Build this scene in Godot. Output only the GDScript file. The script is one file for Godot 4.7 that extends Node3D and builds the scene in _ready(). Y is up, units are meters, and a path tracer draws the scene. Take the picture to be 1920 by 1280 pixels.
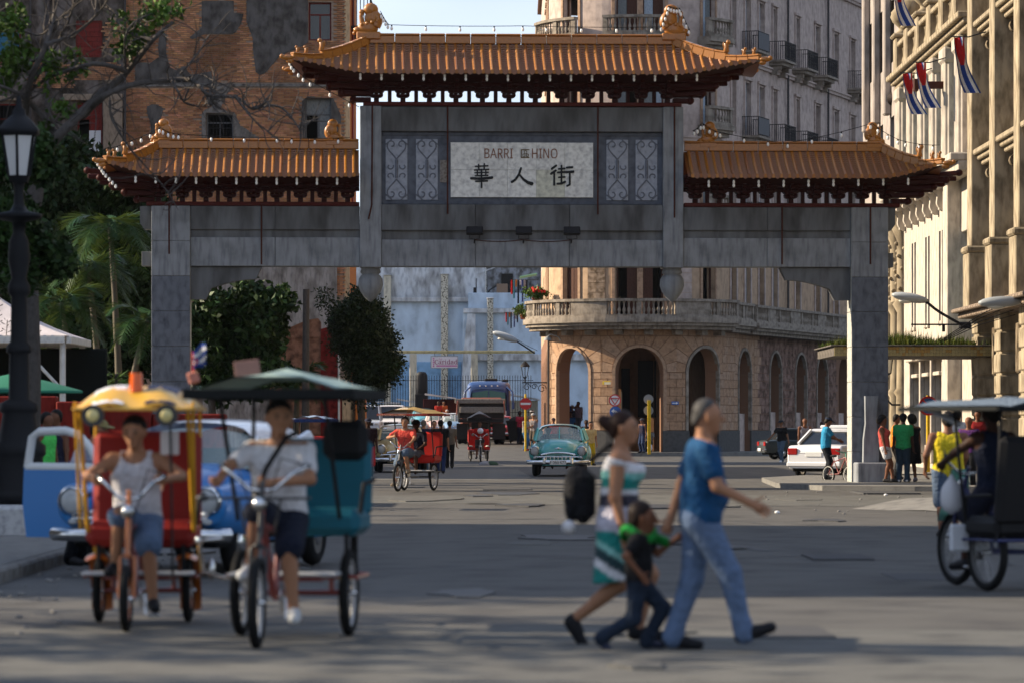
extends Node3D
# A city street with a tiled ceremonial archway, seen through a long lens. y is up, metres; the camera looks along -z.
# "at" turns a measured bearing (as read off the photograph) and a distance into a place in the world.
const F := 7200.0
const EYE := 1.54
var rng := RandomNumberGenerator.new()
var taken := {}
var mats := {}
var texs := {}

func at(x: float, y: float, d: float) -> Vector3:
	return v3((x - 960.0) * d / F, EYE + (798.0 - y) * d / F, -d)

func on_ground(x: float, y: float) -> Vector3:
	var d := F * EYE / (y - 798.0)
	return v3((x - 960.0) * d / F, 0.0, -d)

func _ready() -> void:
	rng.seed = 11
	var cam := Camera3D.new()
	cam.name = "camera"
	cam.projection = Camera3D.PROJECTION_FRUSTUM
	cam.near = 1.0
	cam.far = 2500.0
	cam.size = 1280.0 / F
	cam.frustum_offset = w2(0, 158.0 / F)
	cam.position = v3(0, EYE, 0)
	var lens := CameraAttributesPhysical.new()
	lens.frustum_focal_length = 135.0
	lens.frustum_focus_distance = 128.0
	lens.exposure_aperture = 2.8
	cam.attributes = lens
	add_child(cam)
	cam.projection = Camera3D.PROJECTION_FRUSTUM
	cam.size = 1280.0 / F
	cam.frustum_offset = w2(0, 158.0 / F)
	cam.near = 1.0
	cam.far = 2500.0
	var we := WorldEnvironment.new()
	we.name = "daylight"
	var e := Environment.new()
	e.background_mode = Environment.BG_SKY
	var sm := ProceduralSkyMaterial.new()
	sm.sky_top_color = Color(0.37, 0.5, 0.69)
	sm.sky_horizon_color = Color(0.8, 0.87, 0.92)
	sm.sky_curve = 0.16
	sm.ground_bottom_color = Color(0.16, 0.15, 0.14)
	sm.ground_horizon_color = Color(0.5, 0.5, 0.5)
	sm.sky_cover = cloud_cover()
	sm.sky_cover_modulate = Color(1, 1, 1, 0.75)
	sm.sun_angle_max = 12.0
	sm.energy_multiplier = 0.5
	var sk := Sky.new()
	sk.sky_material = sm
	e.sky = sk
	e.tonemap_mode = Environment.TONE_MAPPER_LINEAR
	e.tonemap_exposure = 2.2
	e.sdfgi_enabled = true
	e.ssao_enabled = true
	e.ssil_enabled = true
	e.fog_enabled = true
	e.fog_density = 0.00003
	e.fog_light_color = Color(0.86, 0.9, 0.96)
	we.environment = e
	add_child(we)
	var sun := DirectionalLight3D.new()
	sun.name = "sun"
	sun.light_color = Color(1.0, 0.93, 0.82)
	sun.light_energy = 1.6
	sun.light_angular_distance = 0.5
	sun.shadow_enabled = true
	add_child(sun)
	var el := deg_to_rad(27.0)
	var az := deg_to_rad(12.0)
	sun.look_at_from_position(v3(-cos(el) * cos(az), sin(el), -cos(el) * sin(az)) * 100.0, Vector3.ZERO)
	build_ground()
	build_gate()
	build_left_side()
	build_corner()
	build_far_street()
	build_right_side()
	build_trees()
	build_vehicles()
	build_trikes()
	build_people()
	build_small_things()

func cloud_cover() -> ImageTexture:
	var n := FastNoiseLite.new()
	n.seed = 4
	n.frequency = 1.1
	n.fractal_octaves = 5
	var im := Image.create(512, 256, false, Image.FORMAT_RGBA8)
	for y in 128:
		var el := (0.5 - (y + 0.5) / 256.0) * PI
		for x in 512:
			var a := x * TAU / 512.0
			var p := v3(cos(el) * cos(a), sin(el) * 2.4, cos(el) * sin(a)) * 1.6
			var k := smoothstep(-0.12, 0.38, n.get_noise_3dv(p) + 0.1)
			im.set_pixel(x, y, Color(0.97, 0.98, 1.0, k))
	return ImageTexture.create_from_image(im)

# ---------------------------------------------------------------- scene tree helpers
func numbered(called: String) -> String:
	if not taken.has(called):
		taken[called] = 0
		return called
	taken[called] += 1
	return "%s_%03d" % [called, taken[called]]

func thing(called: String, label: String, category: String, where := Vector3.ZERO, turn := 0.0, group := "") -> Node3D:
	var o := Node3D.new()
	o.name = numbered(called)
	add_child(o)
	o.position = where
	o.rotation.y = turn
	o.set_meta("label", label)
	o.set_meta("category", category)
	if group:
		o.set_meta("group", group)
	return o

func part(called: String, b: MB, mat: Material, parent: Node, where := Vector3.ZERO, turn := 0.0) -> MeshInstance3D:
	return part_mesh(called, b.mesh(), mat, parent, where, turn)

func part_mesh(called: String, me: Mesh, mat: Material, parent: Node, where := Vector3.ZERO, turn := 0.0) -> MeshInstance3D:
	var o := MeshInstance3D.new()
	o.name = called
	o.mesh = me
	o.material_override = mat
	o.position = where
	o.rotation.y = turn
	parent.add_child(o, true)
	return o

func single(called: String,b: MB,mat: Material,label: String,category: String,where := Vector3.ZERO,turn := 0.0,group := "") -> MeshInstance3D:
	var o := MeshInstance3D.new()
	o.name = numbered(called)
	o.mesh = b.mesh()
	o.material_override = mat
	o.position = where
	o.rotation.y = turn
	add_child(o)
	o.set_meta("label", label)
	o.set_meta("category", category)
	if group:
		o.set_meta("group", group)
	return o

func struct(called: String, b: MB, mat: Material) -> MeshInstance3D:
	var o := MeshInstance3D.new()
	o.name = numbered(called)
	o.mesh = b.mesh()
	o.material_override = mat
	add_child(o)
	o.set_meta("kind", "structure")
	return o

func stuff(called: String, me: Mesh, mat: Material, places: Array, parent: Node, tints: Array = []) -> MultiMeshInstance3D:
	var mm := MultiMesh.new()
	mm.transform_format = MultiMesh.TRANSFORM_3D
	mm.use_colors = tints.size() > 0
	mm.mesh = me
	mm.instance_count = places.size()
	for k in places.size():
		mm.set_instance_transform(k, places[k])
		if tints.size():
			mm.set_instance_color(k, tints[k])
	var o := MultiMeshInstance3D.new()
	o.name = called
	o.multimesh = mm
	o.material_override = mat
	parent.add_child(o, true)
	o.set_meta("kind", "stuff")
	return o

func clone(o: Node3D, label: String, where: Vector3, turn: float) -> Node3D:
	var c: Node3D = o.duplicate()
	var base: String = o.name
	c.name = numbered(base.rstrip("0123456789").rstrip("_"))
	add_child(c)
	c.position = where
	c.rotation.y = turn
	c.set_meta("label", label)
	return c

func col(r: float, g: float, b: float) -> Color:
	return Color(r, g, b).linear_to_srgb()

# ---------------------------------------------------------------- mesh building
class MB:
	var v := PackedVector3Array()
	var n := PackedVector3Array()
	var uv := PackedVector2Array()
	var cl := PackedColorArray()
	var i := PackedInt32Array()
	var t := Transform3D()
	var c := Color.WHITE
	var tinted := false

	func put(p: Vector3, nn: Vector3, u := Vector2.ZERO) -> void:
		v.append(t * p)
		n.append((t.basis * nn).normalized())
		uv.append(u)
		if tinted:
			cl.append(c)

	func tri(a: Vector3, b: Vector3, d: Vector3) -> void:
		var k := v.size()
		var nn := (b - a).cross(d - a)
		put(a, nn)
		put(b, nn)
		put(d, nn)
		i.append_array([k, k + 2, k + 1])

	func quad(a: Vector3, b: Vector3, d: Vector3, e: Vector3, u0 := Vector2.ZERO, u1 := Vector2.ONE) -> void:
		var k := v.size()
		var nn := (d - a).cross(e - b)
		put(a, nn, u0)
		put(b, nn, Vector2(u1.x, u0.y))
		put(d, nn, u1)
		put(e, nn, Vector2(u0.x, u1.y))
		i.append_array([k, k + 2, k + 1, k, k + 3, k + 2])

	func quad_out(a: Vector3, b: Vector3, d: Vector3, e: Vector3, o: Vector3) -> void:
		if (d - a).cross(e - b).dot((a + b + d + e) * 0.25 - o) < 0.0:
			quad(a, e, d, b)
		else:
			quad(a, b, d, e)

	func box(p: Vector3, s: Vector3, bv := 0.0, bs := Basis()) -> void:
		var h := s * 0.5
		if bv <= 0.0:
			for ax in 3:
				for sg in [-1.0, 1.0]:
					var q := []
					for k in [[-1, -1], [1, -1], [1, 1], [-1, 1]]:
						var w := Vector3.ZERO
						w[ax] = sg * h[ax]
						w[(ax + 1) % 3] = k[0] * h[(ax + 1) % 3]
						w[(ax + 2) % 3] = k[1] * h[(ax + 2) % 3]
						q.append(p + bs * w)
					quad_out(q[0], q[1], q[2], q[3], p)
			return
		bv = minf(bv, minf(h.x, minf(h.y, h.z)) * 0.9)
		for ax in 3:
			var a1 := (ax + 1) % 3
			var a2 := (ax + 2) % 3
			for sg in [-1.0, 1.0]:
				var q := []
				for k in [[-1, -1], [1, -1], [1, 1], [-1, 1]]:
					var w := Vector3.ZERO
					w[ax] = sg * h[ax]
					w[a1] = k[0] * (h[a1] - bv)
					w[a2] = k[1] * (h[a2] - bv)
					q.append(p + bs * w)
				quad_out(q[0], q[1], q[2], q[3], p)
			for s1 in [-1.0, 1.0]:
				for s2 in [-1.0, 1.0]:
					var q := []
					for k in [[0, -1], [0, 1], [1, 1], [1, -1]]:
						var w := Vector3.ZERO
						w[ax] = k[1] * (h[ax] - bv)
						w[a1] = s1 * (h[a1] - (bv if k[0] else 0.0))
						w[a2] = s2 * (h[a2] - (0.0 if k[0] else bv))
						q.append(p + bs * w)
					quad_out(q[0], q[1], q[2], q[3], p)
		for sx in [-1.0, 1.0]:
			for sy in [-1.0, 1.0]:
				for sz in [-1.0, 1.0]:
					var a := p + bs * Vector3(sx * h.x, sy * (h.y - bv), sz * (h.z - bv))
					var b := p + bs * Vector3(sx * (h.x - bv), sy * h.y, sz * (h.z - bv))
					var d := p + bs * Vector3(sx * (h.x - bv), sy * (h.y - bv), sz * h.z)
					if sx * sy * sz > 0:
						tri(a, b, d)
					else:
						tri(a, d, b)

	func bar(lo: Vector3, hi: Vector3, bv := 0.0) -> void:
		box((lo + hi) * 0.5, (hi - lo).abs(), bv)

	func br(x0: float, y0: float, z0: float, x1: float, y1: float, z1: float, bv := 0.0) -> void:
		bar(Vector3(x0, y0, z0), Vector3(x1, y1, z1), bv)

	func beam(a: Vector3, b: Vector3, w: float, h: float, bv := 0.0) -> void:
		var z := (b - a).normalized()
		var up := Vector3.UP if absf(z.y) < 0.95 else Vector3.RIGHT
		var x := up.cross(z).normalized()
		box((a + b) * 0.5, Vector3(w, h, a.distance_to(b)), bv, Basis(x, z.cross(x), z))

	func sheet(nu: int, nv: int, f: Callable, wrap := false, flip := false) -> void:
		var k := v.size()
		var pts := PackedVector3Array()
		for a in nu + 1:
			for b in nv + 1:
				pts.append(f.call(a / float(nu), b / float(nv)))
		var nn := PackedVector3Array()
		nn.resize(pts.size())
		var w := nv + 1
		for a in nu:
			for b in nv:
				var q := a * w + b
				var m := (pts[q + w + 1] - pts[q]).cross(pts[q + 1] - pts[q + w])
				nn[q] += m
				nn[q + 1] += m
				nn[q + w] += m
				nn[q + w + 1] += m
		if wrap:
			for a in nu + 1:
				var m := nn[a * w] + nn[a * w + nv]
				nn[a * w] = m
				nn[a * w + nv] = m
		for q in pts.size():
			put(pts[q], -nn[q] if flip else nn[q], Vector2(float(q / w) / nu, float(q % w) / nv))
		for a in nu:
			for b in nv:
				var q := k + a * w + b
				if flip:
					i.append_array([q, q + w, q + w + 1, q, q + w + 1, q + 1])
				else:
					i.append_array([q, q + w + 1, q + w, q, q + 1, q + w + 1])

	func tube(pts: Array, r, sides := 8, caps := true) -> void:
		var cnt := pts.size()
		if cnt < 2:
			return
		var up := Vector3.UP
		var d0: Vector3 = (pts[1] - pts[0]).normalized()
		if absf(d0.dot(up)) > 0.9:
			up = Vector3.RIGHT
		var rings := []
		for k in cnt:
			var d: Vector3 = (pts[mini(k + 1, cnt - 1)] - pts[maxi(k - 1, 0)]).normalized()
			var x := up.cross(d).normalized()
			var y := d.cross(x)
			up = y
			rings.append([x, y])
		sheet(cnt - 1, sides, func(a, b):
			var k: int = roundi(a * (cnt - 1))
			var rad: float = r[k] if r is Array else r
			var an: float = b * TAU
			return pts[k] + (rings[k][0] * cos(an) + rings[k][1] * sin(an)) * rad, true, true)
		if caps:
			for e in [0, cnt - 1]:
				var rad: float = r[e] if r is Array else r
				var d: Vector3 = (rings[e][0] as Vector3).cross(rings[e][1]) * (-1.0 if e == 0 else 1.0)
				var k := v.size()
				put(pts[e], d)
				for s in sides + 1:
					var an := s * TAU / sides
					put(pts[e] + (rings[e][0] * cos(an) + rings[e][1] * sin(an)) * rad, d)
				for s in sides:
					if e == 0:
						i.append_array([k, k + 1 + s, k + 2 + s])
					else:
						i.append_array([k, k + 2 + s, k + 1 + s])

	func lathe(prof: Array, sides: int, p := Vector3.ZERO, from := 0.0, to := TAU) -> void:
		var cnt := prof.size()
		sheet(cnt - 1, sides, func(a, b):
			var q: Vector2 = prof[roundi(a * (cnt - 1))]
			var an: float = lerpf(from, to, b)
			return p + Vector3(sin(an) * q.x, q.y, cos(an) * q.x), absf(to - from - TAU) < 0.01, true)

	func ball(p: Vector3, r: Vector3, seg := 10) -> void:
		var h := maxi(4, seg / 2 + 1)
		sheet(h, seg, func(a, b):
			var el: float = (a - 0.5) * PI
			var an: float = b * TAU
			return p + Vector3(sin(an) * cos(el) * r.x, sin(el) * r.y, cos(an) * cos(el) * r.z), true, true)

	func prism(poly: PackedVector2Array, z0: float, z1: float, xf := Transform3D()) -> void:
		if Geometry2D.is_polygon_clockwise(poly):
			poly = poly.duplicate()
			poly.reverse()
		var ids := Geometry2D.triangulate_polygon(poly)
		var mid := Vector3(0, 0, (z0 + z1) * 0.5)
		for k in range(0, ids.size(), 3):
			var a := poly[ids[k]]
			var b := poly[ids[k + 1]]
			var d := poly[ids[k + 2]]
			if (b - a).cross(d - a) < 0:
				var s := b
				b = d
				d = s
			tri(xf * Vector3(a.x, a.y, z1), xf * Vector3(b.x, b.y, z1), xf * Vector3(d.x, d.y, z1))
			tri(xf * Vector3(a.x, a.y, z0), xf * Vector3(d.x, d.y, z0), xf * Vector3(b.x, b.y, z0))
		for k in poly.size():
			var a := poly[k]
			var b := poly[(k + 1) % poly.size()]
			quad(xf * Vector3(a.x, a.y, z0), xf * Vector3(b.x, b.y, z0), xf * Vector3(b.x, b.y, z1), xf * Vector3(a.x, a.y, z1))

	func disc(p: Vector3, r: float, axis: Vector3, thick: float, sides := 20) -> void:
		tube([p - axis * thick * 0.5, p + axis * thick * 0.5], r, sides)

	func mesh() -> ArrayMesh:
		var me := ArrayMesh.new()
		if v.is_empty():
			return me
		var a := []
		a.resize(Mesh.ARRAY_MAX)
		a[Mesh.ARRAY_VERTEX] = v
		a[Mesh.ARRAY_NORMAL] = n
		a[Mesh.ARRAY_TEX_UV] = uv
		if tinted:
			a[Mesh.ARRAY_COLOR] = cl
		a[Mesh.ARRAY_INDEX] = i
		me.add_surface_from_arrays(Mesh.PRIMITIVE_TRIANGLES, a)
		return me

func rect2(x0: float, y0: float, x1: float, y1: float) -> PackedVector2Array:
	return pv2([w2(x0, y0), w2(x1, y0), w2(x1, y1), w2(x0, y1)])

# wall sheet in the plane (u along x, v along y, front at z=0, thickness behind) with rectangular openings that are real holes
func wall_holes(b: MB, u0: float, u1: float, v0: float, v1: float, holes: Array, thick: float) -> void:
	var us := [u0, u1]
	var vs := [v0, v1]
	for h in holes:
		us.append_array([h[0], h[2]])
		vs.append_array([h[1], h[3]])
	us.sort()
	vs.sort()
	for a in us.size() - 1:
		if us[a + 1] - us[a] < 0.001 or us[a] < u0 - 0.001 or us[a + 1] > u1 + 0.001:
			continue
		var start := -1.0
		for k in vs.size():
			var open := k == vs.size() - 1
			if not open:
				var m := w2((us[a] + us[a + 1]) * 0.5, (vs[k] + vs[k + 1]) * 0.5)
				for h in holes:
					if m.x > h[0] and m.x < h[2] and m.y > h[1] and m.y < h[3]:
						open = true
			if open and start > -0.5e9 and start != -1.0:
				b.quad(v3(us[a], start, 0), v3(us[a + 1], start, 0), v3(us[a + 1], vs[k], 0), v3(us[a], vs[k], 0))
				b.quad(v3(us[a + 1], start, -thick), v3(us[a], start, -thick), v3(us[a], vs[k], -thick), v3(us[a + 1], vs[k], -thick))
				start = -1.0
			elif not open and start == -1.0:
				start = vs[k]
	for h in holes + [[u0, v0, u1, v1]]:
		var outer: bool = h[0] == u0 and h[2] == u1 and h[1] == v0 and h[3] == v1
		var ps := [v3(h[0], h[1], 0), v3(h[2], h[1], 0), v3(h[2], h[3], 0), v3(h[0], h[3], 0)]
		var back := v3(0, 0, -thick)
		for k in 4:
			var p: Vector3 = ps[k]
			var q: Vector3 = ps[(k + 1) % 4]
			if outer:
				b.quad(p, p + back, q + back, q)
			else:
				b.quad(p, q, q + back, p + back)

func bez(a: Vector2, b: Vector2, c: Vector2, d: Vector2, k := 8) -> PackedVector2Array:
	var o := PackedVector2Array()
	for j in k + 1:
		o.append(a.bezier_interpolate(b, c, d, j / float(k)))
	return o

func v3(x: float, y: float, z: float) -> Vector3:
	return Vector3(x, y, z)

func w2(x: float, y: float) -> Vector2:
	return Vector2(x, y)

func pv2(a: Array) -> PackedVector2Array:
	return PackedVector2Array(a)

# ---------------------------------------------------------------- materials
# tileable grey patterns, multiplied into a material's own colour
func pattern(kind: String) -> Texture2D:
	if texs.has(kind):
		return texs[kind]
	var n := FastNoiseLite.new()
	n.seed = kind.hash() % 1000
	var g := Gradient.new()
	var t := NoiseTexture2D.new()
	t.width = 512
	t.height = 512
	t.seamless = true
	t.seamless_blend_skirt = 0.25
	n.noise_type = FastNoiseLite.TYPE_SIMPLEX_SMOOTH
	n.fractal_type = FastNoiseLite.FRACTAL_FBM
	n.fractal_octaves = 5
	match kind:
		"mottle":
			n.frequency = 0.012
			g.offsets = [0.0, 0.45, 1.0]
			g.colors = [Color(0.78, 0.78, 0.78), Color(0.92, 0.92, 0.92), Color(1, 1, 1)]
		"stain":
			n.frequency = 0.008
			n.fractal_octaves = 6
			g.offsets = [0.0, 0.35, 0.6, 1.0]
			g.colors = [Color(0.62, 0.61, 0.6), Color(0.83, 0.82, 0.81), Color(0.95, 0.95, 0.95), Color(1, 1, 1)]
		"grime":
			n.frequency = 0.01
			n.fractal_octaves = 6
			n.fractal_gain = 0.6
			g.offsets = [0.0, 0.3, 0.5, 0.65, 1.0]
			g.colors = [Color(0.3, 0.28, 0.26), Color(0.6, 0.58, 0.55), Color(0.85, 0.83, 0.81), Color(0.97, 0.97, 0.97), Color(1, 1, 1)]
		"flake":
			n.frequency = 0.02
			n.fractal_octaves = 6
			g.offsets = [0.0, 0.4, 0.46, 0.6, 1.0]
			g.colors = [Color(0.2, 0.2, 0.2), Color(0.42, 0.4, 0.38), Color(0.92, 0.92, 0.9), Color(1, 1, 1), Color(1, 1, 1)]
		"grain":
			n.frequency = 0.09
			n.fractal_octaves = 3
			g.offsets = [0.0, 0.5, 1.0]
			g.colors = [Color(0.72, 0.72, 0.72), Color(0.9, 0.9, 0.9), Color(1, 1, 1)]
		"wear":
			n.frequency = 0.014
			n.fractal_octaves = 6
			g.offsets = [0.0, 0.3, 0.55, 1.0]
			g.colors = [Color(0.72, 0.72, 0.73), Color(0.88, 0.88, 0.88), Color(0.97, 0.97, 0.96), Color(1, 1, 1)]
		"cloth":
			n.frequency = 0.018
			n.fractal_octaves = 4
			g.colors = [Color(0, 0, 0), Color(1, 1, 1)]
		"leafy":
			n.frequency = 0.05
			g.offsets = [0.0, 0.5, 1.0]
			g.colors = [Color(0.45, 0.5, 0.4), Color(0.8, 0.85, 0.7), Color(1, 1, 0.9)]
		_:
			g.colors = [Color(0.8, 0.8, 0.8), Color(1, 1, 1)]
	t.noise = n
	t.color_ramp = g
	texs[kind] = t
	return t

# c holds real base colours (linear); tile is the size in metres that one pattern covers; second layer optional
func mat(key: String,c: Color,rough := 0.85,pat := "",tile := v3(2,2,2),over := "",over_tile := v3(7,7,7)) -> StandardMaterial3D:
	if mats.has(key):
		return mats[key]
	var m := StandardMaterial3D.new()
	m.resource_name = key
	m.albedo_color = c.linear_to_srgb()
	m.roughness = rough
	m.metallic_specular = 0.5 if rough < 0.5 else 0.25
	if pat:
		m.albedo_texture = pattern(pat)
		m.uv1_triplanar = true
		m.uv1_world_triplanar = true
		m.uv1_scale = v3(1.0 / tile.x, 1.0 / tile.y, 1.0 / tile.z)
	if over:
		m.detail_enabled = true
		m.detail_albedo = pattern(over)
		m.detail_blend_mode = BaseMaterial3D.BLEND_MODE_MUL
		m.detail_uv_layer = BaseMaterial3D.DETAIL_UV_2
		m.uv2_triplanar = true
		m.uv2_world_triplanar = true
		m.uv2_scale = v3(1.0 / over_tile.x, 1.0 / over_tile.y, 1.0 / over_tile.z)
	mats[key] = m
	return m

func relief(m: StandardMaterial3D, pat: String, cm: float) -> StandardMaterial3D:
	m.heightmap_enabled = true
	m.heightmap_texture = pattern(pat)
	m.heightmap_scale = cm
	return m

func metal(key: String, c: Color, rough := 0.25) -> StandardMaterial3D:
	var m := mat(key, c, rough)
	m.metallic = 1.0
	return m

func paint(key: String, c: Color, coat := 0.8) -> StandardMaterial3D:
	var m := mat(key, c, 0.45)
	m.clearcoat_enabled = true
	m.clearcoat = coat
	m.clearcoat_roughness = 0.12
	return m

func glass(key: String, c: Color, alpha := 0.25) -> StandardMaterial3D:
	if mats.has(key):
		return mats[key]
	var m := StandardMaterial3D.new()
	m.resource_name = key
	m.albedo_color = Color(c.r, c.g, c.b, alpha)
	m.transparency = BaseMaterial3D.TRANSPARENCY_ALPHA
	m.roughness = 0.05
	mats[key] = m
	return m

func cloth(key: String, c: Color) -> StandardMaterial3D:
	var m := mat(key, c, 0.9, "mottle", v3(0.4, 0.5, 0.4))
	m.rim_enabled = true
	m.rim = 0.1
	relief(m, "cloth", 2.2)
	m.uv1_scale = v3(2.2, 1.6, 2.2)
	return m

# ---------------------------------------------------------------- ground
# the side street behind the archway climbs gently away from the junction
func rise(x: float, d: float) -> float:
	var y := 0.0
	for s in [[165.0, 205.0, 0.58], [205.0, 240.0, 0.25], [240.0, 300.0, 0.9], [300.0, 480.0, 1.4]]:
		y += s[2] * clampf((d - s[0]) / (s[1] - s[0]), 0.0, 1.0)
	return y * smoothstep(3.2, 0.6, x)

func build_ground() -> void:
	var asphalt := relief(mat("asphalt",Color(0.124,0.118,0.111),0.82,"grain",v3(0.9,0.9,0.9),"wear",v3(9,9,9)),"grain",0.5)
	var b := MB.new()
	var xs := [-500.0,-120.0,-40.0,-16.0,-12.0,-9.0,-6.0,-4.0,-2.0,-1.0,0.0,0.6,1.2,1.8,2.4,3.2,6.0,16.0,40.0,120.0,500.0]
	var ds := [-120.0,-20.0,20.0,60.0,100.0,140.0,165.0,175.0,185.0,195.0,205.0,215.0,225.0,240.0,270.0,300.0,360.0,420.0,480.0,700.0,1500.0]
	b.sheet(xs.size() - 1, ds.size() - 1, func(u, w):
		var x: float = xs[roundi(u * (xs.size() - 1))]
		var d: float = ds[roundi(w * (ds.size() - 1))]
		return v3(x, rise(x, d), -d))
	struct("road", b, asphalt)
	var band := relief(mat("worn concrete",Color(0.15,0.147,0.138),0.9,"grain",v3(1.2,1.2,1.2),"wear",v3(6,6,6)),"grain",0.5)
	b = MB.new()
	b.prism(pv2([w2(-4.6,-3),w2(14,-8.5),w2(14,4),w2(4,5.5),w2(-1,5),w2(-4.6,4)]),0.0,0.004,Transform3D(Basis(Vector3.RIGHT,-PI / 2),v3(0,0,-80)))
	struct("road_patch", b, band)
	b = MB.new()
	b.prism(pv2([w2(-4.4,-8),w2(0.7,-8),w2(0.2,18),w2(-4.4,18)]),0.0,0.004,Transform3D(Basis(Vector3.RIGHT,-PI / 2),v3(0,0,-118)))
	struct("road_patch", b, mat("pale concrete", Color(0.2, 0.192, 0.178), 0.9, "grain", v3(1, 1, 1), "wear", v3(5, 5, 5)))
	b = MB.new()
	b.prism(pv2([w2(-9,2),w2(7,0),w2(9,8),w2(-1,9.5),w2(-9,9)]),0.0,0.004,Transform3D(Basis(Vector3.RIGHT,-PI / 2),v3(0,0,-20)))
	struct("road_patch", b, band)
	var tar := mat("tar", Color(0.045, 0.045, 0.047), 0.6)
	for s in [[-0.1,52,2.2,51.4],[0.4,44.5,4.2,45.2],[-3.4,62.5,0.8,63.5],[0.85,122.0,0.25,108.0],[1.8,58.0,3.1,47.0]]:
		var m := MB.new()
		var w := 0.05 if s[0] != 1.8 else 0.09
		var a := v3(s[0], 0.004, -s[1])
		var e := v3(s[2], 0.004, -s[3])
		var last := a
		for k in 8:
			var nx := a.lerp(e, (k + 1) / 8.0) + v3(rng.randf_range(-0.1, 0.1), 0, rng.randf_range(-0.25, 0.25))
			var d := (nx - last).normalized()
			var o := v3(-d.z, 0, d.x) * w
			m.quad(last + o, nx + o, nx - o, last - o)
			last = nx
		struct("tar_seam", m, tar)
	var tones := [mat("fresh patch",Color(0.085,0.084,0.085),0.85,"grain",v3(0.7,0.7,0.7)),mat("pale patch",Color(0.15,0.146,0.138),0.9,"grain",v3(0.8,0.8,0.8),"wear",v3(2,2,2)),mat("oil mark",Color(0.06,0.059,0.06),0.55,"mottle",v3(0.5,0.5,0.5))]
	for k in 34:
		var d := rng.randf_range(22.0, 112.0)
		var c := w2(rng.randf_range(-0.1, 0.12) * d, d)
		var sz := rng.randf_range(0.25, 0.9) * (0.6 + d / 60.0)
		var poly := PackedVector2Array()
		var hard := k % 3 == 0
		for j in (4 if hard else 12):
			var a := j * TAU / (4.0 if hard else 12.0) + 0.8
			poly.append(c + w2(cos(a) * 0.6, sin(a) * 1.5) * sz * (1.0 if hard else rng.randf_range(0.6, 1.1)))
		var m := MB.new()
		m.prism(poly, 0.0, 0.006 + 0.0008 * k, Transform3D(Basis(Vector3.RIGHT, -PI / 2), Vector3.ZERO))
		struct("road_patch", m, tones[k % 3])
	for k in 44:
		var d := rng.randf_range(21.0, 95.0)
		var p := v3(rng.randf_range(-0.11, 0.12) * d, 0.0035, -d)
		var dir := v3(rng.randf_range(-1, 1), 0, rng.randf_range(-1.6, 1.6)).normalized()
		var m := MB.new()
		for j in rng.randi_range(5, 12):
			dir = dir.rotated(Vector3.UP, rng.randf_range(-0.6, 0.6))
			var nx := p + dir * rng.randf_range(0.15, 0.5) * (0.5 + d / 60.0)
			var o := v3(-dir.z, 0, dir.x) * rng.randf_range(0.005, 0.013) * (1.0 + d / 50.0)
			m.quad(p + o, nx + o, nx - o, p - o)
			p = nx
		struct("road_crack", m, tar)
	for q in [[2.6, 48.0], [-0.6, 76.0]]:
		var m := MB.new()
		m.lathe([w2(0.001, 0.04), w2(0.34, 0.04), w2(0.36, 0.036)], 20, v3(q[0], 0, -q[1]))
		struct("road_manhole_cover", m, mat("cast cover", Color(0.085, 0.082, 0.078), 0.6, "grain", v3(0.2, 0.2, 0.2)))
	var walk := relief(mat("pavement", Color(0.24, 0.23, 0.215), 0.9, "grain", v3(1, 1, 1), "wear", v3(3, 3, 3)), "grain", 0.4)
	b = MB.new()
	b.prism(pv2([w2(-60,10),w2(-5.15,10),w2(-5.2,46),w2(-5.9,54),w2(-9,58),w2(-9,142),w2(-60,142)]),-0.1,0.13,Transform3D(Basis(Vector3.RIGHT,-PI / 2),Vector3.ZERO))
	var pv := struct("pavement", b, walk)
	for k in 34:
		var z := 12.0 + k * 1.0
		var m := MB.new()
		m.box(v3(-5.07 - rng.randf() * 0.012, 0.06, -z - 0.5), v3(0.16, 0.16, 0.97), 0.025)
		part("kerb_stone", m, mat("kerb", Color(0.2, 0.19, 0.175), 0.9, "stain", v3(0.8, 0.8, 0.8)), pv)
	b = MB.new()
	b.prism(pv2([w2(6.6,96),w2(7.4,91.5),w2(9.5,90.5),w2(15,89),w2(15,113),w2(9,113),w2(6.9,106)]),-0.1,0.12,Transform3D(Basis(Vector3.RIGHT,-PI / 2),Vector3.ZERO))
	struct("traffic_island", b, walk)
	b = MB.new()
	b.prism(pv2([w2(11.1,112.9),w2(30,112.9),w2(30,160),w2(13,160),w2(12.4,114)]),-0.1,0.13,Transform3D(Basis(Vector3.RIGHT,-PI / 2),Vector3.ZERO))
	struct("pavement", b, walk)
	b = MB.new()
	b.sheet(10, 12, func(u, w):
		var a: float = w * TAU
		var r: float = (1 - u) * (1.0 + 0.25 * sin(a * 3.0) + 0.12 * sin(a * 7.0))
		return v3(9.1 + sin(a) * r * 2.1, 0.2 * minf(1.0, u * 2.2) + 0.02 * sin(a * 5 + u * 9), -71.5 + cos(a) * r * 4.5), true, true)
	struct("pavement", b, walk)
	b = MB.new()
	var poly := PackedVector2Array()
	for k in 15:
		var a := lerpf(-1.5, 1.25, k / 14.0)
		poly.append(w2(6.55 + sin(a) * 7.2, 201.6 - cos(a) * 7.2))
	poly.append(w2(24, 236))
	poly.append(w2(24, 262))
	poly.append(w2(1, 262))
	b.prism(poly, -0.4, 0.2, Transform3D(Basis(Vector3.RIGHT, -PI / 2), Vector3.ZERO))
	struct("pavement", b, walk)
	var stone := mat("rubble", Color(0.2, 0.19, 0.175), 0.95)
	var sm := MB.new()
	sm.box(Vector3.ZERO, v3(1, 0.6, 0.8), 0.2)
	var ps := []
	var holder := Node3D.new()
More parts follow.
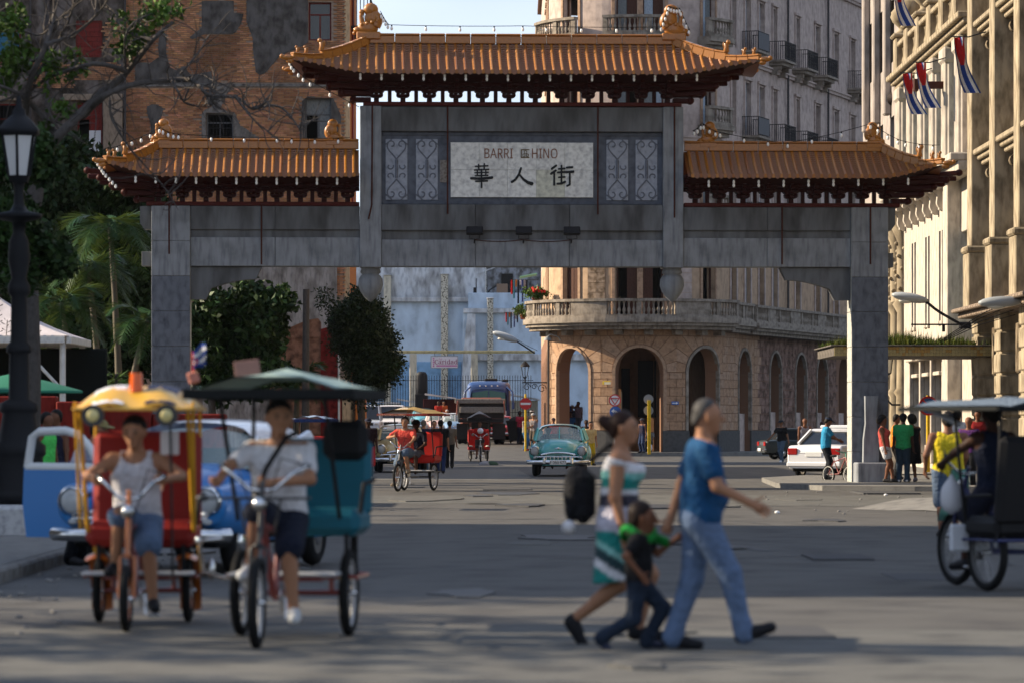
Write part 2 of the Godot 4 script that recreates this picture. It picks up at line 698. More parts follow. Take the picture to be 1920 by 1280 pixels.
	for k in 160:
		var s := rng.randf_range(0.015, 0.06)
		var p := v3(rng.randf_range(-5.0, -3.0), 0.01, -rng.randf_range(28, 50))
		if k > 90:
			p = v3(rng.randf_range(5.0, 10.5), 0.01, -rng.randf_range(66, 90))
		if k > 130:
			p = v3(rng.randf_range(-1.5, 1.2), rise(0, 200) * 0.6, -rng.randf_range(178, 215))
			p.y = rise(p.x, -p.z)
		ps.append(Transform3D(Basis(Vector3.UP, rng.randf() * TAU).scaled(v3(s, s, s)), p))
	holder.free()
	stuff("gravel", sm.mesh(), stone, ps, self)

# ---------------------------------------------------------------- the archway
func gx(x: float) -> float:
	return (x - 976.0) / 74.0

func gy(y: float) -> float:
	return EYE + (798.0 - y) / 74.0

class Roof:
	var r0: float  # ridge ends
	var r1: float
	var e0: float  # eave corners
	var e1: float
	var yr: float
	var ye: float
	var up: float
	var dep: float

	func upturn(x: float) -> float:
		var k := 0.0
		if r0 - e0 > 0.05:
			k = maxf(k, smoothstep(r0 + 0.3, e0, x))
		if e1 - r1 > 0.05:
			k = maxf(k, smoothstep(r1 - 0.3, e1, x))
		return up * pow(k, 1.3)

	func p(x: float, t: float, side := 1.0) -> Vector3:
		var y := lerpf(yr, ye, t * 1.3 - 0.3 * t * t)
		return Vector3(x, y + upturn(x) * t * t, side * t * (dep + upturn(x) * 0.35))

	func start(x: float) -> float:
		if x < r0:
			return clampf((r0 - x) / (r0 - e0), 0.0, 1.0)
		if x > r1:
			return clampf((x - r1) / (e1 - r1), 0.0, 1.0)
		return 0.0

func tile_roof(g: Node3D, r: Roof, step: float) -> void:
	var glaze := paint("ochre glaze", Color(0.36, 0.128, 0.004), 0.3)
	glaze.albedo_texture = pattern("mottle")
	glaze.uv1_triplanar = true
	glaze.uv1_world_triplanar = true
	glaze.uv1_scale = v3(2, 2, 2)
	var glazes := [glaze, glaze, glaze]
	for q in [["faded glaze", Color(0.42, 0.17, 0.03)], ["browned glaze", Color(0.26, 0.085, 0.008)]]:
		var gm := paint(q[0], q[1], 0.3)
		gm.albedo_texture = pattern("mottle")
		gm.uv1_triplanar = true
		gm.uv1_world_triplanar = true
		glazes.append(gm)
	var pan := mat("pan glaze", Color(0.2, 0.062, 0.01), 0.3, "mottle", v3(0.4, 0.4, 0.4))
	var roof := MB.new()
	for side in [1.0, -1.0]:
		roof.sheet(24, 6, func(a, b):
			var x: float = lerpf(r.e0, r.e1, a)
			var t: float = lerpf(r.start(x), 1.0, b)
			return r.p(x, t, side) - v3(0, 0.05, 0), false, side > 0)
	var ends := []
	if r.r0 - r.e0 > 0.05:
		ends.append([r.r0, r.e0])
	if r.e1 - r.r1 > 0.05:
		ends.append([r.r1, r.e1])
	for en in ends:
		roof.sheet(8, 8, func(a, b):
			var x: float = lerpf(en[0], en[1], a)
			var q := r.p(x, r.start(x))
			return v3(lerpf(en[0],en[1],a),q.y - 0.05 - r.upturn(x) * (1 - pow(2 * b - 1,2)) * a * 0.8,lerpf(-q.z,q.z,b)),false,en[1] > en[0])
	var deck := part("roof_deck", roof, pan, g)
	var back := MB.new()
	var x := r.e0 + 0.12
	while x < r.e1 - 0.05:
		var t0 := r.start(x)
		if t0 < 0.94:
			for side in [1.0, -1.0]:
				var b := MB.new() if side > 0 else back
				var seg := maxi(2, int(7 * (1 - t0)))
				var rad := 0.04
				b.sheet(seg, 6, func(a, k):
					var q: Vector3 = r.p(x, lerpf(t0, 1.0, a), side)
					var an: float = (k - 0.5) * PI * 1.1
					return q + v3(sin(an) * rad, cos(an) * rad - 0.01, 0), false, side > 0)
				for j in seg:
					var a0: float = lerpf(t0, 1.0, (j + 0.93) / seg)
					var a1: float = lerpf(t0, 1.0, (j + 1.0) / seg)
					b.sheet(1, 6, func(a, k):
						var q: Vector3 = r.p(x, lerpf(a0, a1, a), side)
						var an: float = (k - 0.5) * PI * 1.1
						return q + v3(sin(an) * 0.047, cos(an) * 0.047 - 0.01, 0), false, side > 0)
				var e := r.p(x, 1.0, side)
				b.tube([e + v3(0, -0.02, -0.03 * side), e + v3(0, -0.025, 0.03 * side)], 0.055, 10)
				if side > 0:
					part("cover_tile", b, glazes[rng.randi() % 5], g)
					if x + step < r.e1 - 0.05:
						var pb := MB.new()
						var xm := x + step * 0.5
						var tm := r.start(xm)
						var cnt := maxi(2, int(14 * (1 - tm)))
						for j in cnt:
							var a0: float = lerpf(tm, 1.0, j / float(cnt))
							var a1: float = lerpf(tm, 1.0, (j + 1.0) / cnt)
							var p0 := r.p(xm, a0)
							var p1 := r.p(xm, a1)
							var w := step * 0.5 - 0.03
							for hw in [-1, 1]:
								pb.quad(p1 + v3(minf(0,hw * w),0.012 - (0.02 if hw > 0 else 0.0),0.01),p1 + v3(maxf(0,hw * w),0.012 - (0.02 if hw < 0 else 0.0),0.01),p0 + v3(maxf(0,hw * w),-0.02 - (0.02 if hw < 0 else 0.0),0),p0 + v3(minf(0,hw * w),-0.02 - (0.02 if hw > 0 else 0.0),0))
							pb.quad(p1 + v3(-w, -0.03, 0.01), p1 + v3(w, -0.03, 0.01), p1 + v3(w, 0.012, 0.01), p1 + v3(-w, 0.012, 0.01))
						var e2 := r.p(xm, 1.0)
						pb.prism(pv2([w2(-step * 0.38,0.02),w2(-step * 0.3,-0.05),w2(0,-0.1),w2(step * 0.3,-0.05),w2(step * 0.38,0.02)]),-0.015,0.015,Transform3D(Basis(),e2 + v3(0,-0.01,0.02)))
						part("pan_tile", pb, pan, g)
		x += step
	var bk := part("back_tiles", back, glaze, g)
	bk.set_meta("kind", "stuff")
	var count := int((r.r1 - r.r0) / 0.62)
	for k in count:
		var b := MB.new()
		var xa := lerpf(r.r0, r.r1, k / float(count)) + 0.006
		var xb := lerpf(r.r0, r.r1, (k + 1.0) / count) - 0.006
		b.br(xa, r.yr - 0.03, -0.1, xb, r.yr + 0.17, 0.1, 0.015)
		b.br(xa, r.yr + 0.172, -0.13, xb, r.yr + 0.225, 0.13, 0.02)
		part("ridge_tile", b, glaze, g)
	for en in ends:
		for side in [1.0, -1.0]:
			var b := MB.new()
			var pts := []
			for k in 9:
				var xx := lerpf(en[0], en[1], k / 8.0)
				pts.append(r.p(xx, r.start(xx), side))
			for k in 8:
				var hh := 0.2 if k < 5 else 0.11
				b.beam(pts[k] + v3(0, hh * 0.5 - 0.02, 0), pts[k + 1] + v3(0, hh * 0.5 - 0.02, 0), 0.13, hh, 0.015)
				b.beam(pts[k] + v3(0, hh, 0), pts[k + 1] + v3(0, hh, 0), 0.17, 0.05, 0.015)
			part("hip_ridge", b, glaze, g)
			var d: float = signf(en[1] - en[0])
			var tip: Vector3 = pts[8]
			var h := MB.new()
			h.ball(tip + v3(d * 0.12, 0.0, 0.02 * side), v3(0.16, 0.07, 0.08), 10)
			h.ball(tip + v3(d * 0.25, 0.03, 0.03 * side), v3(0.06, 0.06, 0.05), 8)
			h.ball(tip + v3(d * 0.05, -0.09, 0.02 * side), v3(0.1, 0.06, 0.07), 8)
			part("corner_head", h, glaze, g)
			if side > 0:
				for k in [[0.62, 0.2], [0.82, 0.13], [0.93, 0.12]]:
					var q: Vector3 = pts[int(k[0] * 8)].lerp(pts[mini(8, int(k[0] * 8) + 1)], fmod(k[0] * 8, 1.0))
					var fg := MB.new()
					var base := 0.2 if k[0] < 0.7 else 0.13
					fg.lathe([w2(0.001,0),w2(k[1] * 0.4,0),w2(k[1] * 0.28,k[1] * 0.6),w2(k[1] * 0.34,k[1] * 1.0),w2(0.001,k[1] * 1.15)],8,q + v3(0,base,0))
					fg.ball(q + v3(d * k[1] * 0.25, base + k[1] * 1.25, 0), v3(k[1] * 0.3, k[1] * 0.32, k[1] * 0.25), 8)
					fg.ball(q + v3(-d * k[1] * 0.3, base + k[1] * 0.9, 0), v3(k[1] * 0.15, k[1] * 0.4, k[1] * 0.12), 8)
					part("ridge_figure", fg, glaze, g)
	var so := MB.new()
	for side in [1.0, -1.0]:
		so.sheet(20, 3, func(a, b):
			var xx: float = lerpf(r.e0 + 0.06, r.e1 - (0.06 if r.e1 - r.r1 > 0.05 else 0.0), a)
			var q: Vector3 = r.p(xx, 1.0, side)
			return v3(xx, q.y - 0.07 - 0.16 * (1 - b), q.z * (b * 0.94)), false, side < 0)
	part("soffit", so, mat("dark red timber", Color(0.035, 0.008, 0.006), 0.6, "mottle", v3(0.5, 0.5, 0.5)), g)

func ridge_dragon(g: Node3D, x: float, y: float, s: float, d: float) -> void:
	var glaze: Material = mats["ochre glaze"]
	var b := MB.new()
	var o := v3(x, y, 0)
	var f := func(px: float, py: float, pz := 0.0) -> Vector3: return o + v3(px * d, py, pz) * s
	b.box(f.call(0, 0.05), v3(0.62, 0.2, 0.3) * s, 0.03 * s)
	b.ball(f.call(0.02, 0.24), v3(0.27, 0.2, 0.14) * s, 12)
	b.ball(f.call(0.27, 0.2), v3(0.12, 0.09, 0.1) * s, 8)
	b.ball(f.call(0.36, 0.12), v3(0.05, 0.05, 0.06) * s, 8)
	var pts := []
	var rad := []
	for k in 9:
		var a := k / 8.0
		pts.append(f.call(-0.18 - 0.1 * sin(a * PI * 0.9) + 0.16 * a * a, 0.3 + 0.4 * a))
		rad.append(0.13 * s * (1 - 0.25 * a))
	b.tube(pts, rad, 8)
	b.ball(f.call(-0.1, 0.5), v3(0.2, 0.24, 0.12) * s, 12)
	b.ball(f.call(-0.06, 0.72), v3(0.19, 0.17, 0.12) * s, 12)
	b.tube([f.call(0.16, 0.36), f.call(0.19, 0.55), f.call(0.17, 0.62)], [0.06 * s, 0.05 * s, 0.055 * s], 8)
	b.ball(f.call(0.17, 0.66), v3(0.075, 0.07, 0.07) * s, 8)
	for k in 4:
		b.ball(f.call(-0.22 + 0.13 * k, 0.42 - 0.03 * k, 0.1), v3(0.05, 0.05, 0.05) * s, 6)
	part("ridge_dragon", b, glaze, g)

func bracket_mesh(h: float, out: float) -> ArrayMesh:
	var b := MB.new()
	var tiers := 5
	b.box(v3(0, 0.06, 0), v3(0.13, 0.12, 0.2), 0.01)
	for k in tiers:
		var y := lerpf(0.13, h, k / float(tiers))
		var w := lerpf(0.34, 0.6, k / float(tiers - 1))
		var th := (h - 0.13) / tiers
		var z := lerpf(0.14, out, k / float(tiers - 1))
		b.prism(pv2([w2(-w * 0.5,th * 0.72),w2(-w * 0.5,th * 0.4),w2(-w * 0.42,th * 0.14),w2(-w * 0.3,0),w2(w * 0.3,0),w2(w * 0.42,th * 0.14),w2(w * 0.5,th * 0.4),w2(w * 0.5,th * 0.72)]),-z * 0.5 - 0.05,z * 0.5 + 0.05,Transform3D(Basis(),v3(0,y,0)))
		b.br(-0.05, y, -z - 0.08, 0.05, y + th * 0.66, z + 0.08, 0.01)
		for sx in [-1, 0, 1]:
			for sz in [-1, 1]:
				b.box(v3(sx * (w * 0.5 - 0.05), y + th * 0.84, sz * z), v3(0.1, th * 0.3, 0.1), 0.015)
	return b.mesh()

func bracket_row(g: Node3D,x0: float,x1: float,y0: float,y1: float,out: float,step: float,corner0: bool,corner1: bool) -> void:
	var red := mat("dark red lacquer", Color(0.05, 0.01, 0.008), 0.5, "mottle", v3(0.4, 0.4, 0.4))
	var plank := MB.new()
	plank.br(x0, y0 - 0.1, -0.36, x1, y0, 0.38, 0.012)
	part("bracket_plate", plank, mat("red oxide", Color(0.085, 0.016, 0.012), 0.6, "mottle", v3(0.6, 0.6, 0.6)), g)
	var h := y1 - y0
	var me := bracket_mesh(h, out)
	var cnt := int(round((x1 - x0) / step))
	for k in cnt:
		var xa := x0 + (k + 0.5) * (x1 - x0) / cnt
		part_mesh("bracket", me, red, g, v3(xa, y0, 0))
		if k > 0:
			var p := MB.new()
			p.box(v3(0, h * 0.5, 0), v3(0.1, h, 0.12), 0.01)
			part("post", p, red, g, v3(x0 + k * (x1 - x0) / cnt, y0, 0))
	for k in 4:
		var b := MB.new()
		var f := k / 3.0
		var ya := y0 + h * lerpf(0.42, 0.86, f)
		var yb := y0 + h * lerpf(0.42, 0.86, f + 0.333) - 0.004
		var z := lerpf(0.1, out * 0.95, f)
		b.bar(v3(x0 - (lerpf(0.1,0.95,f) if corner0 else 0.0),ya,-z),v3(x1 + (lerpf(0.1,0.95,f) if corner1 else 0.0),yb,z),0.012)
		part("tier_board", b, red, g)
	for en in [[x0, -1.0, corner0], [x1, 1.0, corner1]]:
		if not en[2]:
			continue
		for k in 5:
			var b := MB.new()
			var f := k / 4.0
			var ya := y0 + h * lerpf(0.1, 0.92, f)
			var reach := lerpf(0.25, 1.45, f)
			for zz in [-1.0, 1.0]:
				b.beam(v3(en[0] - en[1] * 0.2,ya,zz * 0.1),v3(en[0] + en[1] * reach,ya + 0.1 * f,zz * (0.1 + out * f * 0.95)),0.12,h * 0.17,0.02)
				b.ball(v3(en[0] + en[1] * reach, ya + 0.1 * f, zz * (0.1 + out * f * 0.95)), v3(0.1, 0.09, 0.09), 8)
			b.beam(v3(en[0] - en[1] * 0.2, ya, 0), v3(en[0] + en[1] * (reach + 0.05), ya, 0), 0.12, h * 0.17, 0.02)
			part("corner_arm", b, red, g)

func heart_panel(g: Node3D, x0: float, x1: float, y0: float, y1: float, z: float) -> void:
	var plate := MB.new()
	plate.br(x0, y0, z, x1, y1, z + 0.02, 0.008)
	var pl := part("lattice_panel", plate, mat("pale panel", Color(0.32, 0.35, 0.41), 0.7, "mottle", v3(1.1, 1.1, 1.1)), g)
	var b := MB.new()
	var w := x1 - x0
	var h := y1 - y0
	var cx := (x0 + x1) * 0.5
	var zz := z + 0.024
	var r := 0.017
	for sx in [-1.0, 1.0]:
		for inv in [false, true]:
			var pts := []
			for k in 19:
				var a := k / 18.0
				var q: Vector2
				if a < 0.5:
					q = w2(0, 0.0).bezier_interpolate(w2(0.18, 0.1), w2(0.46, 0.17), w2(0.42, 0.26), a * 2)
				else:
					var s := (a - 0.5) * 2
					var rr := 0.2 * (1 - s * 0.68)
					var an := -0.15 + s * 5.2
					q = w2(0.22 + cos(an) * rr, 0.265 + sin(an) * rr * 0.42)
				var yy := q.y * h
				pts.append(v3(cx + sx * q.x * w, (y1 - 0.33 * h + yy * 0.9) if not inv else (y0 + 0.04 * h + (0.3 * h - yy * 0.9)), zz))
			b.tube(pts, r, 5)
			var sc := []
			for k in 15:
				var a := k / 14.0
				var rr := 0.19 * (1 - a * 0.62)
				var an := (PI if inv else PI) + (-1.0 if inv else 1.0) * (a * 4.6 - 0.4)
				sc.append(v3(cx + sx * (0.3 - cos(an) * rr * -1.0 * 0.9) * w,y0 + h * (0.39 if inv else 0.55) + sin(an) * rr * w * 0.85,zz))
			b.tube(sc, r, 5)
	b.tube([v3(cx, y0 + 0.36 * h, zz), v3(cx, y0 + 0.66 * h, zz)], 0.04, 6)
	for sx in [-1.0, 1.0]:
		for yy in [0.0, 1.0]:
			b.tube([v3(cx + sx * 0.2 * w, lerpf(y0, y1, yy), zz), v3(cx + sx * 0.5 * w, lerpf(y0, y1, absf(yy - 0.09)), zz)], r, 5)
	part("scrollwork", b, mat("panel grey", Color(0.15, 0.165, 0.2), 0.7, "mottle", v3(1.1, 1.1, 1.1)), pl)

# one brush stroke of the lettering: a flat tapering bar along a line of points (panel coordinates)
func stroke(b: MB, pts: Array, w0: float, w1: float, s: float, o: Vector3) -> void:
	var line := []
	for p in pts:
		line.append(o + v3(p[0] * s, p[1] * s, 0))
	for k in line.size() - 1:
		var a: Vector3 = line[k]
		var e: Vector3 = line[k + 1]
		var d := (e - a).normalized()
		var nn := v3(-d.y, d.x, 0)
		var wa := lerpf(w0, w1, k / float(maxi(1, line.size() - 1))) * s
		var wb := lerpf(w0, w1, (k + 1.0) / maxi(1, line.size() - 1)) * s
		b.prism(pv2([v2(a - d * wa * 0.35 + nn * wa * 0.3),v2(a - d * wa * 0.35 - nn * wa * 0.3),v2(a - nn * wa * 0.5),v2(e - nn * wb * 0.5),v2(e + d * wb * 0.35 - nn * wb * 0.3),v2(e + d * wb * 0.35 + nn * wb * 0.3),v2(e + nn * wb * 0.5),v2(a + nn * wa * 0.5)]),o.z,o.z + 0.012 + 0.0007 * (b.v.size() % 7))

func v2(p: Vector3) -> Vector2:
	return w2(p.x, p.y)

func lettering(text: String, size: float, depth: float, font := "Droid Sans") -> TextMesh:
	var tm := TextMesh.new()
	var f := SystemFont.new()
	f.font_names = PackedStringArray([font])
	tm.font = f
	tm.text = text
	tm.font_size = 64
	tm.pixel_size = size / 64.0
	tm.depth = depth
	return tm

func build_gate() -> void:
	var g := thing("archway","grey stone ceremonial archway with three orange glazed tile roofs over the road","archway",v3(0.216,0,-97.6),deg_to_rad(2.4))
	var stone := relief(mat("grey stone",Color(0.27,0.287,0.312),0.8,"mottle",v3(4,4,4),"wear",v3(1.1,8,1.1)),"grain",0.3)
	var render := mat("stained render", Color(0.17, 0.178, 0.188), 0.85, "mottle", v3(1.5, 7, 1.5), "stain", v3(4, 12, 4))
	var slab := relief(mat("blue grey slab",Color(0.145,0.158,0.19),0.55,"mottle",v3(1.6,2.2,1.6),"wear",v3(1.5,3.5,1.5)),"grain",0.2)
	var pale := mat("sun toned stone side", Color(0.5, 0.5, 0.46), 0.8, "mottle", v3(1, 1, 1), "wear", v3(1, 3, 1))  # pillar sides paler than the front: sunlight put into the colour
	for p in [[gx(285), gx(357)], [gx(1598), gx(1667)]]:
		var core := MB.new()
		core.bar(v3(p[0] + 0.02, -0.2, -0.44), v3(p[1] - 0.02, gy(388), 0.44))
		var pc := part("pillar", core, pale, g)
		var top := gy(388)
		var rows := 8
		for k in rows:
			var a := top * k / rows + 0.004
			var e := top * (k + 1) / rows - 0.004
			var b := MB.new()
			b.br(p[0], a, 0.442, p[1], e, 0.475, 0.008)
			part("facing_slab", b, slab if k < 6 else stone, pc)
			for s in [0, 1]:
				var c := MB.new()
				c.bar(v3(p[s] - 0.0 - (0.0 if s == 0 else 0.018),a + 0.002,-0.44),v3(p[s] + (0.018 if s == 0 else 0.0),e - 0.002,0.438),0.006)
				part("side_slab", c, pale, pc)
	for sx in [-1.0, 1.0]:
		var b := MB.new()
		b.br(sx * 8.86 - 0.42, -0.05, 0.48, sx * 8.86 + 0.42, 0.62, 1.25, 0.03)
		b.prism(pv2([w2(-0.2,0.62),w2(0.2,0.62),w2(0.19,1.2),w2(0.14,1.6),w2(0.17,2.3),w2(-0.15,2.3),w2(-0.14,1.6),w2(-0.19,1.2)]),0.48,0.8,Transform3D(Basis(),v3(sx * 8.86,0,0)))
		part("foot_stone", b, stone, g)
	for q in [[357,674,446,500,0.33,2],[714,1243,450,500,0.33,3],[1281,1598,446,500,0.33,2],[357,674,388,431.8,0.37,2],[714,1243,384,432.8,0.38,3],[1281,1598,388,431.8,0.37,2]]:
		for k in q[5]:
			var lb := MB.new()
			lb.bar(v3(lerpf(gx(q[0]),gx(q[1]),k / float(q[5])) + 0.004,gy(q[3]),-q[4]),v3(lerpf(gx(q[0]),gx(q[1]),(k + 1.0) / q[5]) - 0.004,gy(q[2]),q[4] + 0.003 * (k % 2)),0.012)
			part("beam_block", lb, stone if q[3] == 500 else render, g)
	var rb := MB.new()
	rb.bar(v3(gx(357), gy(446) + 0.003, -0.3), v3(gx(674), gy(432), 0.3))
	rb.bar(v3(gx(714), gy(450) + 0.003, -0.29), v3(gx(1243), gy(433), 0.29))
	rb.bar(v3(gx(1281), gy(446) + 0.003, -0.3), v3(gx(1598), gy(432), 0.3))
	part("recessed_band", rb, render, g)
	for e in [[263.0, 285.0, -1.0], [1682.0, 1667.0, 1.0]]:
		var b := MB.new()
		b.prism(pv2([w2(gx(e[1]),gy(388)),w2(gx(e[0]),gy(388)),w2(gx(e[0]),gy(420)),w2(gx(e[0] - e[2] * 8),gy(431)),w2(gx(e[1]),gy(431))]),-0.3,0.3)
		part("beam_end", b, render, g)
		b = MB.new()
		b.bar(v3(gx(e[0] - e[2] * 3), gy(500), -0.25), v3(gx(e[1]), gy(473), 0.25), 0.01)
		part("beam_end", b, render, g)
	for sx in [-1.0, 1.0]:
		var pts := pv2([w2(gx(357), gy(501)), w2(gx(490), gy(501)), w2(gx(479), gy(524))])
		pts.append_array(bez(w2(gx(474), gy(524)), w2(gx(440), gy(526)), w2(gx(420), gy(532)), w2(gx(396), gy(541)), 6))
		pts.append_array(pv2([w2(gx(393), gy(547)), w2(gx(386), gy(562)), w2(gx(357), gy(562))]))
		if sx > 0:
			for k in pts.size():
				pts[k].x = gx(357) + gx(1598) - pts[k].x
		var b := MB.new()
		b.prism(pts, -0.22, 0.22)
		part("corner_bracket", b, render, g)
	for p in [[gx(674), gx(714)], [gx(1243), gx(1281)]]:
		var b := MB.new()
		b.bar(v3(p[0], gy(502), -0.41), v3(p[1], gy(200), 0.41), 0.012)
		part("hanging_column", b, stone, g)
		var d := MB.new()
		var y := gy(505)
		d.lathe([w2(0.001,-0.82),w2(0.05,-0.8),w2(0.16,-0.7),w2(0.26,-0.56),w2(0.315,-0.4),w2(0.3,-0.24),w2(0.245,-0.15),w2(0.2,-0.125),w2(0.255,-0.09),w2(0.26,-0.05),w2(0.235,0.02),w2(0.25,0.05)],24,v3((p[0] + p[1]) * 0.5,y,0))
		part("drop_finial", d, stone, g)
	var tb := MB.new()
	tb.bar(v3(gx(714), gy(247), -0.36), v3(gx(1243), gy(201), 0.36), 0.012)
	part("top_beam", tb, render, g)
	var fld := MB.new()
	fld.bar(v3(gx(714), gy(384) + 0.003, -0.2), v3(gx(1243), gy(247) - 0.003, 0.2))
	part("sign_field", fld, mat("slate field", Color(0.115, 0.13, 0.165), 0.6, "mottle", v3(1.4, 1.4, 1.4), "wear", v3(3, 3, 3)), g)
	var fr := MB.new()
	for y in [[gy(383), gy(379)], [gy(254), gy(248)]]:
		fr.bar(v3(gx(716), y[0], 0.2), v3(gx(1241), y[1], 0.235), 0.006)
	part("field_edge", fr, mats["slate field"], g)
	for xs in [[722, 763], [779, 820], [1137, 1178], [1192, 1233]]:
		heart_panel(g, gx(xs[0]), gx(xs[1]), gy(375), gy(261), 0.2)
	var chip := MB.new()
	chip.bar(v3(gx(824), gy(342), 0.2), v3(gx(837), gy(300), 0.212), 0.004)
	chip.bar(v3(gx(828), gy(330), 0.212), v3(gx(836), gy(318), 0.222), 0.004)
	part("broken_slab", chip, mat("bare render", Color(0.26, 0.24, 0.22), 0.9, "stain", v3(0.4, 0.4, 0.4)), g)
	var sgn := MB.new()
	sgn.bar(v3(gx(844), gy(370), 0.2), v3(gx(1112), gy(267), 0.225))
	var sp := part("sign_panel", sgn, mat("sign joint", Color(0.42, 0.42, 0.4), 0.8), g)
	for r in 2:
		for k in 5:
			var b := MB.new()
			var xa := lerpf(gx(844), gx(1112), k / 5.0) + 0.002
			var xb := lerpf(gx(844), gx(1112), (k + 1) / 5.0) - 0.002
			b.bar(v3(xa,lerpf(gy(370),gy(267),r * 0.5) + 0.002,0.226),v3(xb,lerpf(gy(370),gy(267),r * 0.5 + 0.5) - 0.002,0.252),0.004)
			var tint: float = [1.0, 0.9, 1.02, 0.8, 0.95, 0.97, 0.88, 1.0, 0.93, 1.0][r * 5 + k]
			var warm := 1.0 if (r * 5 + k) != 3 else 0.86
			part("marble_slab",b,mat("marble %d" % (int(tint * 100)),Color(0.8 * tint,0.81 * tint,0.79 * tint * warm),0.45,"mottle",v3(0.9,0.9,0.9),"wear",v3(1.7,1.7,1.7)),sp)
	var rust := mat("rust letters", Color(0.2, 0.095, 0.06), 0.7)
	for w in [["BARRI", 933.5], ["HINO", 1020.5]]:
		part_mesh("letters", lettering(w[0], 0.345, 0.012), rust, sp, v3(gx(w[1]), gy(288), 0.258)).scale.x = 0.8
	var emb := MB.new()
	var eo := v3(gx(984), gy(288), 0.254)
	for s in [[[-0.5, 0.5], [0.5, 0.5]], [[-0.5, 0.5], [-0.5, -0.5]], [[-0.5, -0.5], [0.5, -0.5]]]:
		stroke(emb, s, 0.12, 0.12, 0.2, eo)
	for q in [[0.05, 0.2, 0.3, 0.3], [-0.17, -0.2, 0.26, 0.3], [0.27, -0.2, 0.26, 0.3]]:
		for s in [[[q[0] - q[2] / 2,q[1] + q[3] / 2],[q[0] + q[2] / 2,q[1] + q[3] / 2]],[[q[0] - q[2] / 2,q[1] - q[3] / 2],[q[0] + q[2] / 2,q[1] - q[3] / 2]],[[q[0] - q[2] / 2,q[1] - q[3] / 2],[q[0] - q[2] / 2,q[1] + q[3] / 2]],[[q[0] + q[2] / 2,q[1] - q[3] / 2],[q[0] + q[2] / 2,q[1] + q[3] / 2]]]:
			stroke(emb, s, 0.08, 0.08, 0.2, eo)
	part("emblem", emb, mat("bronze letters", Color(0.11, 0.075, 0.03), 0.6), sp)
	var ink := mat("dark letters", Color(0.02, 0.022, 0.024), 0.6)
	var ch := MB.new()
	var o := v3(gx(902), gy(329), 0.254)
	for s in [[[[-0.3,0.42],[0.3,0.45]],0.07],[[[-0.14,0.52],[-0.13,0.3]],0.07],[[[0.13,0.55],[0.12,0.3]],0.07],[[[-0.34,0.25],[0.34,0.28]],0.07],[[[-0.2,0.27],[-0.2,-0.02]],0.06],[[[0.2,0.28],[0.2,0.0]],0.06],[[[-0.32,0.12],[0.32,0.14]],0.06],[[[-0.3,-0.02],[0.3,0.0]],0.07],[[[-0.5,-0.14],[0.0,-0.16],[0.5,-0.1]],0.12],[[[-0.28,-0.28],[0.28,-0.26]],0.08],[[[0.0,0.28],[0.0,-0.58]],0.08]]:
		stroke(ch, s[0], s[1], s[1] * 1.1, 0.54, o)
	part("character", ch, ink, sp)
	ch = MB.new()
	o = v3(gx(977), gy(331), 0.254)
	stroke(ch, [[-0.02, 0.4], [-0.12, 0.1], [-0.28, -0.14], [-0.46, -0.26]], 0.1, 0.12, 0.54, o)
	stroke(ch, [[-0.1, 0.1], [0.1, -0.14], [0.3, -0.28], [0.5, -0.34]], 0.09, 0.17, 0.54, o)
	part("character", ch, ink, sp)
	ch = MB.new()
	o = v3(gx(1053), gy(330), 0.254)
	for s in [[[[-0.26,0.5],[-0.48,0.34]],0.1],[[[-0.28,0.27],[-0.52,0.1]],0.1],[[[-0.36,0.18],[-0.36,-0.42]],0.09],[[[-0.16,0.34],[0.14,0.36]],0.08],[[[-0.02,0.5],[-0.02,0.16]],0.08],[[[-0.2,0.17],[0.16,0.19]],0.09],[[[-0.16,-0.06],[0.14,-0.04]],0.08],[[[-0.02,0.12],[-0.02,-0.32]],0.08],[[[-0.22,-0.36],[0.0,-0.34],[0.16,-0.26]],0.1],[[[0.22,0.4],[0.5,0.42]],0.1],[[[0.18,0.18],[0.54,0.21]],0.11],[[[0.37,0.2],[0.37,-0.4],[0.24,-0.46]],0.09]]:
		stroke(ch, s[0], s[1], s[1] * 1.1, 0.54, o)
	part("character", ch, ink, sp)
	for q in [[318,388,478,0.49],[490,384,497,0.4],[697,200,400,0.43],[838,200,402,0.4],[1120,200,402,0.4],[1264,200,408,0.43],[1467,384,495,0.4],[1633,388,495,0.49]]:
		var b := MB.new()
		var pts := [v3(gx(q[0]), gy(q[1]), q[3]), v3(gx(q[0]), gy(q[2]), q[3])]
		if q[0] == 697:
			pts = [v3(gx(697), gy(200), q[3]), v3(gx(696), gy(385), q[3]), v3(gx(690), gy(412), q[3])]
		b.tube(pts, 0.022, 6)
		part("rust_rod", b, mat("rust", Color(0.07, 0.022, 0.014), 0.8, "mottle", v3(0.3, 0.3, 0.3)), g)
	bracket_row(g, gx(680), gx(1278), gy(192), 10.46, 0.8, 0.663, true, true)
	bracket_row(g, gx(275), gx(673), gy(380), 7.9, 0.72, 0.6, true, false)
	bracket_row(g, gx(1283), gx(1690), gy(380), 7.9, 0.72, 0.6, false, true)
	var r := Roof.new()
	r.r0 = gx(692); r.r1 = gx(1262); r.e0 = -5.78; r.e1 = 5.95; r.yr = gy(80) + 0.02; r.ye = 10.42; r.up = 0.3; r.dep = 1.5
	tile_roof(g, r, 0.222)
	ridge_dragon(g, gx(690), gy(70), 1.0, -1.0)
	ridge_dragon(g, gx(1265), gy(70), 1.0, 1.0)
	r = Roof.new()
	r.r0 = gx(296); r.r1 = gx(672); r.e0 = -10.45; r.e1 = gx(672); r.yr = gy(277); r.ye = 7.84; r.up = 0.3; r.dep = 1.35
	tile_roof(g, r, 0.203)
	ridge_dragon(g, gx(303), gy(270), 0.72, -1.0)
	ridge_dragon(g, gx(626), gy(270), 0.72, 1.0)
	r = Roof.new()
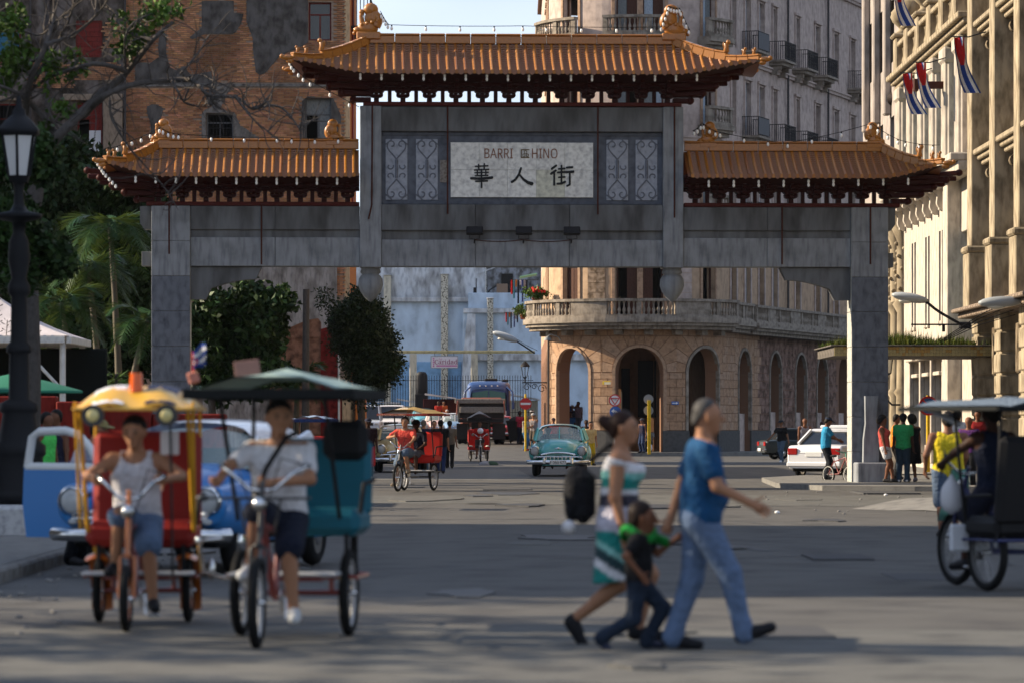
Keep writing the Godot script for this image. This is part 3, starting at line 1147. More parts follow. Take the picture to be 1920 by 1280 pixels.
	r.r0 = gx(1284); r.r1 = gx(1658); r.e0 = gx(1284); r.e1 = 10.6; r.yr = gy(279); r.ye = 7.84; r.up = 0.3; r.dep = 1.35
	tile_roof(g, r, 0.203)
	ridge_dragon(g, gx(1330), gy(272), 0.72, -1.0)
	ridge_dragon(g, gx(1645), gy(272), 0.72, 1.0)
	build_gate_lights(g.transform)

# bulbs on a cable: a thing of its own, since it only hangs on the archway
func light_string(label: String, pts: Array, sag: float, bulbs: int, xf: Transform3D, pair := false) -> void:
	var s := thing("string_light", label, "string lights", xf.origin, xf.basis.get_euler().y, "festoon lights on the archway")
	var wire := MB.new()
	var line := []
	for k in pts.size() - 1:
		for j in 9:
			var a := j / 8.0
			line.append((pts[k] as Vector3).lerp(pts[k + 1], a) - v3(0, sag * 4 * a * (1 - a), 0))
	wire.tube(line, 0.008, 4)
	part("wire", wire, mat("black cable", Color(0.012, 0.012, 0.012), 0.6), s)
	var bm := MB.new()
	bm.lathe([w2(0.001, -0.105), w2(0.022, -0.095), w2(0.036, -0.06), w2(0.03, -0.025), w2(0.016, 0.0)], 8)
	var me := bm.mesh()
	var cap := MB.new()
	cap.tube([v3(0, 0, 0), v3(0, 0.04, 0)], 0.02, 6)
	var cm := cap.mesh()
	var white := mat("bulb glass", Color(0.85, 0.85, 0.82), 0.15)
	for k in bulbs:
		var f := (k + 0.5) / bulbs * (line.size() - 1)
		var p: Vector3 = (line[int(f)] as Vector3).lerp(line[mini(int(f) + 1, line.size() - 1)], f - int(f))
		for q in ([0.0, 0.085] if pair else [0.0]):
			var o := part_mesh("bulb", me, white, s, p - v3(0, 0.04 + q, 0))
			part_mesh("socket", cm, mats["black cable"], o)

func build_gate_lights(xf: Transform3D) -> void:
	light_string("string of bulbs along the ridge of the upper tile roof",[v3(gx(712),gy(20),0.1),v3(gx(728),gy(46),0.12),v3(gx(980),gy(47),0.12),v3(gx(1240),gy(48),0.12),v3(gx(1255),gy(8),0.1),v3(gx(1276),gy(12),0.1),v3(gx(1296),gy(56),0.1)],0.02,26,xf)
	light_string("paired bulbs under the front eave of the upper roof",[v3(gx(655),gy(141),1.3),v3(gx(1320),gy(141),1.3)],0.02,17,xf,true)
	light_string("bulbs along the ridge of the lower left roof",[v3(gx(200),gy(288),1.3),v3(gx(250),gy(268),0.8),v3(gx(300),gy(240),0.12),v3(gx(330),gy(252),0.12),v3(gx(520),gy(258),0.12),v3(gx(655),gy(258),0.12)],0.03,17,xf)
	light_string("paired bulbs under the eave of the lower left roof",[v3(gx(240),gy(332),1.2),v3(gx(650),gy(335),1.2)],0.02,11,xf,true)
	light_string("bulbs along the ridge of the lower right roof",[v3(gx(1300),gy(243),0.12),v3(gx(1318),gy(228),0.12),v3(gx(1350),gy(245),0.12),v3(gx(1480),gy(265),0.12),v3(gx(1640),gy(228),0.12),v3(gx(1690),gy(262),0.5),v3(gx(1755),gy(275),1.3)],0.04,19,xf)
	light_string("paired bulbs under the eave of the lower right roof",[v3(gx(1300),gy(338),1.2),v3(gx(1720),gy(332),1.2)],0.02,9,xf,true)
	light_string("bulbs down the lifted corner of the upper roof's left end",[v3(gx(540),gy(112),1.4),v3(gx(548),gy(132),1.45),v3(gx(572),gy(155),1.3),v3(gx(672),gy(203),0.5)],0.0,9,xf)
	light_string("bulbs down the lifted corner of the lower left roof",[v3(gx(184),gy(300),1.3),v3(gx(200),gy(325),1.3),v3(gx(225),gy(352),1.2)],0.0,9,xf)
	for k in 3:
		var xx: float = [888.0, 980.0, 1070.0][k]
		var fl := thing("floodlight",["black floodlight on the grey beam, leftmost of three","black floodlight on the grey beam, middle of three","black floodlight on the grey beam, rightmost of three"][k],"floodlight",xf * v3(gx(xx),gy(441),0.38),xf.basis.get_euler().y,"floodlights on the archway beam")
		var b := MB.new()
		b.box(v3(0, 0.09, 0.32), v3(0.42, 0.21, 0.12), 0.02, Basis(Vector3.RIGHT, -0.4))
		part("housing", b, mat("black metal", Color(0.015, 0.015, 0.017), 0.5), fl)
		var gl := MB.new()
		gl.box(v3(0, 0.115, 0.26), v3(0.36, 0.15, 0.01), 0.0, Basis(Vector3.RIGHT, -0.4))
		part("glass", gl, mat("lamp glass", Color(0.3, 0.3, 0.3), 0.1), fl)
		var y := MB.new()
		for s in [-1.0, 1.0]:
			y.tube([v3(s * 0.12, 0.02, 0.32), v3(s * 0.13, -0.1, 0.3), v3(s * 0.03, -0.12, 0.28)], 0.01, 5)
		y.tube([v3(0, -0.12, 0.28), v3(0, -0.2, -0.02)], 0.018, 6)
		part("bracket", y, mats["black metal"], fl)
	var cb := MB.new()
	var pts := []
	for k in 17:
		var a := k / 16.0
		pts.append(v3(gx(lerpf(888, 1070, a)), gy(450 + 3 * absf(sin(a * TAU))), 0.345))
	cb.tube(pts, 0.012, 5)
	single("cable",cb,mats["rust"],"rusty cable joining three floodlights on the beam","cable",xf.origin,xf.basis.get_euler().y)

# ---------------------------------------------------------------- buildings on the left
# a recessed window as one part: frame bars,with leaves or panes as sub-parts; kinds: "leaf" one shutter half open,"panes","boards","bars"
func window_part(parent: Node,x0: float,y0: float,x1: float,y1: float,z: float,frame: Material,kind: String,leaf: Material,called := "window") -> MeshInstance3D:
	var b := MB.new()
	var f := 0.07
	b.br(x0, y0, z - 0.05, x0 + f, y1, z + 0.05, 0.01)
	b.br(x1 - f, y0, z - 0.05, x1, y1, z + 0.05, 0.01)
	b.br(x0 + f, y1 - f, z - 0.048, x1 - f, y1, z + 0.048, 0.01)
	b.br(x0 + f, y0, z - 0.048, x1 - f, y0 + f, z + 0.048, 0.01)
	var mid := (x0 + x1) * 0.5
	var tr := lerpf(y0, y1, 0.68)
	if kind != "boards":
		b.br(x0 + f, tr - 0.03, z - 0.04, x1 - f, tr + 0.03, z + 0.04)
		b.br(mid - 0.03, y0 + f, z - 0.036, mid + 0.03, tr - 0.03, z + 0.036)
	var w := part(called, b, frame, parent)
	match kind:
		"leaf":
			var c := MB.new()
			c.br(mid + 0.04, y0 + f, z - 0.02, x1 - f, tr - 0.03, z + 0.02, 0.008)
			part("shutter", c, leaf, w)
			c = MB.new()
			c.br(x0 + f, tr + 0.03, z - 0.02, x1 - f, y1 - f, z + 0.02, 0.008)
			part("transom_board", c, leaf, w)
		"panes":
			for q in [[x0 + f,mid - 0.03,y0 + f,tr - 0.03],[mid + 0.03,x1 - f,y0 + f,tr - 0.03],[x0 + f,x1 - f,tr + 0.03,y1 - f]]:
				var c := MB.new()
				c.br(q[0], q[2], z - 0.004, q[1], q[3], z + 0.004)
				part("pane", c, mat("dark glass", Color(0.012, 0.014, 0.016), 0.08), w)
		"boards":
			var c := MB.new()
			for k in 7:
				var ya := lerpf(y0 + f, y1 - f, k / 7.0)
				c.bar(v3(x0 + f,ya + 0.004,z - 0.012 - 0.004 * (k % 2)),v3(x1 - f,lerpf(y0 + f,y1 - f,(k + 1) / 7.0) - 0.004,z + 0.012 + 0.003 * (k % 3)),0.004)
			part("shutter", c, leaf, w)
		"bars":
			var c := MB.new()
			for k in 7:
				var xx := lerpf(x0 + f, x1 - f, (k + 0.5) / 7.0)
				c.tube([v3(xx, y0 + f, z + 0.06), v3(xx, y1 - f, z + 0.06)], 0.014, 5)
			c.tube([v3(x0 + f, (y0 + y1) / 2, z + 0.06), v3(x1 - f, (y0 + y1) / 2, z + 0.06)], 0.016, 5)
			part("grille", c, mat("iron", Color(0.02, 0.02, 0.022), 0.6), w)
	return w

func build_left_side() -> void:
	var dark := mat("unlit room", Color(0.02, 0.019, 0.018), 0.9)
	var render := mat("grey plaster", Color(0.115, 0.11, 0.108), 0.92, "stain", v3(3, 3, 3), "wear", v3(2, 5, 2))
	var d := 160.0
	var s := F / d
	var bx := func(x: float) -> float: return (x - 960.0) / s
	var by := func(y: float) -> float: return EYE + (798.0 - y) / s
	var bb := thing("brick_building","tall brick apartment block with fallen plaster patches behind the archway","building",v3(0,0,-d))
	var wins := [[385.0,10.0,430.0,62.0,"leaf"],[386.0,212.0,437.0,268.0,"bars"],[578.0,4.0,621.0,76.0,"panes"],[571.0,184.0,621.0,280.0,"leaf"],[386.0,400.0,437.0,470.0,"leaf"],[571.0,400.0,621.0,480.0,"leaf"]]
	var holes := []
	for w in wins:
		holes.append([bx.call(w[0]), by.call(w[3]), bx.call(w[2]), by.call(w[1])])
	var x0: float = bx.call(233)
	var x1: float = bx.call(645)
	var top := 24.0
	var b := MB.new()
	wall_holes(b, x0, x1, 0.0, top, holes, 0.45)
	var wall := part("wall", b, mat("mortar", Color(0.3, 0.23, 0.18), 0.95, "mottle", v3(1, 1, 1)), bb)
	b = MB.new()
	b.br(x0, 0, -7.5, x0 + 0.3, top, -0.455)
	b.br(x0 + 0.31, 0, -7.5, x1 - 0.31, top, -7.2)
	b.br(x0, top + 0.003, -7.5, x1 + 0.2, top + 0.4, 0.1)
	b.br(x0 + 0.31, 0, -1.9, x1 - 0.31, top, -1.7)
	part("inner_wall", b, dark, bb)
	var patches := [
		[[462,-40],[577,-40],[577,80],[560,90],[540,98],[522,108],[510,122],[498,136],[487,141],[480,136],[477,118],[474,92],[474,72],[466,52],[462,40]],
		[[378, 2], [438, 2], [438, 24], [456, 26], [452, 44], [440, 62], [432, 64], [384, 64], [360, 74], [355, 70], [378, 52]],
		[[253,116],[272,118],[280,120],[296,108],[314,112],[318,126],[330,132],[345,124],[356,140],[376,138],[396,134],[398,158],[253,158]],
		[[275, 200], [284, 196], [296, 198], [306, 204], [302, 220], [294, 234], [290, 250], [284, 252], [282, 232], [276, 214]],
		[[378,214],[384,206],[398,200],[396,186],[404,178],[396,168],[408,158],[430,158],[434,166],[424,178],[416,196],[412,206],[440,212],[450,236],[462,242],[470,250],[490,262],[378,264]],
		[[566, 190], [576, 182], [624, 184], [632, 200], [640, 220], [636, 262], [628, 280], [570, 280], [566, 220]],
		[[298, 70], [306, 60], [312, 66], [311, 100], [316, 120], [300, 120], [296, 90]],
	]
	var band := [[250, 157], [645, 157], [645, 163], [250, 163]]
	var polys := []
	for k in patches.size():
		var poly := PackedVector2Array()
		for q in patches[k]:
			poly.append(w2(bx.call(q[0]), by.call(q[1])))
		polys.append(poly)
		var pieces := [poly]
		for h in holes:
			var nxt := []
			for pc in pieces:
				for c in Geometry2D.clip_polygons(pc, rect2(h[0], h[1], h[2], h[3])):
					if not Geometry2D.is_polygon_clockwise(c):
						nxt.append(c)
			pieces = nxt
		var m := MB.new()
		for pc in pieces:
			if Geometry2D.triangulate_polygon(pc).size():
				m.prism(pc, 0.003, 0.06 + 0.004 * k)
		part("plaster_patch",m,render if k != 4 else mat("pale plaster",Color(0.2,0.19,0.18),0.92,"stain",v3(1.5,1.5,1.5),"wear",v3(2,5,2)),wall)
	b = MB.new()
	b.bar(v3(bx.call(250), by.call(163), 0.003), v3(bx.call(645), by.call(157), 0.075), 0.01)
	part("string_course", b, mats["pale plaster"], wall)
	var me := MB.new()
	me.box(Vector3.ZERO, v3(0.245, 0.066, 0.05), 0.006)
	var places := []
	var tints := []
	var y := 7.0
	var row := 0
	while y < 20.2:
		var x := x0 + 0.13 - (0.13 if row % 2 else 0.0)
		while x < x1 - 0.05:
			var c := w2(x, y)
			var ok := absf(y - by.call(160)) > 0.09
			for h in holes:
				if c.x > h[0] - 0.12 and c.x < h[2] + 0.12 and c.y > h[1] - 0.03 and c.y < h[3] + 0.03:
					ok = false
			if ok:
				for poly in polys:
					if Geometry2D.is_point_in_polygon(c, poly):
						ok = false
						break
			if ok and rng.randf() > 0.012:
				places.append(Transform3D(Basis(), v3(x, y, 0.012 + rng.randf() * 0.012)))
				var v := rng.randf_range(0.6, 1.1) * (0.82 + 0.18 * sin(x * 1.7 + sin(y * 0.9) * 2.0))
				if absf(c.x - bx.call(400)) < 1.0 and y > by.call(150) and y < by.call(60):
					v *= 0.72
				tints.append(Color(v, v * rng.randf_range(0.9, 1.05), v * rng.randf_range(0.85, 1.05)))
			x += 0.26
		y += 0.083
		row += 1
	var bmat := mat("brick", Color(0.56, 0.285, 0.155), 0.92, "mottle", v3(2.5, 2.5, 2.5))
	bmat.vertex_color_use_as_albedo = true
	stuff("bricks", me.mesh(), bmat, places, wall, tints)
	var frame := mat("weathered frame", Color(0.12, 0.125, 0.13), 0.8, "mottle", v3(0.6, 0.6, 0.6))
	var board := mat("grey boards", Color(0.17, 0.185, 0.19), 0.85, "wear", v3(0.5, 1.5, 0.5))
	for k in wins.size():
		var h = holes[k]
		window_part(bb,h[0],h[1],h[2],h[3],-0.2,frame if k != 2 else mat("red frame",Color(0.11,0.02,0.015),0.7),wins[k][4],board if k != 2 else mats["red frame"])
	b = MB.new()
	b.br(x1 + 0.003, 0, -0.4, x1 + 0.22, top, 0.03, 0.02)
	part("corner_pilaster", b, mat("cream paint", Color(0.5, 0.36, 0.22), 0.85, "wear", v3(1, 3, 1)), bb)
	b = MB.new()
	b.br(x1 - 0.1, 0, -7.5, x1 + 0.2, top, -0.403)
	part("side_wall", b, mat("orange paint", Color(0.55, 0.17, 0.035), 0.85, "wear", v3(1.5, 3, 1.5)), bb)
	for k in 4:
		b = MB.new()
		b.br(x1 + 0.2, 4.5 + 4.4 * k, -4.0, x1 + 0.26, 7.2 + 4.4 * k, -2.6, 0.01)
		part("door_leaf", b, mat("red paint", Color(0.2, 0.025, 0.015), 0.7), bb)
	b = MB.new()
	for k in 8:
		b.tube([v3(x1 + 1.0, 18.4, -6.5 + 0.6 * k), v3(x1 + 1.0, 19.6, -6.5 + 0.6 * k)], 0.02, 5)
		if k < 6:
			b.tube([v3(x1 + 0.15 + 0.15 * k, 18.4, -1.9), v3(x1 + 0.15 + 0.15 * k, 19.6, -1.9)], 0.02, 5)
	b.br(x1 + 0.2, 18.3, -6.6, x1 + 1.05, 18.4, -1.85, 0.01)
	b.br(x1 + 0.98, 19.58, -6.5, x1 + 1.03, 19.64, -1.9, 0.01)
	part("iron_balcony", b, mat("iron", Color(0.02, 0.02, 0.022), 0.6), bb)
	b = MB.new()
	b.bar(v3(bx.call(380), 0, 0.1), v3(bx.call(632), by.call(420), 0.25), 0.02)
	part("whitewashed_wall", b, mat("old whitewash", Color(0.36, 0.35, 0.34), 0.9, "stain", v3(3, 5, 3), "wear", v3(1, 4, 1)), bb)
	var gb := thing("grey_apartment_building","soot grey rendered apartment building with a red shuttered window, left of the brick block","building",v3(0,0,-d + 0.35))
	wins = [[143.0,40.0,193.0,109.0,"boards"],[146.0,194.0,193.0,287.0,"leaf"],[-14.0,58.0,40.0,112.0,"boards"],[-12.0,196.0,42.0,285.0,"bars"]]
	holes = []
	for w in wins:
		holes.append([bx.call(w[0]), by.call(w[3]), bx.call(w[2]), by.call(w[1])])
	b = MB.new()
	wall_holes(b, bx.call(-300), x0 - 0.003, 0.0, 26.0, holes, 0.4)
	wall = part("wall", b, mat("soot render", Color(0.17, 0.15, 0.14), 0.92, "stain", v3(3.5, 3.5, 3.5), "grime", v3(5, 8, 5)), gb)
	b = MB.new()
	b.bar(v3(bx.call(-300), 0, -1.6), v3(x0 - 0.4, 26, -1.4))
	b.bar(v3(bx.call(-300), 26.003, -8), v3(x0, 26.4, 0.1))
	b.bar(v3(bx.call(-300), 0, -8), v3(bx.call(-300) + 0.3, 26, -0.405))
	part("inner_wall", b, dark, gb)
	var maroon := mat("maroon shutter", Color(0.15, 0.022, 0.018), 0.75, "wear", v3(1, 2, 1))
	for k in 4:
		var h = holes[k]
		window_part(gb,h[0],h[1],h[2],h[3],-0.08,mat("red frame",Color(0.11,0.02,0.015),0.7),wins[k][4],[maroon,maroon,mat("blue shutter",Color(0.03,0.12,0.2),0.7),maroon][k])
	b = MB.new()
	b.bar(v3(bx.call(168), by.call(285), -0.05), v3(bx.call(190), by.call(246), -0.02), 0.005)
	part("white_board", b, mat("white board", Color(0.5, 0.52, 0.55), 0.8), gb)
	b = MB.new()
	b.bar(v3(bx.call(195), by.call(700), 0.003), v3(bx.call(231), by.call(188), 0.16), 0.02)
	b.bar(v3(bx.call(120), by.call(190), 0.003), v3(bx.call(231), by.call(178), 0.2), 0.02)
	b.bar(v3(bx.call(-20), by.call(190), 0.003), v3(bx.call(60), by.call(182), 0.2), 0.02)
	part("pilaster", b, mat("beige render", Color(0.25, 0.2, 0.155), 0.9, "wear", v3(1, 3, 1)), gb)
	b = MB.new()
	for xx in [59, 88, 92, 236]:
		b.tube([v3(bx.call(xx), by.call(300), 0.1), v3(bx.call(xx), 24.0, 0.1)], 0.07 if xx == 92 else 0.05, 6)
	part("drain_pipe", b, mat("pipe", Color(0.06, 0.055, 0.055), 0.7), gb)
	places = []
	tints = []
	for q in [[60, 100, 130, 165], [150, 118, 190, 150], [200, 40, 232, 90]]:
		for k in 90:
			var yy: float = by.call(q[3]) + 0.083 * int(k / 7.0)
			var xx: float = bx.call(q[0]) + 0.26 * (k % 7) + (0.13 if int(k / 7.0) % 2 else 0.0) + 0.1 * sin(yy * 9)
			if yy < by.call(q[1]):
				places.append(Transform3D(Basis(), v3(xx, yy, 0.0)))
				var v := rng.randf_range(0.45, 0.8)
				tints.append(Color(v, v, v))
	stuff("bricks", me.mesh(), bmat, places, wall, tints)
	b = MB.new()
	b.sheet(6,5,func(u,w): return v3(bx.call(lerpf(4,32,u) + 3 * sin(w * 5)),by.call(lerpf(104,124 + 5 * sin(u * 6),w)),0.12 + 0.06 * sin(u * 9 + w * 2)))
	single("hanging_cloth",b,cloth("pink cloth",Color(0.45,0.2,0.2)),"pink cloth hung from the blue shuttered window","cloth",v3(0,0,-d + 0.35))
	for q in [[-62.0,-27.0,42.0,66.0,17.0,"unseen two storey rendered building at the near left, added to shade the road"],[-60.0,-24.0,120.0,151.0,17.0,"unseen rendered building left of the avenue beyond the palms, added to shade the road"]]:
		var hb := thing("unseen_building", q[5], "building", v3(0, 0, 0), 0.0, "unseen shadow casters left of the avenue")  # out of frame, added to lay shadow bands across the road
		var m := MB.new()
		m.br(q[0], 0, -q[3], q[1], q[4], -q[2], 0.05)
		part("wall", m, mat("avenue render", Color(0.3, 0.26, 0.21), 0.9, "stain", v3(3, 3, 3)), hb)
		m = MB.new()
		m.br(q[0] - 0.3, q[4] + 0.003, -q[3] - 0.3, q[1] + 0.4, q[4] + 0.5, -q[2] + 0.4, 0.1)
		part("cornice", m, mats["avenue render"], hb)
		for k in int((q[3] - q[2]) / 4.0):
			for j in int(q[4] / 4.2):
				var wb := MB.new()
				wb.br(q[1] - 0.02, 1.2 + 4.2 * j, -q[2] - 2.6 - 4 * k, q[1] + 0.03, 3.6 + 4.2 * j, -q[2] - 1.2 - 4 * k, 0.01)
				part("window", wb, dark, hb)
	var pw := thing("boundary_wall", "crumbling pink and red rendered wall stub behind the round tree", "wall", v3(0, 0, -135))
	var k135 := 135.0 / F
	var wx := func(x: float) -> float: return (x - 960.0) * k135
	var wy := func(y: float) -> float: return EYE + (798.0 - y) * k135
	b = MB.new()
	b.prism(pv2([w2(wx.call(505),-0.1),w2(wx.call(601),-0.1),w2(wx.call(601),wy.call(604)),w2(wx.call(596),wy.call(597)),w2(wx.call(575),wy.call(600)),w2(wx.call(548),wy.call(612)),w2(wx.call(520),wy.call(620)),w2(wx.call(505),wy.call(640))]),-0.4,0.0)
	part("pink_render", b, mat("pink render", Color(0.33, 0.16, 0.1), 0.9, "stain", v3(1.5, 1.5, 1.5), "wear", v3(3, 3, 3)), pw)
	b = MB.new()
	b.prism(pv2([w2(wx.call(505),wy.call(635)),w2(wx.call(601),wy.call(632)),w2(wx.call(601),wy.call(600)),w2(wx.call(596),wy.call(595)),w2(wx.call(575),wy.call(598)),w2(wx.call(548),wy.call(610)),w2(wx.call(520),wy.call(618)),w2(wx.call(505),wy.call(638))]),0.003,0.04)
	part("bare_cement", b, mats["pale plaster"], pw)
	b = MB.new()
	b.prism(pv2([w2(wx.call(601.3),-0.1),w2(wx.call(633),-0.1),w2(wx.call(633),wy.call(628)),w2(wx.call(630),wy.call(614)),w2(wx.call(616),wy.call(613)),w2(wx.call(601.3),wy.call(617))]),-0.4,0.05)
	part("red_render", b, mat("red render", Color(0.19, 0.022, 0.018), 0.85, "stain", v3(1.2, 1.2, 1.2)), pw)
	b = MB.new()
	b.bar(v3(wx.call(633.3), 0, -0.2), v3(wx.call(637), wy.call(608), 0.06), 0.01)
	part("white_edge", b, mat("white paint", Color(0.62, 0.61, 0.58), 0.8, "wear", v3(1, 2, 1)), pw)
	var sh := thing("corner_shops","row of orange and cream shopfronts at street level beneath the round tree","building",v3(0,0,-150))
	for q in [[505,600,735,"orange paint"],[601,640,742,"red paint"],[641,664,738,"cream paint"],[665,682,735,"orange paint"]]:
		b = MB.new()
		b.bar(v3((q[0] - 960.0) / 48.0, 0, -3), v3((q[1] - 960.3) / 48.0, EYE + (798 - q[2]) / 48.0, 0), 0.03)
		part("shop_bay", b, mats[q[3]], sh)
	var kw := thing("kiosk", "low red painted kiosk wall behind the blue car's open door", "kiosk", v3(0, 0, -66))
	for q in [[-30, 105, 815, 742, 0.0], [106, 186, 840, 752, 0.1], [187, 280, 850, 745, -0.2], [281, 420, 850, 775, -0.35]]:
		b = MB.new()
		b.bar(v3((q[0] - 960.0) / 109.0, 0.1, q[4] - 0.4), v3((q[1] - 960.0) / 109.0, EYE + (798 - q[3]) / 109.0, q[4]), 0.02)
		part("red_panel", b, mat("kiosk red", Color(0.2, 0.02, 0.014), 0.7, "wear", v3(1, 2, 1)), kw)
	var pv := thing("pavilion", "white tent roofed garden pavilion at the left behind the lamp post", "pavilion", v3(-10.4, 0, -76))
	b = MB.new()
	var ev := 3.28
	for k in 4:
		var a0 := k * PI / 2 + PI / 4
		var p0 := v3(sin(a0), 0, cos(a0)) * 2.55 + v3(0, ev, 0)
		var p1 := v3(sin(a0 + PI / 2), 0, cos(a0 + PI / 2)) * 2.55 + v3(0, ev, 0)
		b.sheet(6, 6, func(u, w):
			var e: Vector3 = p0.lerp(p1, u)
			var q: Vector3 = e.lerp(v3(0, 4.25, 0), w)
			return q - v3(0, 0.12 * sin(w * PI), 0))
	part("tent_roof", b, mat("tent cloth", Color(0.62, 0.56, 0.56), 0.8, "mottle", v3(2, 2, 2)), pv)
	b = MB.new()
	for k in 4:
		var a0 := k * PI / 2
		var xb := Basis(Vector3.UP, a0)
		b.box(xb * v3(0, ev - 0.08, 1.82), v3(3.5, 0.14, 0.1), 0.01, xb)
	part("eave_beam", b, mats["white paint"], pv)
	for k in 4:
		var a0 := k * PI / 2 + PI / 4
		var m := MB.new()
		m.tube([v3(sin(a0) * 2.4, 0.1, cos(a0) * 2.4), v3(sin(a0) * 2.4, ev - 0.1, cos(a0) * 2.4)], 0.06, 8)
		part("post", m, mats["white paint"], pv)
	b = MB.new()
	b.tube([v3(0.9, 3.1, 1.9), v3(1.75, 2.2, 1.95)], 0.035, 6)
	part("brace", b, mats["white paint"], pv)
	b = MB.new()
	b.br(-1.7, 0.1, -1.75, 2.2, 3.1, -1.6, 0.02)
	part("shade_panel", b, mat("opening shade", Color(0.008, 0.01, 0.009), 0.95), pv)  # added black panel standing in for the shade inside the pavilion
	var wd := thing("weed_plant", "dry dark weeds rooted on the pavilion roof edge", "plant", v3(-10.4, ev, -74.2))
	b = MB.new()
	for q in [[0.45, 0.85], [0.62, 0.3], [1.05, 0.42], [1.2, 0.25], [0.2, 0.2], [0.8, 0.22]]:
		b.tube([v3(q[0], 0, 0), v3(q[0] + 0.02, q[1], 0)], 0.008, 4)
		for k in int(q[1] * 26):
			var yy: float = 0.05 + k / 26.0
			var an := k * 2.4
			b.tri(v3(q[0],yy,0),v3(q[0] + cos(an) * 0.1,yy + 0.06,sin(an) * 0.1),v3(q[0] + cos(an) * 0.1,yy + 0.035,sin(an) * 0.1))
	part("stems", b, mat("dry weed", Color(0.05, 0.04, 0.03), 0.9), wd)
	var um := thing("parasol", "green garden parasol low behind the lamp post", "parasol", v3(-8.2, 0, -63))
	b = MB.new()
	b.lathe([w2(1.15, 2.08), w2(1.15, 2.12), w2(0.6, 2.27), w2(0.02, 2.4)], 8)
	part("canopy", b, mat("green canvas", Color(0.03, 0.16, 0.1), 0.85), um)
	b = MB.new()
	b.tube([v3(0, 0.1, 0), v3(0, 2.4, 0)], 0.025, 6)
	part("pole", b, mats["white paint"], um)

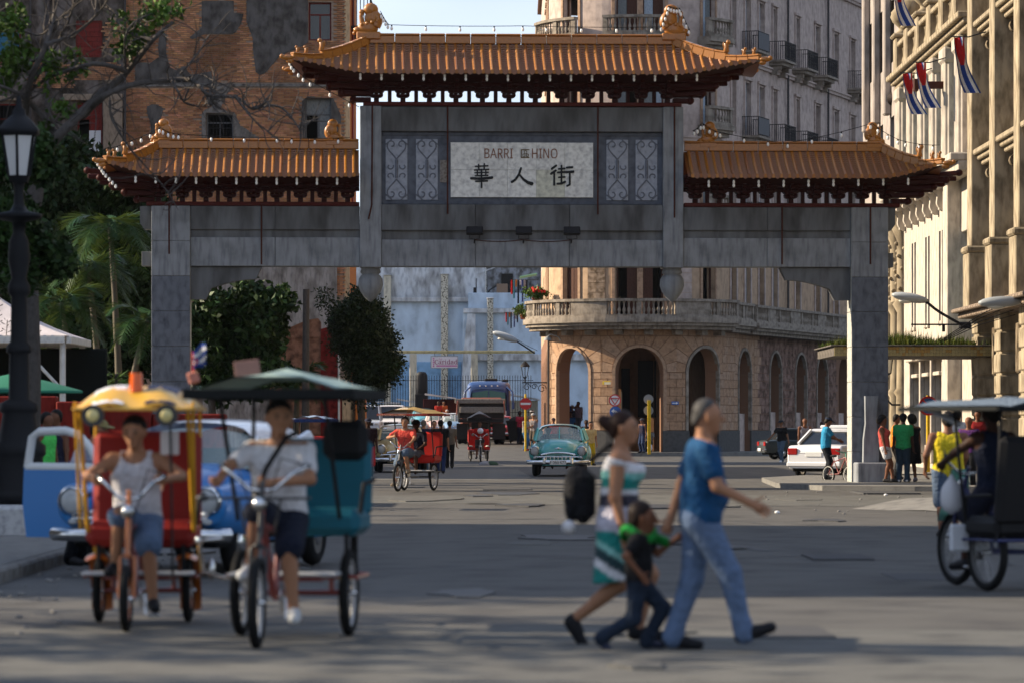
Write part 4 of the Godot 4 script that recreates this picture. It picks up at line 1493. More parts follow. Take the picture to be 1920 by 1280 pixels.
# ---------------------------------------------------------------- the far end of the side street
func build_far_street() -> void:
	var d := 330.0
	var k := d / F
	var fx := func(x: float) -> float: return (x - 960.0) * k
	var fy := func(y: float) -> float: return EYE + (798.0 - y) * k
	var hall := thing("blue_hall", "long pale blue hall with cream pilasters closing the side street", "building", v3(0, 0, -d))
	var blue := mat("pale blue paint", Color(0.6, 0.71, 0.82), 0.9, "mottle", v3(8, 14, 8))
	var blue2 := mat("sky blue paint", Color(0.25, 0.44, 0.66), 0.9, "mottle", v3(5, 5, 5))
	var white := mat("weathered whitewash", Color(0.74, 0.75, 0.77), 0.9, "stain", v3(6, 12, 6), "wear", v3(3, 9, 3))
	var cream := mat("cream pilaster", Color(0.62, 0.56, 0.44), 0.9, "wear", v3(3, 6, 3))
	var spotted := mat("flaking pilaster", Color(0.6, 0.55, 0.45), 0.9, "flake", v3(1.6, 2.2, 1.6))
	var gen := func(called: String, x0, y0, x1, y1, z0, z1, m: Material) -> void:
		var b := MB.new()
		b.bar(v3(fx.call(x0), fy.call(y1), z0), v3(fx.call(x1), fy.call(y0), z1), 0.03)
		part(called, b, m, hall)
	gen.call("wall", 560, 566, 880, 830, -6.0, 0.0, blue)
	gen.call("low_wall_panel", 640, 678, 865, 830, 0.01, 0.12, blue2)
	gen.call("upper_wall", 560, 420, 910, 557, -6.0, -0.6, white)
	gen.call("ledge", 560, 557.5, 882, 566, -6.1, 0.5, white)
	gen.call("wing_wall", 868, 586, 1130, 830, -5.9, 1.6, blue)
	gen.call("wing_upper", 878, 550, 1130, 579, -5.9, 1.2, blue)
	gen.call("wing_ledge", 869, 579.5, 1130, 588, -5.8, 2.0, white)
	gen.call("wing_ledge", 869, 664, 1130, 676, 1.61, 2.1, white)
	gen.call("rear_block",911,380,1130,560,-9.0,-1.4,mat("grey stained render",Color(0.3,0.31,0.33),0.9,"grime",v3(4,6,4)))
	gen.call("window", 940, 512, 962, 560, -1.39, -1.3, mats["unlit room"])
	gen.call("tank_box", 931, 533, 952, 552, 0.2, 1.0, mat("rusty tank", Color(0.25, 0.17, 0.12), 0.9))
	for q in [[720, 517, 733, 830, cream], [827, 515, 840, 830, spotted], [914, 562, 925, 830, spotted]]:
		gen.call("pilaster", q[0], q[1], q[2], q[3], -0.59 if q[0] < 900 else 1.61, 0.75 if q[0] < 900 else 2.3, q[4])
		gen.call("pilaster_cap",q[0] - 1.5,q[1] - 2.0,q[2] + 1.5,q[1] - 0.2,-0.62 if q[0] < 900 else 1.58,0.85 if q[0] < 900 else 2.4,white)
	var b := MB.new()
	b.prism(pv2([w2(fx.call(862),fy.call(830)),w2(fx.call(892),fy.call(830)),w2(fx.call(892),fy.call(590)),w2(fx.call(877),fy.call(590)),w2(fx.call(869),fy.call(670))]),2.12,3.0)
	part("buttress", b, white, hall)
	b = MB.new()
	b.tube([v3(fx.call(890), fy.call(560), 1.0), v3(fx.call(890), fy.call(540), 1.0)], 0.12, 6)
	b.tube([v3(fx.call(893), fy.call(560), 1.0), v3(fx.call(893), fy.call(523), 1.0)], 0.05, 6)
	b.tube([v3(fx.call(910), fy.call(560), 1.0), v3(fx.call(918), fy.call(545), 1.0), v3(fx.call(930), fy.call(537), 1.0)], 0.07, 6)
	part("roof_pipe", b, mats["iron"], hall)
	b = MB.new()
	b.box(v3(fx.call(911), fy.call(507), -0.5), v3(1.7, 0.1, 0.1), 0.0, Basis(Vector3.BACK, 0.36))
	part("tube_lamp", b, white, hall)
	d = 285.0
	k = d / F
	var gx2 := func(x: float) -> float: return (x - 960.0) * k
	var gy2 := func(y: float) -> float: return EYE + (798.0 - y) * k
	var ga := thing("gantry", "cream painted frame of posts and beam across the street end", "gantry", v3(0, 0, -d))
	for q in [[768, 781], [883, 896]]:
		b = MB.new()
		b.bar(v3(gx2.call(q[0]), 0.3, -0.25), v3(gx2.call(q[1]), gy2.call(663), 0.25), 0.03)
		part("post", b, cream, ga)
	b = MB.new()
	b.bar(v3(gx2.call(660), gy2.call(662.5), -0.2), v3(gx2.call(1003), gy2.call(657), 0.2), 0.02)
	part("beam", b, mat("yellow cream", Color(0.5, 0.42, 0.22), 0.85, "wear", v3(3, 3, 3)), ga)
	var sg := thing("shop_sign","white hanging shop sign with pink and maroon lettering under the cream beam","sign",v3(0,0,-d + 0.35))
	b = MB.new()
	b.bar(v3(gx2.call(807.5), gy2.call(690), -0.06), v3(gx2.call(859), gy2.call(667), 0.0), 0.01)
	part("frame", b, mat("grey frame", Color(0.3, 0.3, 0.3), 0.6), sg)
	b = MB.new()
	b.bar(v3(gx2.call(809), gy2.call(689), 0.003), v3(gx2.call(857.8), gy2.call(668.5), 0.02))
	part("face", b, mat("sign white", Color(0.75, 0.68, 0.7), 0.5), sg)
	part_mesh("letters",lettering("Caridad",0.46,0.01,"Droid Serif"),mat("maroon ink",Color(0.28,0.02,0.1),0.6),sg,v3(gx2.call(836.5),gy2.call(678.3),0.03))
	part_mesh("letters",lettering("La",0.18,0.01,"Droid Serif"),mat("pink ink",Color(0.55,0.2,0.36),0.6),sg,v3(gx2.call(826),gy2.call(672.5),0.03))
	b = MB.new()
	b.bar(v3(gx2.call(818), gy2.call(687), 0.021), v3(gx2.call(857), gy2.call(684), 0.026))
	for j in 5:
		b.ball(v3(gx2.call(813), gy2.call(671.5 + 3.6 * j), 0.03), v3(0.09 - 0.02 * (j % 2), 0.06, 0.02), 6)
	part("ornament", b, mats["pink ink"], sg)
	b = MB.new()
	for xx in [815, 851]:
		b.tube([v3(gx2.call(xx), gy2.call(667), -0.03), v3(gx2.call(xx), gy2.call(661), -0.03)], 0.02, 5)
	part("hanger", b, mats["iron"], sg)
	d = 262.0
	k = d / F
	var rx := func(x: float) -> float: return (x - 960.0) * k
	var ry := func(y: float) -> float: return EYE + (798.0 - y) * k
	var fe := thing("fence", "tall dark railing of upright bars in front of the blue hall", "fence", v3(0, 0, -d))
	for j in 68:
		b = MB.new()
		var xx := 672.0 + j * 4.9
		if xx > 1000:
			break
		b.bar(v3(rx.call(xx) - 0.018, 0.4, -0.018), v3(rx.call(xx) + 0.018, ry.call(703), 0.018))
		part("bar", b, mats["iron"], fe)
	b = MB.new()
	for yy in [712, 772]:
		b.bar(v3(rx.call(670), ry.call(yy + 1.0), -0.03), v3(rx.call(1000), ry.call(yy), -0.019))
	part("rail", b, mats["iron"], fe)
	d = 268.0
	k = d / F
	for q in [[600,742,752,744,"low cream corrugated shed behind the railing, under the round tree"],[743,812,756,745,"low cream corrugated shed behind the railing, beside the thick cream post"],[925,1010,745,730,"low cream corrugated shed behind the railing, right of the bus"]]:
		var shed := thing("shed", q[4], "shed", v3(0, 0, -d))
		b = MB.new()
		b.bar(v3(rx.call(q[0]), 0.4, -3), v3(rx.call(q[1]) - 0.01, ry.call(q[2] + 4), 0), 0.01)
		part("wall", b, mat("shed cream", Color(0.5, 0.5, 0.43), 0.85, "wear", v3(0.4, 4, 0.4)), shed)
		for j in int((q[1] - q[0]) / 4.0):
			b = MB.new()
			b.bar(v3(rx.call(q[0] + j * 4.0 + 0.6), 0.45, 0.003), v3(rx.call(q[0] + j * 4.0 + 2.4), ry.call(q[2] + 5), 0.05), 0.01)
			part("corrugation", b, mats["shed cream"], shed)
		b = MB.new()
		b.prism(pv2([w2(rx.call(q[0] - 4),ry.call(q[3])),w2(rx.call(q[1] + 3),ry.call(q[2] + 1)),w2(rx.call(q[1] + 3),ry.call(q[2] + 4)),w2(rx.call(q[0] - 4),ry.call(q[3] + 3))]),-3.3,0.5)
		part("roof", b, white, shed)
	b = MB.new()
	b.lathe([w2(0.001, 0), w2(0.42, 0), w2(0.44, 0.5), w2(0.42, 1.3), w2(0.3, 1.5), w2(0.2, 1.55), w2(0.001, 1.56)], 14)
	b.box(v3(0, -1.5, 0), v3(0.9, 3.0, 0.9), 0.03)
	single("water_tank",b,mat("black tank",Color(0.02,0.021,0.025),0.6),"black water tank on a stand left of the hanging sign","tank",v3(rx.call(789),ry.call(738),-264))
	var st := thing("market_stall", "dim market stall with a white awning and crates behind the railing", "stall", v3(0, 0, -257))
	b = MB.new()
	b.prism(pv2([w2(rx.call(800),ry.call(738)),w2(rx.call(856),ry.call(746)),w2(rx.call(856),ry.call(748)),w2(rx.call(800),ry.call(741))]),-3,1.0)
	part("awning", b, white, st)
	b = MB.new()
	b.bar(v3(rx.call(795), 0.5, -2.5), v3(rx.call(858), ry.call(748), -2.2), 0.02)
	part("back_wall", b, mat("dim red", Color(0.06, 0.015, 0.015), 0.9), st)
	for j in 3:
		b = MB.new()
		b.bar(v3(rx.call(806 + 15 * j), 0.8, -0.6), v3(rx.call(817 + 15 * j), 2.0 + 0.3 * (j % 2), 0.0), 0.03)
		part("crate", b, [mats["red paint"], mats["sign white"], mats["blue shutter"]][j], st)

# ---------------------------------------------------------------- the arcaded corner building
const CC := Vector3(6.55, 0, -201.6)
const CR := 4.6
const TE := 1.25

# u runs along the facade: down the side street, round the corner, then along the avenue; o is the distance outward
func fp(u: float, y: float, o: float) -> Vector3:
	if u < -PI / 2 * CR:
		return CC + v3(-CR - o, y, u + PI / 2 * CR)
	var th := minf(u / CR, TE)
	var p := CC + v3(sin(th) * (CR + o), y, cos(th) * (CR + o))
	if u > TE * CR:
		p += v3(cos(TE), 0, -sin(TE)) * (u - TE * CR)
	return p

# the direction along the facade at u, and out of it
func fbasis(u: float) -> Basis:
	var th := clampf(u / CR, -PI / 2, TE)
	return Basis(Vector3.UP, th)

func fbox(b: MB, u0: float, u1: float, y0: float, y1: float, o0: float, o1: float, bv := 0.0) -> void:
	var cnt := 1 if u0 > TE * CR or u1 < -PI / 2 * CR else maxi(1, int((u1 - u0) / 0.45))
	if bv > 0 and cnt == 1:
		var m := (u0 + u1) * 0.5
		var bs := fbasis(m)
		b.box(fp(m, (y0 + y1) * 0.5, (o0 + o1) * 0.5), v3(u1 - u0, y1 - y0, o1 - o0), bv, bs)
		return
	for k in cnt:
		var a := lerpf(u0, u1, k / float(cnt))
		var e := lerpf(u0, u1, (k + 1) / float(cnt))
		b.quad(fp(a, y0, o1), fp(e, y0, o1), fp(e, y1, o1), fp(a, y1, o1))
		b.quad(fp(e, y0, o0), fp(a, y0, o0), fp(a, y1, o0), fp(e, y1, o0))
		b.quad(fp(a, y1, o1), fp(e, y1, o1), fp(e, y1, o0), fp(a, y1, o0))
		b.quad(fp(e, y0, o1), fp(a, y0, o1), fp(a, y0, o0), fp(e, y0, o0))
		if k == 0:
			b.quad(fp(a, y0, o0), fp(a, y0, o1), fp(a, y1, o1), fp(a, y1, o0))
		if k == cnt - 1:
			b.quad(fp(e, y0, o1), fp(e, y0, o0), fp(e, y1, o0), fp(e, y1, o1))

# a polygon in (u, y) standing proud of the facade
func fpoly(b: MB, poly: PackedVector2Array, o0: float, o1: float) -> void:
	if Geometry2D.is_polygon_clockwise(poly):
		poly.reverse()
	var ids := Geometry2D.triangulate_polygon(poly)
	for k in range(0, ids.size(), 3):
		var a := poly[ids[k]]
		var e := poly[ids[k + 1]]
		var d := poly[ids[k + 2]]
		if (e - a).cross(d - a) < 0:
			var s := e
			e = d
			d = s
		b.tri(fp(a.x, a.y, o1), fp(e.x, e.y, o1), fp(d.x, d.y, o1))
	for k in poly.size():
		var a := poly[k]
		var e := poly[(k + 1) % poly.size()]
		b.quad(fp(a.x, a.y, o0), fp(e.x, e.y, o0), fp(e.x, e.y, o1), fp(a.x, a.y, o1))

func arch_top(u: float, arches: Array) -> float:
	for a in arches:
		var q: float = absf(u - a)
		if q < 1.27:
			return 4.3 + sqrt(maxf(0.0, 1.27 * 1.27 - q * q))
	return 0.0

func baluster_mesh(h: float) -> ArrayMesh:
	var b := MB.new()
	b.lathe([w2(0.075,0),w2(0.075,0.07 * h),w2(0.045,0.12 * h),w2(0.085,0.3 * h),w2(0.08,0.4 * h),w2(0.035,0.62 * h),w2(0.05,0.86 * h),w2(0.075,0.93 * h),w2(0.075,h)],8)
	return b.mesh()

# stone balcony: moulded slab, balustrade with posts and solid panels, handrail
func stone_balcony(parent: Node, u0: float, u1: float, y: float, out: float, solid: Array, m: Material) -> void:
	var b := MB.new()
	fbox(b, u0, u1, y - 0.16, y + 0.1, 0.0, out + 0.12)
	fbox(b, u0, u1, y - 0.32, y - 0.163, 0.0, out - 0.02)
	fbox(b, u0, u1, y - 0.5, y - 0.323, 0.0, out - 0.22)
	var slab := part("balcony_slab", b, m, parent)
	b = MB.new()
	fbox(b, u0, u1, y + 0.103, y + 0.24, out - 0.3, out)
	part("bottom_rail", b, m, slab)
	b = MB.new()
	fbox(b, u0, u1, y + 0.92, y + 1.06, out - 0.32, out + 0.04)
	part("handrail", b, m, slab)
	var me := baluster_mesh(0.68)
	var step := 0.255 * CR / (CR + out) if u0 < TE * CR else 0.27
	var cnt := int((u1 - u0) / step)
	for k in cnt:
		var u := lerpf(u0, u1, (k + 0.5) / cnt)
		var closed := k % 9 == 0 or k == cnt - 1
		for q in solid:
			if u > q[0] and u < q[1]:
				closed = true
		var p := fp(u, y + 0.24, out - 0.14)
		if closed:
			var c := MB.new()
			var w := (u1 - u0) / cnt * 0.5
			fbox(c, u - w, u + w - 0.002, y + 0.243, y + 0.918, out - 0.26, out - 0.03)
			part("balustrade_panel", c, m, slab)
		else:
			part_mesh("baluster", me, m, slab, p)

func iron_balcony(parent: Node, uc: float, w: float, y: float, stone: Material, full := false) -> void:
	var b := MB.new()
	fbox(b, uc - w / 2, uc + w / 2, y - 0.12, y, 0.0, 0.95)
	fbox(b, uc - w / 2 + 0.1, uc + w / 2 - 0.1, y - 0.3, y - 0.123, 0.0, 0.75)
	for e in [-0.35, 0.35]:
		fbox(b, uc + e * w - 0.12, uc + e * w + 0.12, y - 0.8, y - 0.303, 0.0, 0.4)
		fbox(b, uc + e * w - 0.11, uc + e * w + 0.11, y - 0.55, y - 0.304, 0.4, 0.6)
	var slab := part("balcony_slab", b, stone, parent)
	var r := MB.new()
	var n := int(w / 0.13)
	for k in n + 1:
		var u := lerpf(uc - w / 2 + 0.04, uc + w / 2 - 0.04, k / float(n))
		r.tube([fp(u, y, 0.9), fp(u, y + 1.0, 0.9)], 0.014, 4, false)
		if k % 2 == 0 and k < n:
			var u2 := u + w / n
			r.tube([fp(u, y + 0.25, 0.9), fp(u2, y + 0.4, 0.9), fp(u, y + 0.55, 0.9), fp(u2, y + 0.7, 0.9)], 0.012, 4, false)
	for e in [-1.0, 1.0]:
		for k in 8:
			var o := lerpf(0.05, 0.9, k / 7.0)
			r.tube([fp(uc + e * (w / 2 - 0.04), y, o), fp(uc + e * (w / 2 - 0.04), y + 1.0, o)], 0.014, 4, false)
		r.tube([fp(uc + e * (w / 2 - 0.04), y + 1.0, 0.0), fp(uc + e * (w / 2 - 0.04), y + 1.0, 0.92)], 0.022, 5)
	for yy in [0.1, 0.85, 1.0]:
		r.tube([fp(uc - w / 2, y + yy, 0.9), fp(uc + w / 2, y + yy, 0.9)], 0.022 if yy == 1.0 else 0.014, 5)
	part("railing", r, mats["iron"], slab)
	if full:
		var c := MB.new()
		fbox(c, uc - w / 2 + 0.02, uc + w / 2 - 0.02, y + 0.08, y + 0.96, 0.915, 0.93)
		part("screen_board", c, mat("tin sheet", Color(0.09, 0.09, 0.1), 0.6, "wear", v3(0.8, 0.8, 0.8)), slab)

func build_corner() -> void:
	var cb := thing("corner_building", "round cornered arcaded building with stone balconies beyond the archway", "building")
	var stone := mat("orange stone", Color(0.43, 0.265, 0.165), 0.85, "mottle", v3(1.2, 1.2, 1.2), "wear", v3(3, 3, 3))
	var stone_b := mat("orange stone light", Color(0.46, 0.3, 0.2), 0.85, "mottle", v3(1.2, 1.2, 1.2), "wear", v3(3, 3, 3))
	var joint := mat("stone joint", Color(0.2, 0.11, 0.07), 0.95)
	var wallm := mat("pinkish render", Color(0.57, 0.455, 0.4), 0.9, "mottle", v3(3, 3, 3), "wear", v3(4, 9, 4))
	var grey := mat("blackened stone", Color(0.34, 0.29, 0.24), 0.9, "stain", v3(2.5, 1.8, 2.5), "wear", v3(1, 3, 1))
	var plinth := mat("grey plinth", Color(0.085, 0.082, 0.08), 0.85, "wear", v3(2, 2, 2))
	var dark: Material = mats["unlit room"]
	var ue := TE * CR
	var ul := -PI / 2 * CR
	var arches := [-3.98,0.0,3.9,ue + 4.6,ue + 11.2,ue + 16.9,ue + 21.9,ue + 27.4,ue + 33.0,ul - 4.0,ul - 9.4,ul - 15.0,ul - 20.6,ul - 26.0,ul - 32.0,ul - 38.0,ul - 44.0,ul - 50.0]
	var uR := ue + 38.0
	var uL := ul - 55.0
	var b := MB.new()
	var u := uL
	while u < uR:
		var du := 0.15
		var near := false
		for a in arches:
			if absf(u + du * 0.5 - a) < 1.5:
				near = true
		if not near:
			du = 0.3
		var nx := minf(u + du, uR)
		for a in arches:
			for e in [a - 1.27, a + 1.27]:
				if e > u + 0.001 and e < nx:
					nx = e
		var m := (u + nx) * 0.5
		var y0 := 0.0
		var y1 := 0.0
		if arch_top(m, arches) > 0:
			y0 = maxf(4.3, arch_top(u, arches))
			y1 = maxf(4.3, arch_top(nx, arches))
			b.quad(fp(nx, y1, 0), fp(u, y0, 0), fp(u, y0, -0.7), fp(nx, y1, -0.7))
		b.quad(fp(u, y0, 0), fp(nx, y1, 0), fp(nx, 6.6, 0), fp(u, 6.6, 0))
		b.quad(fp(nx, y1, -0.7), fp(u, y0, -0.7), fp(u, 6.6, -0.7), fp(nx, 6.6, -0.7))
		u = nx
	for a in arches:
		b.quad(fp(a - 1.27, 0, -0.7), fp(a - 1.27, 0, 0), fp(a - 1.27, 4.3, 0), fp(a - 1.27, 4.3, -0.7))
		b.quad(fp(a + 1.27, 0, 0), fp(a + 1.27, 0, -0.7), fp(a + 1.27, 4.3, -0.7), fp(a + 1.27, 4.3, 0))
	var wall := part("arcade_wall", b, joint, cb)
	b = MB.new()
	var edges := arches.duplicate()
	edges.sort()
	for k in edges.size() - 1:
		if edges[k] > ul - 20:
			var p := MB.new()
			fbox(p, edges[k] + 1.2, edges[k + 1] - 1.2, 0.0, 1.3, 0.005, 0.1)
			part("plinth", p, plinth, wall)
	for k in range(3, 9):
		var p := MB.new()
		fbox(p, arches[k] - 1.26, arches[k] + 1.26, 0.0, 2.3 if k > 3 else 2.2, -0.5, -0.3)
		part("parapet_wall", p, wallm, wall)
	var stones := []
	for a in arches:
		if a < ul - 5 or a > ue + 24:
			continue
		for k in 11:
			var a0 := PI * k / 11.0
			var a1 := PI * (k + 1) / 11.0
			var w := PackedVector2Array()
			for q in 4:
				var t := lerpf(a0, a1, q / 3.0)
				w.append(w2(a - cos(t) * 1.42, 4.3 + sin(t) * 1.42))
			for q in 4:
				var t := lerpf(a1, a0, q / 3.0)
				w.append(w2(a - cos(t) * 2.5, 4.3 + sin(t) * 2.5))
			for c in Geometry2D.intersect_polygons(w, rect2(a - 1.96, 4.28, a + 1.96, 6.16)):
				stones.append(c)
		var ring := MB.new()
		for k in 22:
			var t0 := -0.0 + PI * k / 22.0
			var t1 := PI * (k + 1) / 22.0
			fpoly(ring,pv2([w2(a - cos(t0) * 1.25,4.3 + sin(t0) * 1.25),w2(a - cos(t1) * 1.25,4.3 + sin(t1) * 1.25),w2(a - cos(t1) * 1.4,4.3 + sin(t1) * 1.4),w2(a - cos(t0) * 1.4,4.3 + sin(t0) * 1.4)]),-0.1,0.09)
		for e in [-1.0, 1.0]:
			fpoly(ring, rect2(a + e * 1.25 if e > 0 else a - 1.4, 1.3, a + 1.4 if e > 0 else a - 1.25, 4.3), -0.1, 0.09)
		part("archivolt", ring, stone_b if a < 2 else grey, wall)
	var y := 1.32
	var row := 0
	while y < 6.5:
		var h := 0.44
		var uu := ul - 5.6 - (0.36 if row % 2 else 0.0)
		while uu < ue + 25:
			var blk := rect2(uu, y, uu + 0.72, minf(y + h, 6.56))
			var pcs := [blk]
			for a in arches:
				if absf(uu + 0.36 - a) < 3.5:
					var cut := rect2(a - 1.4, 0.0, a + 1.4, 4.3)
					var nxt := []
					for pc in pcs:
						nxt.append_array(Geometry2D.clip_polygons(pc, cut))
					pcs = nxt
					if y + h > 4.28:
						var disc := pv2([w2(a - 1.96, 4.28)])
						disc.append_array(pv2([w2(a - 1.96, 5.75), w2(a - 1.5, 6.16), w2(a + 1.5, 6.16), w2(a + 1.96, 5.75), w2(a + 1.96, 4.28)]))
						nxt = []
						for pc in pcs:
							nxt.append_array(Geometry2D.clip_polygons(pc, disc))
						pcs = nxt
			for pc in pcs:
				stones.append(pc)
			uu += 0.72
		y += h
		row += 1
	var shown := 0
	var many := MB.new()
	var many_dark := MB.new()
	stones.sort_custom(func(p, q): return absf(p[0].x) < absf(q[0].x))
	for st in stones:
		for c in Geometry2D.offset_polygon(st, -0.014):
			if Geometry2D.triangulate_polygon(c).is_empty() or absf(poly_area(c)) < 0.012:
				continue
			if shown < 296:
				var m := MB.new()
				fpoly(m, c, 0.0, 0.04 + 0.008 * rng.randf())
				part("stone_block", m, stone if rng.randf() < 0.6 else stone_b, wall)
				shown += 1
			else:
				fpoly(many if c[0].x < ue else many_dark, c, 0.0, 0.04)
	for m in [[many,stone],[many_dark,mat("shade toned stone",Color(0.3,0.19,0.15),0.9,"mottle",v3(1.2,1.2,1.2),"grime",v3(4,4,4))]]:  # avenue side blocks: grimed, and darker with shade put into the colour
		if m[0].v.size():
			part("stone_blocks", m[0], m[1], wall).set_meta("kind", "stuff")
	b = MB.new()
	var line := [v3(5.75,0,-258),v3(5.75,0,-204.8),v3(7.6,0,-203.9),v3(9.4,0,-206),v3(9.4 + 0.315 * 36,0,-206 - 0.949 * 36)]
	for k in 4:
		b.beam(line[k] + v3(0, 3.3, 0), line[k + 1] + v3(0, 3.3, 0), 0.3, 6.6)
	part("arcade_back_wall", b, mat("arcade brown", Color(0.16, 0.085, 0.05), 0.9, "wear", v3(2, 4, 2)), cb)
	b = MB.new()
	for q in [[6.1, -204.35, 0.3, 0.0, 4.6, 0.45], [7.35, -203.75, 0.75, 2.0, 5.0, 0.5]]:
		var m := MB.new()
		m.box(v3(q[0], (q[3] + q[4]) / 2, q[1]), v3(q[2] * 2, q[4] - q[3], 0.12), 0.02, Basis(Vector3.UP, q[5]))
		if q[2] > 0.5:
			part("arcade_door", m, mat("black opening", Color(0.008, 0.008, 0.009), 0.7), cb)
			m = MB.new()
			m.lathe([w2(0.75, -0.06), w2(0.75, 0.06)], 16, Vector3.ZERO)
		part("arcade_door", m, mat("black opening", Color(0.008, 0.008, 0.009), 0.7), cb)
	var floors := [6.97, 12.4, 16.96, 21.5]
	var bays := [-0.87 * CR, -0.15 * CR, 0.16 * CR, 0.92 * CR]
	for q in [2.4, 5.3, 8.2, 11.1, 16.2, 20.9, 25.4, 29.6, 34.9]:
		bays.append(ue + q)
	for q in [2.0, 5.5, 9.0, 12.5, 16.0, 22.0, 28.0, 34.0]:
		bays.append(ul - q)
	var holes := []
	for f in 4:
		for q in bays:
			var small: bool = q > ue and int(q * 10) % 3 == 0 and f > 0
			holes.append([q - (0.42 if small else 0.56),floors[f] + 0.12,q + (0.42 if small else 0.56),floors[f] + (2.9 if f else 3.5)])
	b = MB.new()
	var f3 := func(uu: float, yy: float, oo: float) -> Vector3: return fp(uu, yy, oo)
	var low_holes := []
	var high_holes := []
	for h in holes:
		if h[1] < 11.0:
			low_holes.append(h)
		else:
			high_holes.append(h)
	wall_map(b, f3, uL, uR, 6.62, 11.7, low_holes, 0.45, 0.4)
	part("first_floor_wall", b, mat("bounce toned render", Color(0.52, 0.36, 0.24), 0.9, "mottle", v3(3, 3, 3), "wear", v3(4, 9, 4)), cb)  # first floor colour warmed: sun bounce from the street put into it
	b = MB.new()
	wall_map(b, f3, uL, uR, 11.7, 29.0, high_holes, 0.45, 0.4)
	var upper := part("upper_wall", b, wallm, cb)
	for yy in [[6.603, 6.617], [12.2, 12.35], [16.8, 16.92], [21.3, 21.45], [29.003, 29.3]]:
		b = MB.new()
		var foot := PackedVector2Array()
		var s := uL
		while s < uR + 0.01:
			var p := fp(s, 0, -0.01 if yy[0] < 29 else 0.25)
			foot.append(w2(p.x, p.z))
			s += 0.5 if absf(s) < 9 else 6.0
		foot.append(w2(30, -245))
		foot.append(w2(30, -264))
		b.prism(foot, yy[0], yy[1], Transform3D(Basis(v3(1, 0, 0), v3(0, 0, 1), v3(0, 1, 0)), Vector3.ZERO))
		part("floor_slab", b, mats["arcade brown"], cb)
	b = MB.new()
	for k in 4:
		b.beam(line[k] + v3(0.2, 17.8, 0), line[k + 1] + v3(0.2, 17.8, 0), 0.3, 22.2)
	part("inner_wall", b, dark, cb)
	var shut := [mat("brown shutter",Color(0.075,0.035,0.025),0.75,"wear",v3(0.6,1.5,0.6)),mat("pale blue shutter",Color(0.32,0.38,0.45),0.75,"wear",v3(0.6,1.5,0.6)),mat("grey boards",Color(0.17,0.185,0.19),0.85)]
	for k in holes.size():
		var h = holes[k]
		var uc: float = (h[0] + h[2]) * 0.5
		if uc < ul - 14:
			continue
		var w := MB.new()
		var hw: float = (h[2] - h[0]) * 0.5
		for e in [-1.0, 1.0]:
			fbox(w, uc + e * (hw - 0.04) - 0.04, uc + e * (hw - 0.04) + 0.04, h[1], h[3], -0.3, -0.2, 0.01)
		fbox(w, uc - hw + 0.08, uc + hw - 0.08, h[3] - 0.09, h[3], -0.3, -0.2, 0.01)
		fbox(w, uc - hw + 0.08, uc + hw - 0.08, h[3] - 0.75, h[3] - 0.68, -0.3, -0.2, 0.01)
		var wp := part("window", w, shut[rng.randi() % 2] if uc > ue else shut[0], cb)
		for e in [-1.0, 1.0]:
			if rng.randf() < 0.3:
				continue
			var l := MB.new()
			fbox(l, uc + e * hw * 0.46 - hw * 0.42, uc + e * hw * 0.46 + hw * 0.42, h[1] + 0.02, h[3] - 0.78, -0.28, -0.24, 0.01)
			part("shutter", l, shut[0] if uc < ue and h[1] < 12 else shut[rng.randi() % 3], wp)
		var sr := MB.new()
		for e in [-1.0, 1.0]:
			fbox(sr, uc + e * (hw + 0.1) - 0.09, uc + e * (hw + 0.1) + 0.09, h[1] - 0.1, h[3] + 0.1, 0.004, 0.07, 0.015)
		fbox(sr, uc - hw - 0.26, uc + hw + 0.26, h[3] + 0.103, h[3] + 0.27, 0.004, 0.14, 0.02)
		part("window_surround", sr, stone_b if uc < ue else wallm, wp)
	for q in [-0.5 * CR, 0.52 * CR]:
		for k in 7:
			var m := MB.new()
			fbox(m, q - 0.5, q + 0.5, 7.4 + k * 0.5, 7.88 + k * 0.5, 0.004, 0.03 + 0.006 * (k % 2))
			part("stone_block", m, mat("dark block", Color(0.25, 0.19, 0.145), 0.9, "grime", v3(2, 2, 2)) if q < 0 else wallm, upper)
	stone_balcony(cb, -1.62 * CR, 1.11 * CR, floors[0], 1.26, [[-3.0, -1.35], [1.4, 3.1]], grey)
	stone_balcony(cb, 1.17 * CR, ue + 3.2, floors[0] - 0.06, 0.95, [[ue + 0.9, ue + 1.5]], grey)
	stone_balcony(cb,ue + 3.4,ue + 36.0,floors[0] - 0.1,1.05,[[ue + 6,ue + 7.5],[ue + 11,ue + 13],[ue + 17,ue + 19],[ue + 22,ue + 36]],grey)
	for f in range(1, 4):
		stone_balcony(cb, -1.4 * CR, -0.66 * CR, floors[f], 0.85, [], grey)
		stone_balcony(cb, -0.36 * CR, 0.4 * CR, floors[f], 0.85, [[0.0, 0.2]], grey)
		stone_balcony(cb, 0.72 * CR, 1.14 * CR, floors[f], 0.85, [], grey)
		iron_balcony(cb, ue + 5.3, 2.3, floors[f], grey, true)
		iron_balcony(cb, ue + 11.1, 2.5, floors[f], grey)
		iron_balcony(cb, ue + 16.2, 2.5, floors[f], grey)
		iron_balcony(cb, ue + 20.9, 2.5, floors[f], grey)
		iron_balcony(cb, ue + 29.6, 2.6, floors[f], grey)
		iron_balcony(cb, ue + 34.9, 2.6, floors[f], grey)
	for k in 9:
		var m := MB.new()
		var uu := lerpf(-1.5 * CR, 1.05 * CR, k / 8.0)
		fbox(m, uu - 0.22, uu + 0.22, 6.2, 6.47, 0.0, 0.5, 0.02)
		part("corbel", m, grey, cb)
	b = MB.new()
	for yy in [11.6, 16.2, 20.8, 26.6]:
		fbox(b, ul - 12, uR, yy, yy + 0.16, 0.003, 0.14)
		fbox(b, ul - 12, uR, yy + 0.163, yy + 0.26, 0.003, 0.22)
	part("string_course", b, wallm, upper)
